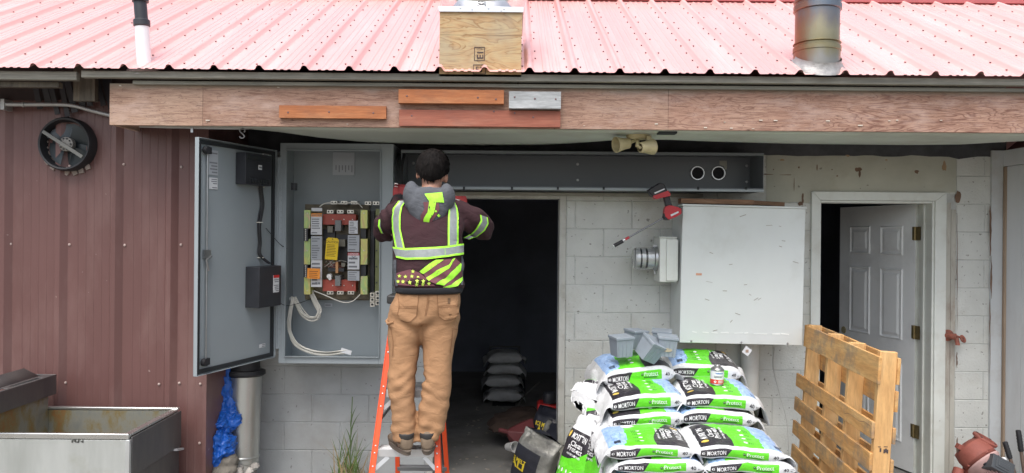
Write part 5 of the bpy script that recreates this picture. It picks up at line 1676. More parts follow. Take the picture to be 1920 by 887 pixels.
t = thing('bolt_cutter', 'long handled tool with two black grips leaning on the right wall', 'bolt cutter', (3.35, 4.98, 0))
M_shaft = pm('brown_shaft', (.14, .10, .08), .6, metal=.3, var=.2)
for (u0, v0), (u1, v1), y0, y1 in (((1884, 828), (1908, 905), 5.02, 4.97), ((1909, 806), (1923, 905), 5.04, 4.98)):
    a = w(u0, v0, y0); b2 = w(u1, v1, y1); d = b2 - a
    mb = MB(); mb.tube([a + d * .38, a + d * 1.0, a + d * 1.0 + Vector((0, 0, -.2))], .0115, 12); mb.build('handle_shaft', M_shaft, t)
    mb = MB(); mb.tube([a, a + d * .012, a + d * .03, a + d * .40, a + d * .42], [.009, .0155, .0165, .0165, .012], 14)
    for k in range(5): mb.tube([a + d * (.10 + k * .06), a + d * (.12 + k * .06)], .0178, 14)
    mb.build('grip', M_black, t)
mb = MB(); mb.cbox(Vector((3.41, 4.95, .05)), .05, .03, .10); mb.build('jaw', M_shaft, t, bevel=.01)

# ================================================================ left foreground: fryer, chimney pipe, tarp
M_ss, _t = newmat('dirty_stainless')
_n = _t.noise(_t.mapping((2, 2, .35)), 3, 6, .65); _n2 = _t.noise(_t.mapping((1, 1, 1)), 2.2, 5, .65)
_c = _t.ramp(_n, [(.3, (.40, .42, .40)), (.6, (.52, .54, .52)), (.8, (.46, .46, .38))])
_c = _t.mix(_t.ramp(_n2, [(.48, 0.0), (.72, .7)]), _c, (.30, .29, .20))
_t.link(_c, _t.bsdf.inputs['Base Color']); _t.bsdf.inputs['Metallic'].default_value = .55
_t.link(_t.ramp(_n, [(.2, .38), (.8, .58)]), _t.bsdf.inputs['Roughness'])
M_ssd, _t = newmat('dark_stainless')
_n = _t.noise(_t.mapping((1.5, 1.5, .5)), 4, 6, .65)
_t.link(_t.ramp(_n, [(.35, (.105, .105, .11)), (.7, (.16, .155, .15))]), _t.bsdf.inputs['Base Color']); _t.bsdf.inputs['Metallic'].default_value = .6; _t.bsdf.inputs['Roughness'].default_value = .42
M_tank, _t = newmat('greasy_tank')
_n = _t.noise(_t.mapping((2, 2, 1)), 3.2, 6, .7)
_c = _t.ramp(_n, [(.3, (.20, .21, .20)), (.45, (.26, .26, .22)), (.55, (.24, .19, .09)), (.66, (.30, .13, .04)), (.85, (.10, .09, .08))])
_t.link(_c, _t.bsdf.inputs['Base Color']); _t.bsdf.inputs['Metallic'].default_value = .4; _t.bsdf.inputs['Roughness'].default_value = .45
ZT = .70
fy0 = wz(240, 814, ZT).y; fx1 = wz(243, 814, ZT).x; fy1 = 4.62
fx0 = fx1 - 1.0
hx1 = w(106, 720, 4.62).x
t = thing('fryer', 'dirty stainless steel deep fryer with open tank before the maroon siding', 'fryer', ((fx0 + fx1) / 2, (fy0 + fy1) / 2, 0))
tx0, tx1, ty0, ty1 = hx1 - .03, fx1 - .045, fy0 + .022, fy1 - .03
mb = MB()
mb.box(fx0, fx1 - .024, fy0 + .004, fy0 + .014, 0.06, ZT - .034); mb.box(fx0, fx0 + .01, fy0 + .014, fy1, .06, ZT - .01); mb.box(fx0 + .01, fx1 - .02, fy1 - .01, fy1, .06, ZT - .01)
mb.build('front_panel', M_ss, t, bevel=.002)
mb = MB()     # rolled rim round the tank
mb.box(fx0, fx1 - .006, fy0, ty0, ZT - .030, ZT); mb.box(fx0, fx1 - .006, ty1, fy1, ZT - .016, ZT); mb.box(tx1, fx1 - .006, ty0, ty1, ZT - .02, ZT - .006)
mb.build('top_rim', pm('bright_rim', (.62, .63, .62), .28, metal=.9, var=.06), t, bevel=.004)
mb = MB(); mb.box(fx1 - .022, fx1, fy0 - .002, fy0 + .02, .47, ZT - .032); mb.build('corner_strip', pm('pale_strip', (.58, .60, .60), .35, metal=.6, var=.05), t, bevel=.002)
mb = MB(); mb.box(fx1 - .006, fx1 + .004, fy0 + .022, fy1 - .002, .46, ZT - .022); mb.box(fx1 - .018, fx1 - .008, fy0 + .02, fy1 - .004, .05, .455)
mb.build('side_panel', M_ssd, t, bevel=.003)
mb = MB(); mb.box(tx1 - .012, tx1 - .001, ty0, ty1, ZT - .30, ZT - .02); mb.box(tx0, tx1, ty0 - .006, ty0 - .001, ZT - .3, ZT - .03); mb.box(tx0, tx1, ty1 + .001, ty1 + .006, ZT - .3, ZT - .02); mb.box(tx0, tx1 - .012, ty0, ty1, ZT - .305, ZT - .30)
mb.box(tx0 - .01, tx0, ty0, ty1, ZT - .3, ZT - .03)
mb.build('tank', M_tank, t)
mb = MB()
for k in range(9):
    x = tx0 + .02 + k * .035; mb.box(x, x + R(.01, .05), ty1 - .16, ty1 - .14, ZT - .30, ZT - .30 + R(.004, .02))
mb.build('debris', pm('rust_flake', (.40, .20, .06), .8, var=.4, scale=20), t)
mb = MB(); q = w(146, 827, fy0 + .003)
for k in range(9): mb.box(q.x - .034 + k * .007 + R(0, .002), q.x - .031 + k * .007 + R(0, .012), fy0 + .0018, fy0 + .0042, q.z - R(.002, .010), q.z + R(-.002, .010))
mb.build('smudge', pm('black_smudge', (.06, .06, .055), .8), t)
# flue riser and hood
mb = MB(); mb.box(hx1 - .16, hx1 - .031, fy0 + .05, fy1 - .03, ZT - .25, .79); mb.box(fx0 + .012, hx1 - .17, ty0, ty1, ZT - .05, ZT - .03); mb.build('flue_riser', M_tank, t, bevel=.003)
mb = MB()
hz0, hz1 = .775, .895
mb.box(hx1 - .004, hx1, fy0 - .06, fy1, hz0, hz1); mb.box(hx1 - .30, hx1 - .004, fy0 - .06, fy0 - .056, hz0, hz1); mb.box(hx1 - .30, hx1 - .004, fy1 - .004, fy1, hz0 + .04, hz1)
mb.box(hx1 - .022, hx1 - .0045, fy0 - .055, fy1 - .005, hz1 - .004, hz1 - .0005)
mb.box(hx1 - .075, hx1 - .05, fy0 - .055, fy1 - .005, hz1 - .004, hz1 - .0005)
L = fy1 - fy0
for a, b2 in ((0, .08), (.42, .5), (.92, 1.08)): mb.box(hx1 - .0505, hx1 - .0215, fy0 - .055 + L * a, min(fy1 - .005, fy0 - .055 + L * b2), hz1 - .0042, hz1 - .0007)
mb.box(hx1 - .30, hx1 - .076, fy0 - .05, fy1 - .01, hz1 - .11, hz1 - .105)
hood = mb.build('flue_hood', M_ssd, t, bevel=.002)
mb = MB(); mb.box(hx1 - .0753, hx1 - .0005, fy0 - .054, fy1 - .006, hz0 + .002, hz1 - .03); mb.build('flue_inside', M_dark, hood)
mb = MB(); mb.add([(hx1 - .078, fy0 - .05, hz1 - .01), (hx1 - .078, fy1 - .03, hz1 - .01), (hx1 - .17, fy1 - .05, hz1 + .045), (hx1 - .17, fy0 - .05, hz1 + .045)], [(0, 1, 2, 3)])
fl = mb.build('bent_flap', M_ssd, hood); sd = fl.modifiers.new('t', 'SOLIDIFY'); sd.thickness = .004
mb = MB(); q = w(318, 850, fy1 - .05); mb.cbox(Vector((fx1 + .012, fy1 - .06, .455)), .03, .09, .012, 0, rot=Matrix.Rotation(-.2, 3, 'X')); mb.build('bent_bracket', pm('plastic_scrap', (.35, .35, .36), .4), t)

# leaning chimney pipe in the alcove
b = w(452, 866, 5.14); a = w(458, 702, 5.18); ax = (a - b).normalized()
t = thing('chimney_section', 'shiny galvanised chimney pipe with black cap leaning in the alcove', 'chimney pipe', (b.x, b.y, 0))
M_duct = pm('dull_galvanised', (.56, .57, .54), .34, metal=.85, var=.10, scale=7, stretch=(1, 1, .4), fleck=((.75, .76, .75), 60, .70, .5))
mb = MB(); mb.tube([b, a], .117, 40); mb.build('pipe', M_duct, t)
mb = MB(); mb.tube([b + ax * .03, b + ax * .034, b + ax * .04, b + ax * .046, b + ax * .05], [.1175, .121, .122, .121, .1175], 40); mb.build('bead', M_duct, t)
mb = MB(); mb.tube([b - ax * .045, b - ax * .002], [.119, .119], 40); mb.build('lower_ring', M_duct, t)
mb = MB(); mb.tube([a - ax * .01, a + ax * .005, a + ax * .03, a + ax * .035, a + ax * .14], [.122, .145, .140, .105, .10], 36); mb.build('black_cap', M_black, t)
mb = MB(); mb.tube([Vector((b.x, b.y, 0)), b - ax * .046], [.10, .105], 30); mb.build('base_pipe', M_conc, t)
# second pipe in shade behind
mb = MB(); p = w(420, 780, 5.33); mb.tube([(p.x, 5.33, 0), (p.x + .01, 5.33, w(420, 700, 5.33).z)], .07, 24)
tag(mb.build('dark_pipe', pm('dark_pipe_metal', (.13, .135, .13), .5, metal=.5)), 'dull dark metal pipe standing behind the shiny chimney pipe', 'pipe')

M_tarp = pm('blue_tarp', (.010, .105, .47), .38, var=.12, scale=6, bump=.4, bscale=30, bdist=.006)


def crumple(cu, cv, y, ru, rv, ry, seed, name=None, fold=1.0):
    """a heap of folded sheet: an ellipsoid pushed into sharp folds"""
    c = w(cu, cv, y); sx, sz = ru * y / F, rv * y / F
    vs = []; n, m = 40, 28
    for j in range(m + 1):
        th = PI * j / m
        for i in range(n):
            ph = 2 * PI * i / n
            d = Vector((math.sin(th) * math.cos(ph), math.sin(th) * math.sin(ph), math.cos(th)))
            q = d * 1.7 + Vector((seed, seed * 2, -seed))
            r = 1 + fold * (.40 * noise.noise(q) + .30 * (.5 - abs(noise.noise(q * 2.3)) * 2) + .20 * (.5 - abs(noise.noise(q * 5.1)) * 2) + .08 * (.5 - abs(noise.noise(q * 10)) * 2))
            vs.append(c + Vector((d.x * sx * r, d.y * ry * r, d.z * sz * r)))
    fs = [(j * n + i, j * n + (i + 1) % n, (j + 1) * n + (i + 1) % n, (j + 1) * n + i) for j in range(m) for i in range(n)]
    return vs, fs


mb = MB()
for a in ((410, 778, 5.04, 34, 40, .13, 1.3), (421, 792, 5.0, 26, 22, .11, 5.2), (411, 735, 5.06, 24, 50, .10, 2.4), (405, 732, 5.0, 17, 17, .08, 8.1), (408, 707, 5.10, 20, 44, .08, 9.3)):
    vs, fs = crumple(*a); mb.add(vs, fs)
me = remesh(mb, .006, 1, .2)
o = mesh_obj('tarp', me, M_tarp, None, w(405, 790, 4.98)); me.set_sharp_from_angle(angle=math.radians(50))
tag(o, 'crumpled blue tarp stuffed between the siding and the chimney pipe', 'tarp', 'blue tarps in the alcove')
mb = MB()
for a in ((409, 846, 4.94, 27, 40, .11, 3.7), (416, 834, 4.92, 20, 27, .10, 7.9)):
    vs, fs = crumple(*a); mb.add(vs, fs)
me = remesh(mb, .006, 1, .2)
o = mesh_obj('tarp', me, M_tarp, None, w(398, 880, 4.86)); me.set_sharp_from_angle(angle=math.radians(50))
tag(o, 'lower blue tarp heap folded over near the ground by the siding', 'tarp', 'blue tarps in the alcove')
mb = MB()
for a in ((430, 866, 4.90, 15, 13, .08, 4.4), (420, 882, 4.86, 24, 10, .08, 6.6)):
    vs, fs = crumple(*a, fold=.6); mb.add(vs, fs)
me = remesh(mb, .008, 2)
tag(mesh_obj('rag', me, pm('brown_grey_rag', (.17, .155, .13), .9, var=.25, scale=14, bump=.4), None, w(420, 885, 4.85)), 'brown grey rag lying under the lower blue tarp', 'rag')
mb = MB()
for k in range(16):
    p = w(R(395, 478), R(872, 900), R(4.85, 5.05)); mb.lathe([(0, .02), (R(.012, .025), .012), (R(.02, .035), -.01), (0, -.02)], TR(p) @ ROTZ(R(0, 360)) @ ROTX(R(-30, 30)), 7)
tag(mb.build('stones', pm('pale_stones', (.36, .34, .31), .9, var=.3, scale=12)), kind='stuff')

# ================================================================ weeds at the foot of the wall
M_grass = pm('grass_blade', (.10, .165, .04), .6, var=.35, scale=12)
M_straw = pm('dry_straw', (.30, .22, .11), .8, var=.3, scale=14)
rnd = random.Random(5)


def blade(mb, base, h, lean, az, wd, m):
    pts = []; n = 7
    d = Vector((math.cos(az), math.sin(az) * .5, 0))
    for i in range(n + 1):
        t = i / n; c = base + Vector((0, 0, h * (t - .25 * abs(lean) * t * t))) + d * lean * h * t * t
        ww = wd * (1 - t) ** .7 * (.6 + .8 * t * (1 - t) * 2)
        pts.append((c - Vector((ww / 2, 0, 0)), c + Vector((ww / 2, ww * .4, 0))))
    vs = [p for q in pts for p in q]
    mb.add(vs, [(2 * i, 2 * i + 1, 2 * i + 3, 2 * i + 2) for i in range(n)], m)


t = thing('grass_tuft', 'tall green grass tuft growing at the wall left of the ladder', 'weed', (w(655, 890, 5.25).x, 5.25, 0))
mb = MB()
for k in range(60):
    u = 650 + rnd.gauss(0, 15); base = w(u, 905, 5.22 + rnd.uniform(-.08, .08)); base.z = 0
    blade(mb, base, rnd.uniform(.14, .42), rnd.uniform(-.6, .6), rnd.uniform(-.6, .6), rnd.uniform(.006, .013), 0 if rnd.random() < .7 else 1)
mb.build('leaf_blades', [M_grass, M_straw], t)
mb = MB()
base = w(656, 905, 5.2); base.z = 0
st = spline([base, w(657, 850, 5.2), w(658, 800, 5.2), w(661, 744, 5.2)], 6)
mb.tube(st, .0035, 6)
for k, (v, du, h) in enumerate(((842, 12, .16), (820, 13, .20), (800, 10, .16), (836, -10, .14))):
    blade(mb, w(657.5, v, 5.2), h, .34 * du / 12, 0, .013, 0)
mb.build('seed_stem', pm('grass_stem', (.085, .13, .05), .6), t)
mb = MB()
for k in range(170):
    u = 665 + rnd.gauss(0, 22); base = w(u, 905, 5.2 + rnd.uniform(-.12, .16)); base.z = 0
    blade(mb, base, rnd.uniform(.05, .20), rnd.uniform(-1.1, 1.1), rnd.uniform(-.8, .8), rnd.uniform(.004, .008), 0)
mb.build('dry_stalks', M_straw, t)

# ================================================================ inside the doorway
M_dbag = pm('dusty_white_bag', (.50, .51, .50), .5, var=.1, scale=8, bump=.6, bscale=14, bdist=.01, dirt=(.2, .19, .17), dirt_amt=.5, dirt_scale=6)
def plain_bag(M, label, L, Wd, T, seed, mat):
    b = Bag(L, Wd, T, seed, .3, rough=1.6); mb = MB(); n = 40
    xs = [-L / 2 - .04, -L / 2 - .02] + [-L / 2 + L * i / 24 for i in range(25)] + [L / 2 + .02, L / 2 + .04]
    mb.rings([[b.raw(x, 2 * PI * j / n) for j in range(n)] for x in xs])
    me = mb.mesh('sack', [mat], angle=60)
    o = bpy.data.objects.new('sack', me); COL.objects.link(o); o.matrix_world = M
    return tag(o, label, 'sack', 'dusty white sacks stacked in the dark room')


for k, (u, v, lab) in enumerate(((945, 668, 'topmost dusty white sack in the dark room stack'), (948, 689, 'second dusty white sack from the top in the dark room'), (942, 711, 'third dusty white sack from the top in the dark room'), (945, 738, 'lowest dusty white sack in the dark room above the hand truck'))):
    plain_bag(TR(w(u, v, 7.9)) @ ROTZ(R(-6, 6)) @ ROTY(R(-3, 3)), lab, .36, .34, .105 if k != 3 else .11, 40 + k, M_dbag)
plain_bag(TR(w(945, 725, 7.95)) @ ROTZ(3), 'shadowed sack squeezed just above the lowest sack in the dark room', .34, .3, .10, 47, pm('shaded_sack_grey', (.12, .12, .12), .6))  # shade inside the stack is put into this sack's dark grey
t = thing('hand_truck', 'dark hand truck carrying the stack of dusty sacks', 'hand truck', (w(945, 760, 7.9).x, 7.9, 0))
M_ht = pm('hand_truck_metal', (.10, .10, .10), .5, metal=.5)
pl = w(945, 752, 7.9)
mb = MB(); mb.box(pl.x - .2, pl.x + .2, 7.75, 8.1, pl.z - .03, pl.z - .015); mb.build('toe_plate', M_ht, t, bevel=.003)
mb = MB()
mb.tube([(pl.x - .16, 8.12, .1), (pl.x - .16, 8.14, .55), (pl.x + .16, 8.14, .55), (pl.x + .16, 8.12, .1)], .014, 10)
mb.build('rails', M_ht, t)
mb = MB(); mb.tube([(pl.x - .12, 7.7, pl.z - .05), (pl.x - .06, 7.68, pl.z - .07), (pl.x + .03, 7.68, pl.z - .07), (pl.x + .08, 7.7, pl.z - .04)], .010, 8); mb.build('foot_handle', M_ht, t)
for s_ in (-.2, .2):
    mb = MB(); mb.lathe([(.03, -.02), (.09, -.025), (.10, -.015), (.10, .015), (.09, .025), (.03, .02)], TR(pl.x + s_, 8.12, .10) @ ROTY(90), 24); mb.build('wheel', M_black, t)
mb = MB(); mb.box(pl.x - .12, pl.x + .12, 7.72, 8.08, .002, pl.z - .031); mb.build('crate', M_dark, t)

# dark sacks of ice melt beside the frame
M_ims = pm('dark_sack_print', (.022, .024, .034), .4, var=.2, scale=9, bump=.4, bscale=16, bdist=.008)
M_silver = pm('silver_sack', (.22, .22, .20), .42, metal=.2, var=.4, scale=7, dirt=(.05, .05, .055), dirt_amt=.9, dirt_scale=5, bump=.6, bscale=14, bdist=.012)
M_ytx = pm('yellow_print', (.72, .55, .03), .5, var=.03)


def print_sack(name, M, label, L, Wd, T, seed, words, mats, split):
    b = Bag(L, Wd, T, seed, .2, rough=1.5); mb = MB(); n = 44
    xs = [-L / 2 - .04, -L / 2 - .02] + [-L / 2 + L * i / 24 for i in range(25)] + [L / 2 + .02, L / 2 + .04]
    rr = [[b.raw(x, 2 * PI * j / n) for j in range(n)] for x in xs]
    mb.rings(rr)
    for fi, f in enumerate(mb.f):
        if len(f) == 4:
            j = fi % n; i = fi // n
            if split(i / len(xs), j / n): mb.m[fi] = 1
    for s_, uu, sz, ln, v in words:
        letters(mb, s_, sz, lambda x, y: b.S((uu - .5) * L - y, v + x - ln / 2, .003), 2, .03, width=ln)
    me = mb.mesh(name, mats, angle=60)
    o = bpy.data.objects.new(name, me); COL.objects.link(o); o.matrix_world = M
    return tag(o, label, 'sack', 'ice melt sacks inside the doorway')


print_sack('ice_melt_sack', TR(w(1027, 818, 5.75)) @ frame((-.22, -.1, -1), (-.35, -.9, .25)), 'dark ice melt sack with yellow print leaning on the right doorway side', .34, .26, .10, 51,
           (('ICE MELT', .30, .045, .20, .20), ('ALI', .48, .08, .17, .20)), [M_ims, M_silver, M_ytx], lambda i, j: .42 < j < .47)
print_sack('ice_melt_sack', TR(w(1002, 872, 5.2)) @ frame((-.25, .2, -1), (-.45, -.85, .3)), 'torn silver and black ice melt sack in front on the doorway floor', .36, .30, .14, 53,
           (('ICE MELT', .50, .04, .20, .14), ('ALI', .62, .075, .18, .14)), [M_ims, M_silver, M_ytx], lambda i, j: .27 < j < .62 or i < .2)
print_sack('ice_melt_sack', TR(w(1042, 862, 5.55)) @ frame((.05, .1, -1), (-.8, -.6, .1)), 'grey edged black sack squeezed between silver sack and doorway frame', .44, .25, .12, 55, (), [M_ims, M_silver, M_ytx], lambda i, j: j < .2)
# red jack
c = w(1031, 768, 6.0)
t = thing('tool_case', 'red tool case with black knob standing behind the ice melt sack', 'tool case', (c.x, c.y, 0))
mb = MB(); mb.prism([(-.10, -.03), (.11, -.03), (.11, .02), (-.085, .045), (-.1, .03)], c.y, c.y + .16, 0, TR(c.x, 0, c.z)); mb.box(c.x - .08, c.x + .1, c.y + .02, c.y + .15, 0, c.z - .031); mb.build('case_body', pm('case_red', (.42, .02, .02), .4), t, bevel=.008)
mb = MB(); mb.lathe([(0, .09), (.035, .085), (.05, .07), (.055, .03), (.05, .0), (.055, -.004)], TR(c.x + .0, c.y + .08, c.z + .044), 20); mb.build('knob', M_blackp, t)
# red funnel, brown cloth, white cup
c = w(970, 815, 5.75)
mb = MB(); mb.lathe([(.15, -.075), (.148, -.06), (.05, .06), (.02, .085), (.016, .16), (0, .16)], TR(c) @ ROTY(-70) @ ROTX(20), 6)
tag(mb.build('funnel', pm('dull_red_plastic', (.13, .028, .03), .5, var=.15), bevel=.004), 'dull red plastic funnel lying on the doorway floor', 'funnel')
mb = MB()
vs, fs = crumple(955, 795, 6.3, 36, 16, .22, 12.1); mb.add(vs, fs); vs, fs = crumple(985, 785, 6.4, 40, 16, .25, 15.3); mb.add(vs, fs)
me = remesh(mb, .02, 2)
tag(mesh_obj('cloth', me, pm('dark_brown_cloth', (.055, .035, .026), .9, var=.2), None, w(960, 812, 6.3)), 'dark brown cloth heap on the floor behind the red funnel', 'cloth')
c = w(959, 838, 5.62)
mb = MB(); mb.lathe([(.028, -.05), (.040, .045), (.043, .05), (.040, .052), (.036, .045), (.026, -.046), (0, -.046)], TR(c) @ ROTX(75) @ ROTY(35), 24)
mb.lathe([(0, -.05), (.028, -.05)], TR(c) @ ROTX(75) @ ROTY(35), 24)
tag(mb.build('cup', pm('white_cup', (.62, .62, .60), .5)), 'small white cup lying on its side by the red funnel', 'cup')
mb = MB(); mb.tube(spline([w(968, 766, 7.0), w(985, 740, 7.4), w(1012, 716, 7.8)], 4), .006, 6)
tag(mb.build('stick', pm('grey_stick', (.2, .19, .17), .8)), 'thin grey stick leaning in the dark room right of the sacks', 'stick')
mb = MB(); rr_ = random.Random(3)
for k in range(60):
    p = wz(rr_.uniform(850, 1000), rr_.uniform(760, 887), 0); s_ = rr_.uniform(.004, .016)
    mb.lathe([(0, s_ * .5), (s_, s_ * .2), (s_, 0)], TR(p.x, p.y, .001) @ ROTZ(rr_.uniform(0, 360)), 5)
tag(mb.build('floor_grit', pm('grit', (.32, .29, .24), .9, var=.3)), kind='stuff')

# ================================================================ step ladder
M_fg = pm('orange_fibreglass', (.80, .085, .018), .4, var=.05, scale=6)
M_lal = pm('ladder_aluminium', (.62, .63, .64), .38, metal=.55, var=.06, scale=10)
lc = Vector((-.567, 4.07, 0))
LYZ = lambda z: 4.07 + .30 * (z - .61)
LX = lambda z, s: lc.x + s * (.168 - .083 * (z - .61))
t = thing('step_ladder', 'orange fibreglass step ladder the man is standing on', 'ladder', (lc.x, 4.2, 0))
TOPZ = 1.40
for s in (-1, 1):
    mb = MB()
    a = Vector((LX(0, s), LYZ(0), 0)); b = Vector((LX(TOPZ, s), LYZ(TOPZ), TOPZ))
    d = (b - a).normalized()
    mb.beam(a, b, .030, .006, 0, up=(0, -1, .3)); mb.beam(a + Vector((-s * -.013, .034, .01)), b + Vector((s * .013, .034, .01)), .006, .07, 0, up=(0, -1, .3))
    o = mb.build('front_rail', M_fg, t, bevel=.0015)
    mb = MB()
    for z in (.305, .61, .914, 1.2):
        for dz in (-.018, .018):
            q = Vector((LX(z + dz, s), LYZ(z + dz) - .004, z + dz)); mb.lathe([(0, .004), (.004, .003), (.0055, 0)], TR(q) @ ROTX(75), 8)
        q = Vector((LX(z - .085, s), LYZ(z - .085) - .004, z - .085)); mb.lathe([(0, .004), (.004, .003), (.0055, 0)], TR(q) @ ROTX(75), 8)
    mb.build('rivets', M_alu, o)
for z in (.305, .61, .914, 1.2):
    mb = MB(); x0, x1 = LX(z, -1) + .016, LX(z, 1) - .016; y = LYZ(z)
    mb.box(x0, x1, y + .002, y + .005, z - .042, z); mb.box(x0, x1, y + .005, y + .085, z - .004, z)
    for k in range(4): mb.box(x0 + .004, x1 - .004, y + .012 + k * .018, y + .018 + k * .018, z + .0002, z + .0025)
    st = mb.build('step', M_lal, t, bevel=.0015)
    for s in (-1, 1):
        mb = MB(); mb.beam((LX(z, s) - s * .07, y + .009, z - .044), (LX(z - .09, s) - s * .012, LYZ(z - .09) + .009, z - .10), .022, .003, 0, up=(0, 1, 0)); mb.build('step_brace', M_lal, st)
rear = []
for s in (-1, 1):
    mb = MB(); a = Vector((lc.x + s * .17, 4.93, 0)); b = Vector((lc.x + s * .115, LYZ(TOPZ) + .10, TOPZ - .02))
    mb.beam(a, b, .028, .022, 0, up=(0, 1, .4)); mb.build('rear_rail', M_fg, t, bevel=.0015); rear.append((a, b))
M_dkal = pm('dull_rung', (.22, .225, .23), .5, metal=.5)
for z in (.27, .56, .85):
    mb = MB(); p = rear[0][0].lerp(rear[0][1], z / 1.38); q = rear[1][0].lerp(rear[1][1], z / 1.38); mb.beam(p, q, .03, .026, 0, up=(0, 1, .4)); mb.build('rear_rung', M_dkal, t, bevel=.001)
mb = MB(); mb.box(lc.x - .15, lc.x + .15, LYZ(TOPZ) - .02, LYZ(TOPZ) + .14, TOPZ - .02, TOPZ + .03); mb.build('top_cap', pm('cap_black', (.04, .04, .04), .5), t, bevel=.01)
for s in (-1, 1):
    mb = MB(); mb.beam((LX(.75, s) + s * .0, LYZ(.75) + .045, .75), rear[(s + 1) // 2][0].lerp(rear[(s + 1) // 2][1], .55) + Vector((0, -.02, 0)), .004, .022, 0); mb.build('spreader', M_dkal, t)

# ================================================================ the man on the ladder
M_skin = pm('skin', (.44, .23, .155), .5, var=.08, scale=14)
M_skin.node_tree.nodes['Principled BSDF'].inputs['Subsurface Weight'].default_value = .08
M_hair = pm('dark_hair', (.0075, .006, .0055), .75, spec=.15, var=.4, scale=60, stretch=(1, 1, .25), bump=.8, bscale=160, bdist=.004)
M_hood = pm('maroon_cloth', (.034, .0105, .0145), .9, var=.16, scale=7, bump=.25, bscale=140, bdist=.002)
M_hgrey = pm('grey_cloth', (.085, .092, .105), .9, var=.14, scale=7, bump=.25, bscale=140, bdist=.002)
M_hpink = pm('dusty_maroon_print', (.155, .055, .068), .85, var=.2, scale=40)
M_lime, _t = newmat('lime_cloth')
_c = _t.ramp(_t.noise(_t.mapping((1, 1, 1)), 30, 3, .6), [(.3, (.30, .80, .03)), (.7, (.45, .95, .08))])
_t.link(_c, _t.bsdf.inputs['Base Color']); _t.bsdf.inputs['Roughness'].default_value = .7
M_limeworn, _t = newmat('worn_lime_print')
_n = _t.noise(_t.mapping((1, 1, 1)), 55, 4, .65)
_c = _t.mix(_t.ramp(_n, [(.35, 1.0), (.42, 0.0)]), (.40, .88, .05), (.055, .03, .03))
_t.link(_c, _t.bsdf.inputs['Base Color']); _t.bsdf.inputs['Roughness'].default_value = .75
M_refl = pm('reflective_tape', (.25, .275, .27), .42, metal=.25, var=.12, scale=50, bump=.15, bscale=200)
M_waist = pm('black_cuff', (.014, .015, .019), .9)
M_pants = pm('brown_duck_cloth', (.335, .185, .093), .88, var=.10, scale=5, bump=.25, bscale=120, bdist=.002, dirt=(.27, .14, .065), dirt_amt=.55, dirt_scale=6)
def add_folds(m, sc, dist):
    t = m.node_tree; n = t.nodes; b = [q for q in n if q.type == 'BUMP'][0]; tc = [q for q in n if q.type == 'TEX_COORD'][0]
    mp = n.new('ShaderNodeMapping'); mp.inputs['Scale'].default_value = (1, 1, 1.7); mp.inputs['Rotation'].default_value = (0, .5, 0)
    ns = n.new('ShaderNodeTexNoise'); ns.inputs['Scale'].default_value = sc; ns.inputs['Detail'].default_value = 4; ns.inputs['Distortion'].default_value = 1.2
    b2 = n.new('ShaderNodeBump'); b2.inputs['Strength'].default_value = .7; b2.inputs['Distance'].default_value = dist
    t.links.new(tc.outputs['Object'], mp.inputs[0]); t.links.new(mp.outputs[0], ns.inputs[0]); t.links.new(ns.outputs['Fac'], b2.inputs['Height']); t.links.new(b2.outputs[0], b.inputs['Normal'])


add_folds(M_pants, 12, .010); add_folds(M_hood, 10, .014); add_folds(M_hgrey, 11, .014)
M_seam = pm('seam_thread', (.19, .09, .04), .9)
M_boot = pm('boot_leather', (.17, .125, .085), .75, var=.2, scale=16, bump=.3, bscale=60)
M_sole = pm('boot_sole', (.11, .088, .068), .85, var=.2)
M_bootd = pm('boot_heel_panel', (.03, .028, .027), .7)
M_glove = pm('red_glove', (.27, .028, .03), .7, var=.18, scale=30, bump=.3, bscale=120, bdist=.002)
M_gpr = pm('glove_print', (.55, .48, .46), .6)

person = thing('person', 'man in maroon high visibility hoodie and brown work trousers standing on ladder', 'person', (lc.x, 4.05, .61))


def ring(uL, uR, v, Yc, d, n=32, e=.8, back=0.0):
    a, b = w(uL, v, Yc), w(uR, v, Yc); c = (a + b) / 2; hw = (b - a).length / 2; ax = (b - a).normalized()
    out = []
    for k in range(n):
        t_ = 2 * PI * k / n; cs, sn = math.cos(t_), math.sin(t_)
        out.append(c + ax * hw * math.copysign(abs(cs) ** e, cs) + Vector((0, 1, 0)) * (d * math.copysign(abs(sn) ** e, sn) + back))
    return out


def ball(mb, c, rx, ry, rz, M=None, n=20):
    T = TR(c) @ (M or Matrix.Identity(4)) @ Matrix.Diagonal((rx, ry, rz, 1))
    mb.lathe([(math.sin(PI * k / 12), -math.cos(PI * k / 12)) for k in range(13)], T, n)


def limb(mb, pts, rads, n=18):
    P = spline(pts, 6); m = len(pts) - 1
    rr = [rads[min(int(i / 6), m)] + (rads[min(int(i / 6) + 1, m)] - rads[min(int(i / 6), m)]) * ((i % 6) / 6) for i in range(len(P))]
    mb.tube(P, rr, n)


# ---- joints
hipL, hipR = w(767, 590, 4.12), w(826, 590, 4.12)
kneeL, kneeR = w(757, 705, 4.06), w(816, 705, 4.07)
ankL, ankR = w(759, 822, 4.02), w(803, 822, 4.04)
shL, shR = w(752, 402, 4.22), w(852, 402, 4.22)
elL, elR = w(722, 434, 4.40), w(905, 430, 4.38)
wrL, wrR = w(747, 378, 4.66), w(866, 392, 4.62)
headc = w(811, 322, 4.28)
HM = ROTY(8) @ ROTX(-6)

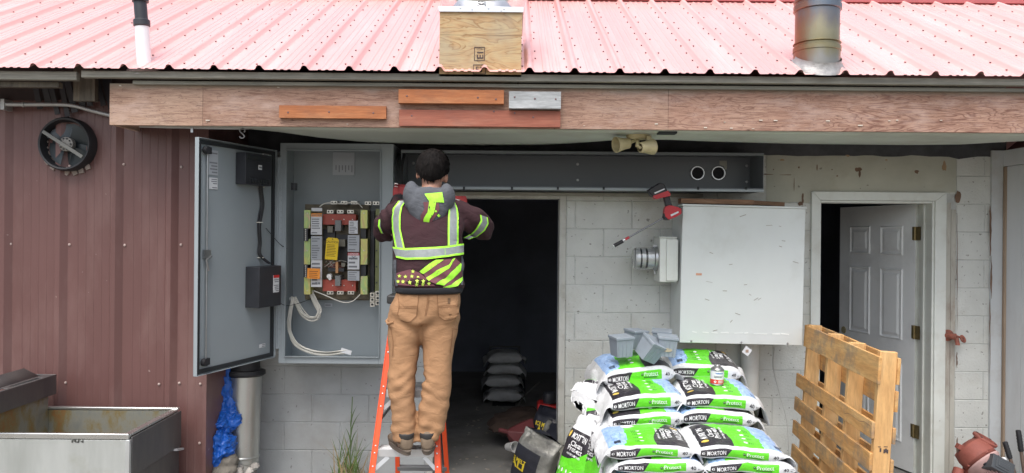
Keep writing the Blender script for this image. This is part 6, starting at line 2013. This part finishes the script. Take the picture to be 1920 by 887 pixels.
# ---- body: one continuous figure under the clothes
mb = MB()
ball(mb, headc + Vector((0, .005, .012)), .078, .097, .098, HM)
ball(mb, headc + HM.to_3x3() @ Vector((0, .045, -.06)), .058, .055, .062, HM)      # jaw
mb.lathe([(0, .118), (.010, .112), (.018, .095), (.006, .085)], TR(headc) @ HM @ ROTX(-90) @ TR(0, .02, 0), 10)   # nose
ball(mb, headc + HM.to_3x3() @ Vector((0, .100, -.052)), .022, .010, .007, HM)     # lips
ball(mb, headc + HM.to_3x3() @ Vector((0, .088, .028)), .055, .014, .012, HM)      # brow
ball(mb, headc + HM.to_3x3() @ Vector((0, .088, -.088)), .022, .018, .018, HM)     # chin
for s in (-1, 1):
    e = headc + HM.to_3x3() @ Vector((s * .080, .012, -.022))
    ball(mb, e, .011, .021, .034, HM @ ROTZ(s * -28) @ ROTX(8))
limb(mb, [w(804, 385, 4.22), w(807, 362, 4.245), headc + Vector((0, -.005, -.06))], [.066, .056, .056])
mb.rings([ring(752, 856, v, y, d, e=.9) for v, y, d in ((560, 4.10, .09), (520, 4.11, .09), (470, 4.14, .095), (430, 4.18, .10), (400, 4.21, .085), (388, 4.22, .05))])
for sh, el, wr in ((shL, elL, wrL), (shR, elR, wrR)): limb(mb, [sh, el, wr, wr + (wr - el).normalized() * .05], [.055, .043, .031, .028])
for h, k, a in ((hipL, kneeL, ankL), (hipR, kneeR, ankR)): limb(mb, [h + Vector((0, 0, .08)), h, k, a, a - Vector((0, 0, .03))], [.08, .078, .052, .040, .040])
me = remesh(mb, .0075, 6, .5)
body = mesh_obj('body', me, M_skin, person)

# eyes for the far side of the face
for s in (-1, 1):
    mb = MB(); ball(mb, headc + HM.to_3x3() @ Vector((s * .031, .085, .006)), .012, .009, .008, HM, 12)
    mb.build('eye', pm('eye_white', (.6, .58, .55), .3), person) if s < 0 else mb.build('eye', MATS['eye_white'], person)

# hair: a close cap over the skull, lower at the nape
mb = MB(); HC = TR(headc + Vector((0, -.002, .016))) @ HM
vs = []; fs = []; n, m = 48, 20
for j in range(m + 1):
    for i in range(n):
        ph = 2 * PI * i / n
        back = .5 - .5 * math.sin(ph)                     # 1 at the nape, 0 at the forehead
        side = abs(math.cos(ph)) ** 3
        lim = PI * (.47 + .275 * back ** 1.2 - .085 * side * (1 - back * .3))
        th = lim * j / m
        d = Vector((math.sin(th) * math.cos(ph), math.sin(th) * math.sin(ph), math.cos(th)))
        k = 1 + .035 * noise.noise(d * 3.3 + Vector((4, 4, 4))) + .014 * noise.noise(d * 13)
        taper = 1 - .045 * (j / m) ** 4
        vs.append(HC @ Vector((d.x * .0965 * k * taper, d.y * .112 * k * taper, d.z * (.118 if d.z > 0 else .122) * k)))
fs = [(j * n + i, j * n + (i + 1) % n, (j + 1) * n + (i + 1) % n, (j + 1) * n + i) for j in range(m) for i in range(n)]
mb.add(vs, fs)
hb = BVHTree.FromPolygons([v.copy() for v in mb.v], mb.f)
rt = random.Random(9); hc0 = headc + Vector((0, 0, .016))
for q in range(1500):
    d = Vector((rt.gauss(0, 1), rt.gauss(0, 1), rt.gauss(.15, 1))).normalized()
    p, nrm, i_, ds = hb.ray_cast(hc0 + d * .3, -d)
    if p is None: continue
    if nrm.dot(d) < 0: nrm = -nrm
    dn = Vector((rt.uniform(-.22, .22), rt.uniform(-.2, .2), -1)); dn = (dn - nrm * dn.dot(nrm)).normalized()
    sdv = dn.cross(nrm) * rt.uniform(.0022, .0045); L_ = rt.uniform(.014, .03)
    a = p - nrm * .001
    mb.add([a - sdv, a + sdv, a + dn * L_ * .6 + nrm * rt.uniform(.002, .004) + sdv * .6, a + dn * L_ + nrm * rt.uniform(.0005, .003)], [(0, 1, 2, 3)])
mb.open = True
mb.build('hair', M_hair, person, angle=80)

# ---- cloth helpers
def wrinkle(me, fn):
    for vtx in me.vertices: pass
    nrm = [v.normal.copy() for v in me.vertices]
    for v, nn_ in zip(me.vertices, nrm): v.co = v.co + nn_ * fn(v.co)
    me.update()


def bvh_of(me):
    return BVHTree.FromPolygons([v.co.copy() for v in me.vertices], [tuple(p.vertices) for p in me.polygons])


CAMP = Vector((0, 0, CAMZ))


def hit(bvhs, u, v, off, y0=4.25):
    """where the cloth surface lies behind a given spot of its rear side"""
    d = (w(u, v, 1.0) - CAMP).normalized()
    best = None
    for bv in bvhs:
        p, n, i, dist = bv.ray_cast(CAMP, d)
        if p is not None and (best is None or dist < best[2]): best = (p, n, dist)
    if best is None: return w(u, v, y0)
    p, n, _ = best
    if n.dot(d) > 0: n = -n
    return p + n * off


def lerp_poly(P, t):
    L = [0]
    for a, b in zip(P, P[1:]): L.append(L[-1] + math.hypot(b[0] - a[0], b[1] - a[1]))
    s = t * L[-1]
    for i in range(len(P) - 1):
        if s <= L[i + 1] + 1e-9:
            f = (s - L[i]) / max(1e-9, L[i + 1] - L[i]); return (P[i][0] + (P[i + 1][0] - P[i][0]) * f, P[i][1] + (P[i + 1][1] - P[i][1]) * f)
    return P[-1]


def patch(mb, bvhs, A, B, n=24, rows=((0, 1, 0),), off=.003):
    """strip of cloth between edge lines A and B; rows give (from, to, material) across it"""
    for r0, r1, m in rows:
        mb.grid(lambda i, j: hit(bvhs, *[a + (b - a) * (r0 + (r1 - r0) * j) for a, b in zip(lerp_poly(A, i), lerp_poly(B, i))], off), n, 2, m)


# ---- trousers
mb = MB()
mb.rings([ring(*r) for r in ((746, 862, 540, 4.10, .108), (741, 863, 556, 4.10, .118), (733, 862, 572, 4.105, .128), (729, 861, 590, 4.11, .130), (729, 860, 603, 4.11, .118))])
mb.rings([ring(*r) for r in ((728, 797, 585, 4.11, .112), (727, 794, 610, 4.11, .108), (728, 787, 645, 4.10, .100), (730, 783, 680, 4.08, .092), (727, 780, 705, 4.065, .090), (728, 778, 735, 4.05, .084), (734, 778, 770, 4.04, .080), (735, 780, 800, 4.03, .080), (737, 782, 826, 4.02, .076))])
mb.rings([ring(*r) for r in ((790, 861, 585, 4.11, .112), (789, 860, 610, 4.11, .108), (793, 852, 645, 4.10, .100), (794, 847, 680, 4.085, .094), (794, 846, 705, 4.075, .092), (790, 845, 735, 4.06, .086), (785, 841, 770, 4.05, .082), (783, 835, 800, 4.045, .080), (783, 823, 824, 4.04, .076))])
for u, v in ((764, 584), (830, 584)): ball(mb, w(u, v, 4.025), .085, .035, .085)
me = remesh(mb, .009, 5, .5)
kz = kneeL.z; az = ankL.z; hz = hipL.z - .03


def pfold(p):
    q = Vector((p.x * 5, p.y * 5, p.z * 4))
    side = 1 if p.x > -.49 else -1
    kneef = math.exp(-((p.z - kz + .03) / .13) ** 2); ankf = math.exp(-((p.z - az - .06) / .09) ** 2); seat = math.exp(-((p.z - hz) / .07) ** 2)
    warp = .03 * noise.noise(q + Vector((3, 1, side)))
    s1 = math.sin((p.z + side * .45 * (p.x + .5) + warp * 1.3) * 105)
    s2 = math.sin((p.z - side * .6 * (p.x + .5) + warp) * 68 + 1.1)
    msk = max(0, noise.noise(Vector((p.x * 7, p.y * 4, p.z * 5)) + Vector((side * 9, 0, 0))) + .35)
    base = .006 * noise.noise(q * 1.1) + .004 * noise.noise(Vector((p.x * 16, p.y * 9, p.z * 9)))
    lng = .0035 * math.sin((p.x * 60 + p.z * 22 * side + warp * 60)) * max(0, noise.noise(Vector((p.x * 4, 3, p.z * 3))) + .2)
    return base + lng + msk * (kneef * (.0075 * s1 + .005 * s2) + ankf * (.008 * s1 + .004 * s2) + seat * .005 * s2 + .0018 * s2)


wrinkle(me, pfold)
BV = [bvh_of(me)]
trs = mesh_obj('trousers', me, M_pants, person)
mb = MB()
for A, B in ((((747, 549), (749, 575), (746, 588), (752, 599)), ((785, 551), (783, 575), (781, 592), (768, 604))), (((820, 551), (821, 575), (822, 592), (834, 600)), ((856, 549), (858, 575), (859, 589), (852, 596)))):
    mb = MB(); patch(mb, BV, A, B, 20, ((0, 1, 0),), .0035); mb.build('rear_pocket', M_pants, trs)
mb = MB()
def seam(pts, wd=.9, off=.0046): patch(mb, BV, [(u - wd / 2, v) for u, v in pts], [(u + wd / 2, v) for u, v in pts], 26, ((0, 1, 0),), off)
def seamh(pts, wd=.9, off=.0046): patch(mb, BV, [(u, v - wd / 2) for u, v in pts], [(u, v + wd / 2) for u, v in pts], 26, ((0, 1, 0),), off)
for P in (((785, 552), (783, 575), (781, 592), (770, 603)), ((820, 552), (821, 575), (822, 592), (832, 600)), ((747, 552), (749, 575), (746, 590))): seam(P)
seamh(((747, 576), (783, 574))); seamh(((747, 579), (783, 577))); seamh(((821, 574), (858, 572))); seamh(((821, 577), (858, 575)))
seamh(((752, 600), (762, 604), (770, 603))); seamh(((832, 600), (845, 600), (854, 596)))
seam(((802, 549), (801, 570), (797, 592))); seam(((804.5, 549), (803.5, 570), (799, 592)))
seamh(((750, 553), (800, 554), (858, 552)), .8); seamh(((739, 829), (760, 831), (780, 829)), .8); seamh(((786, 826), (800, 828), (820, 826)), .8)
seam(((733, 612), (738, 640), (737, 668))); seamh(((730, 614), (737, 613))); seam(((848, 618), (846, 640), (843, 662))); seamh(((846, 616), (857, 618)))
mb.build('stitching', M_seam, trs)
mb = MB(); patch(mb, BV, ((839, 559), (839, 569)), ((844, 559), (844, 569)), 4, ((0, 1, 0),), .005); mb.build('patch_label', pm('leather_label', (.12, .065, .03), .7), trs)
mb = MB(); mb.tube([w(728, 598, 4.06), w(725, 602, 4.04), w(727, 607, 4.03), w(738, 604, 4.01)], [.007, .008, .008, .006], 8); mb.build('tool_loop', M_pants, trs)

# ---- boots
for nm, heel, toe, ank in (('L', w(764, 847, 3.955), w(738, 826, 4.19), ankL), ('R', w(801, 845, 3.965), w(806, 826, 4.22), ankR)):
    zs_ = .614
    h = Vector((heel.x, heel.y, zs_)); tt = Vector((toe.x, toe.y, zs_)); d = (tt - h).normalized(); Lb = .285
    x = d.cross(Vector((0, 0, 1)))
    fr = Matrix(((x.x, d.x, 0, h.x), (x.y, d.y, 0, h.y), (0, 0, 1, zs_), (0, 0, 0, 1)))
    mb = MB()
    ball(mb, Vector((0, 0, 0)), .001, .001, .001) if False else None
    rr = []
    for y, hw, z0, z1 in ((-.012, .018, .03, .08), (0, .034, .022, .115), (.03, .039, .020, .13), (.09, .038, .02, .125), (.14, .040, .02, .095), (.19, .046, .02, .075), (.235, .044, .02, .062), (.262, .030, .022, .05), (.272, .012, .026, .04)):
        rr.append([fr @ Vector((hw * math.copysign(abs(math.cos(q)) ** .75, math.cos(q)), y, (z0 + z1) / 2 + (z1 - z0) / 2 * math.copysign(abs(math.sin(q)) ** .75, math.sin(q)))) for q in [2 * PI * k / 20 for k in range(20)]])
    mb.rings(rr)
    mb.tube([fr @ Vector((0, .05, .06)), fr @ Vector((0, .055, .11)), fr @ Vector((0, .06, .15))], [.036, .040, .038], 20)
    me = remesh(mb, .006, 4, .5)
    bt = mesh_obj('boot', me, M_boot, person)
    BB = [bvh_of(me)]
    mb = MB(); ol = []
    for k in range(36):
        q = 2 * PI * k / 36; y = .13 + .148 * math.sin(q); hw = .040 + .008 * math.sin(q)
        ol.append((hw * math.copysign(abs(math.cos(q)) ** .8, math.cos(q)), y))
    for z0, z1, ex in ((.0, .018, 1.0), (.0182, .028, 1.06)):
        lo = [fr @ Vector((a * ex, .13 + (b_ - .13) * ex, z0)) for a, b_ in ol]; hi = [fr @ Vector((a * ex * 1.01, .13 + (b_ - .13) * ex * 1.01, z1)) for a, b_ in ol]
        mb.rings([lo, hi])
    mb.box(-.036, .036, -.010, .075, -.012, -.0005, 0, fr @ TR(0, 0, .0)) if False else None
    mb.build('sole', M_sole, bt, bevel=.002)
    mb = MB(); rr = []
    for z, ex in ((.075, .0385), (.09, .042), (.104, .0435), (.112, .043)):
        rr.append([fr @ Vector((ex * math.cos(a), .034 - ex * 1.08 * math.sin(a), z)) for a in [PI * (.12 + .76 * k / 16) for k in range(17)]])
    mb.add([p for r in rr for p in r], [(j * 17 + i, j * 17 + i + 1, (j + 1) * 17 + i + 1, (j + 1) * 17 + i) for j in range(3) for i in range(16)])
    o = mb.build('heel_panel', M_bootd, bt); q = o.modifiers.new('t', 'SOLIDIFY'); q.thickness = .004; q.offset = 0

# ---- hoodie
mb = MB()
mb.rings([ring(*r) for r in ((743, 867, 545, 4.10, .125), (741, 868, 528, 4.105, .134), (739, 869, 500, 4.115, .136), (737, 869, 470, 4.13, .135), (736, 868, 440, 4.155, .136), (736, 868, 415, 4.18, .128), (742, 864, 395, 4.20, .112), (756, 852, 380, 4.215, .085), (775, 838, 369, 4.22, .06))])
limb(mb, [w(764, 400, 4.20), shL + Vector((-.012, .02, -.005)), w(727, 418, 4.30), elL, w(733, 406, 4.53), wrL], [.082, .083, .074, .062, .054, .043])
limb(mb, [w(842, 400, 4.20), shR + Vector((.012, .02, -.005)), w(886, 412, 4.28), elR, w(885, 410, 4.5), wrR], [.084, .085, .078, .066, .056, .043])
me = remesh(mb, .009, 6, .5)


def hfold(p):
    q = Vector((p.x * 5, p.y * 5, p.z * 5))
    low = math.exp(-((p.z - w(800, 530, 4.1).z) / .06) ** 2)
    wp = noise.noise(q + Vector((7, 2, 1)))
    arm = 1.0 if (p.x < -.66 or p.x > -.30) else 0.0
    s = math.sin(p.z * 80 + wp * 4) * max(0, noise.noise(Vector((p.x * 6, 1, p.z * 5))) + .25)
    s3 = math.sin((p.x * .8 + p.z * .6) * 95 + wp * 5)
    return .006 * noise.noise(q) + .0035 * noise.noise(q * 2.7) + low * .008 * s + .0028 * s + arm * .0045 * s3


wrinkle(me, hfold)
HB = [bvh_of(me)]
hd = mesh_obj('hoodie', me, M_hood, person)
# hood hanging on the back and standing round the neck
mb = MB()
ball(mb, w(803, 387, 4.09), .112, .048, .112)
ball(mb, w(772, 367, 4.12), .05, .06, .082); ball(mb, w(837, 369, 4.12), .048, .06, .078)
cn = w(807, 368, 4.20)
for k in range(28):
    a = PI * (-.15 + 1.3 * k / 27); ball(mb, cn + Vector((.098 * math.cos(a), -.075 * math.sin(a) + .012, .015 - .012 * math.sin(a))), .034, .032, .046, n=12)
me = remesh(mb, .008, 6, .5)
wrinkle(me, lambda p: .007 * noise.noise(p * 9 + Vector((2, 2, 2))) + .0045 * math.sin((p.x + .47) * 70 * (1 if p.x > -.47 else -1) + p.z * 40) * max(0, noise.noise(p * 5) + .2))
HOODB = [bvh_of(me)]
hood_o = mesh_obj('hood', me, M_hgrey, hd)
ALLB = HB + HOODB
mb = MB()
patch(mb, HOODB, ((794, 379), (796, 392), (789, 404), (789, 414)), ((822, 379), (824, 392), (818, 404), (806, 419)), 20, ((0, 1, 0),), .004)
mb.build('hood_print', M_hpink, hood_o)
mb = MB()
patch(mb, HOODB, ((805, 377), (803, 388), (802, 398), (795, 408), (792, 421)), ((818, 377), (816, 390), (813, 400), (806, 410), (804, 422)), 26, ((0, 1, 0),), .0062)
for u, v, r_k in ((822, 404, 3.2), (817, 396, 2.4)): patch(mb, HOODB, ((u - r_k, v), (u, v - r_k), (u + r_k, v)), ((u - r_k, v), (u, v + r_k), (u + r_k, v)), 8, ((0, 1, 0),), .0062)
mb.build('worn_print', M_limeworn, hood_o)
mb = MB()
NB = HOODB + [bvh_of(body.data)] if False else HOODB
patch(mb, NB, ((796, 364), (802, 374), (806, 379)), ((830, 361), (831, 371), (832, 380)), 10, ((0, 1, 0),), .006)
mb.build('lining', M_lime, hood_o)
# waistband and cuffs
mb = MB()
rr = []
for v, ex, d in ((549, -1, .122), (545.5, 2.2, .130), (540, 2.4, .132), (537, 1.0, .131)): rr.append(ring(744 - ex, 866 + ex, v, 4.10, d + .004, 48))
mb.rings(rr, 0, False); o = mb.build('waistband', M_waist, hd); q = o.modifiers.new('t', 'SOLIDIFY'); q.thickness = .006
for a, b in ((wrL, elL), (wrR, elR)):
    mb = MB(); d = (a - b).normalized(); mb.tube([a - d * .035, a - d * .02, a + d * .02, a + d * .035], [.046, .047, .045, .040], 20); mb.build('cuff', M_waist, hd)
# reflective vest bands
mb = MB(); RW = ((0, .17, 1), (.17, .83, 0), (.83, 1, 1))
patch(mb, HB, ((748, 378), (738, 392), (736, 408), (737, 430), (743, 466)), ((763, 377), (755, 389), (752, 406), (752, 430), (760, 467)), 34, RW, .006)
mb.build('shoulder_strap', [M_refl, M_lime], hd); mb = MB()
patch(mb, HB, ((847, 378), (841, 392), (839.5, 410), (839, 435), (839, 464)), ((852, 377), (857, 392), (859, 410), (858.5, 435), (858, 462)), 34, RW, .006)
mb.build('shoulder_strap', [M_refl, M_lime], hd)
mb = MB(); cz_t = w(800, 463, 4.0).z
patch(mb, HB, ((738.5, 463), (760, 466), (800, 464.5), (840, 461.5), (867, 457.5)), ((745, 483), (762, 487), (800, 486.5), (840, 482), (867, 477)), 44, RW, .0085)
patch(mb, HB, ((833, 462.5), (834, 482)), ((833.6, 462.5), (834.6, 482)), 6, ((0, 1, 1),), .010)
mb.build('back_band', [M_refl, M_lime], hd)
mb = MB()
patch(mb, HB, ((899, 403), (900, 414), (892, 428), (880, 440), (869, 446)), ((913, 408), (915, 419), (908, 432), (896, 442), (880, 449)), 26, ((0, .2, 1), (.2, .85, 0), (.85, 1, 1)), .005)
mb.build('sleeve_band', [M_refl, M_lime], hd); mb = MB()
patch(mb, HB, ((711, 413), (709.5, 424), (715, 436)), ((715, 411), (714, 424), (719, 437)), 12, ((0, .7, 1), (.7, 1, 0)), .005)
mb.build('sleeve_band', [M_refl, M_lime], hd)
# flag print
S1u, S1l = ((785, 510), (807, 493.5), (817, 487.5)), ((794, 513.6), (807, 505), (832, 487))
S2u, S2l = ((799, 522), (819, 507), (842, 496), (848, 486)), ((804, 527), (823, 515), (842, 503), (853, 484))
S3u, S3l = ((817, 532), (834, 522), (853, 503), (863, 493.5)), ((832, 535), (846, 525), (863, 507), (864, 497))
S4u, S4l = ((830, 538), (846, 534), (866, 519)), ((842, 539), (857, 536), (866, 527))
mb = MB()
for A, B in ((S1l, S2u), (S2l, S3u), (S3l, S4u)): patch(mb, HB, A, B, 20, ((0, 1, 0),), .004)
patch(mb, HB, ((744, 512), (770, 505), (786, 511)), ((743, 534), (780, 536), (816, 536)), 24, ((0, 1, 0),), .0035)
mb.build('flag_ground', M_hpink, hd)
mb = MB()
for A, B in ((S1u, S1l), (S2u, S2l)): patch(mb, HB, A, B, 24, ((0, 1, 0),), .0055)
for A, B in ((S3u, S3l), (S4u, S4l)): patch(mb, HB, A, B, 24, ((0, 1, 1),), .0055)
mb.build('flag_stripes', [M_limeworn, M_lime], hd)
mb = MB()
for cx, cy_ in ((390, 620), (262, 665), (318, 672), (380, 672), (440, 672), (250, 720), (297, 722), (360, 728), (430, 716), (490, 718), (424, 745), (485, 742), (545, 738)):
    u, v = cx / 5.217 + 700, cy_ / 5.217 + 390
    v = min(v, 534)
    pts = [(u, v)] + [(u + r_k * math.sin(a), v - r_k * math.cos(a)) for a, r_k in [(2 * PI * k / 10, 3.9 if k % 2 == 0 else 1.7) for k in range(10)]]
    mb.add([hit(HB, a, b, .006) for a, b in pts], [(0, k + 1, (k + 1) % 10 + 1) for k in range(10)])
mb.build('flag_stars', pm('pale_lime', (.60, .82, .12), .7), hd)
mb = MB(); patch(mb, HB, ((739, 487), (739, 510), (743, 536)), ((744, 487), (744, 510), (747, 536)), 14, ((0, 1, 0),), .004); patch(mb, HB, ((864, 480), (864, 510), (863, 534)), ((868, 480), (868.5, 510), (867, 534)), 14, ((0, 1, 0),), .004)
mb.build('side_panel', M_hgrey, hd)


# ---- gloves: palm, four fingers of unequal length, thumb off the side
def glove(wrist, up, nrm, thumb_side, curl):
    """up: wrist to knuckles; nrm: back of the hand"""
    up = Vector(up).normalized(); nrm = Vector(nrm); nrm = (nrm - up * nrm.dot(up)).normalized(); sd = up.cross(nrm) * thumb_side
    P = lambda a, b, c: wrist + sd * a + up * b + nrm * c
    mb = MB()
    limb(mb, [P(0, -.045, 0), P(0, 0, 0), P(0, .03, 0)], [.034, .031, .033])
    for a in (-.027, -.009, .009, .026): limb(mb, [P(a * .7, .01, 0), P(a, .055, .002), P(a, .092, .003)], [.017, .0155, .0125], 12)
    for a, L_, s_ in ((.028, .072, -.06), (.0095, .080, 0), (-.0095, .075, .04), (-.027, .058, .09)):
        pts = [P(a, .088, .003)]; ang = .15; pos = Vector((a, .088, .003))
        for k, f in enumerate((.45, .30, .25)):
            ang += curl * (.8, 1.0, .8)[k]
            pos = pos + Vector((-s_ * L_ * f, L_ * f * math.cos(ang), -L_ * f * math.sin(ang))); pts.append(P(*pos))
        limb(mb, pts, [.0112, .0105, .0095, .0078], 12)
    limb(mb, [P(.02, .02, -.004), P(.040, .045, -.014), P(.045, .072, -.030), P(.036, .092, -.042)], [.015, .0135, .0115, .009], 12)
    me = remesh(mb, .0042, 3, .5)
    BVg = [bvh_of(me)]
    o = mesh_obj('glove', me, M_glove, person)
    return o, BVg


gl, BVg = glove(wrL + Vector((.0, .005, .01)), (.03, .42, .90), (.05, -.90, .42), 1, .75)
mb = MB()
for u0, v0, u1, v1, wd in ((740, 343, 747, 345, 2.2), (740, 349, 746, 350, 1.4)):
    patch(mb, BVg, ((u0, v0), (u1, v1)), ((u0, v0 + wd), (u1, v1 + wd)), 6, ((0, 1, 0),), .002)
mb.build('glove_mark', M_gpr, gl)
gl, BVg = glove(wrR + Vector((-.005, .005, .012)), (-.12, .72, .68), (.1, -.66, .74), -1, .7)
mb = MB(); patch(mb, BVg, ((848, 372), (862, 375)), ((848, 374), (862, 377)), 6, ((0, 1, 0),), .002); mb.build('glove_mark', M_gpr, gl)
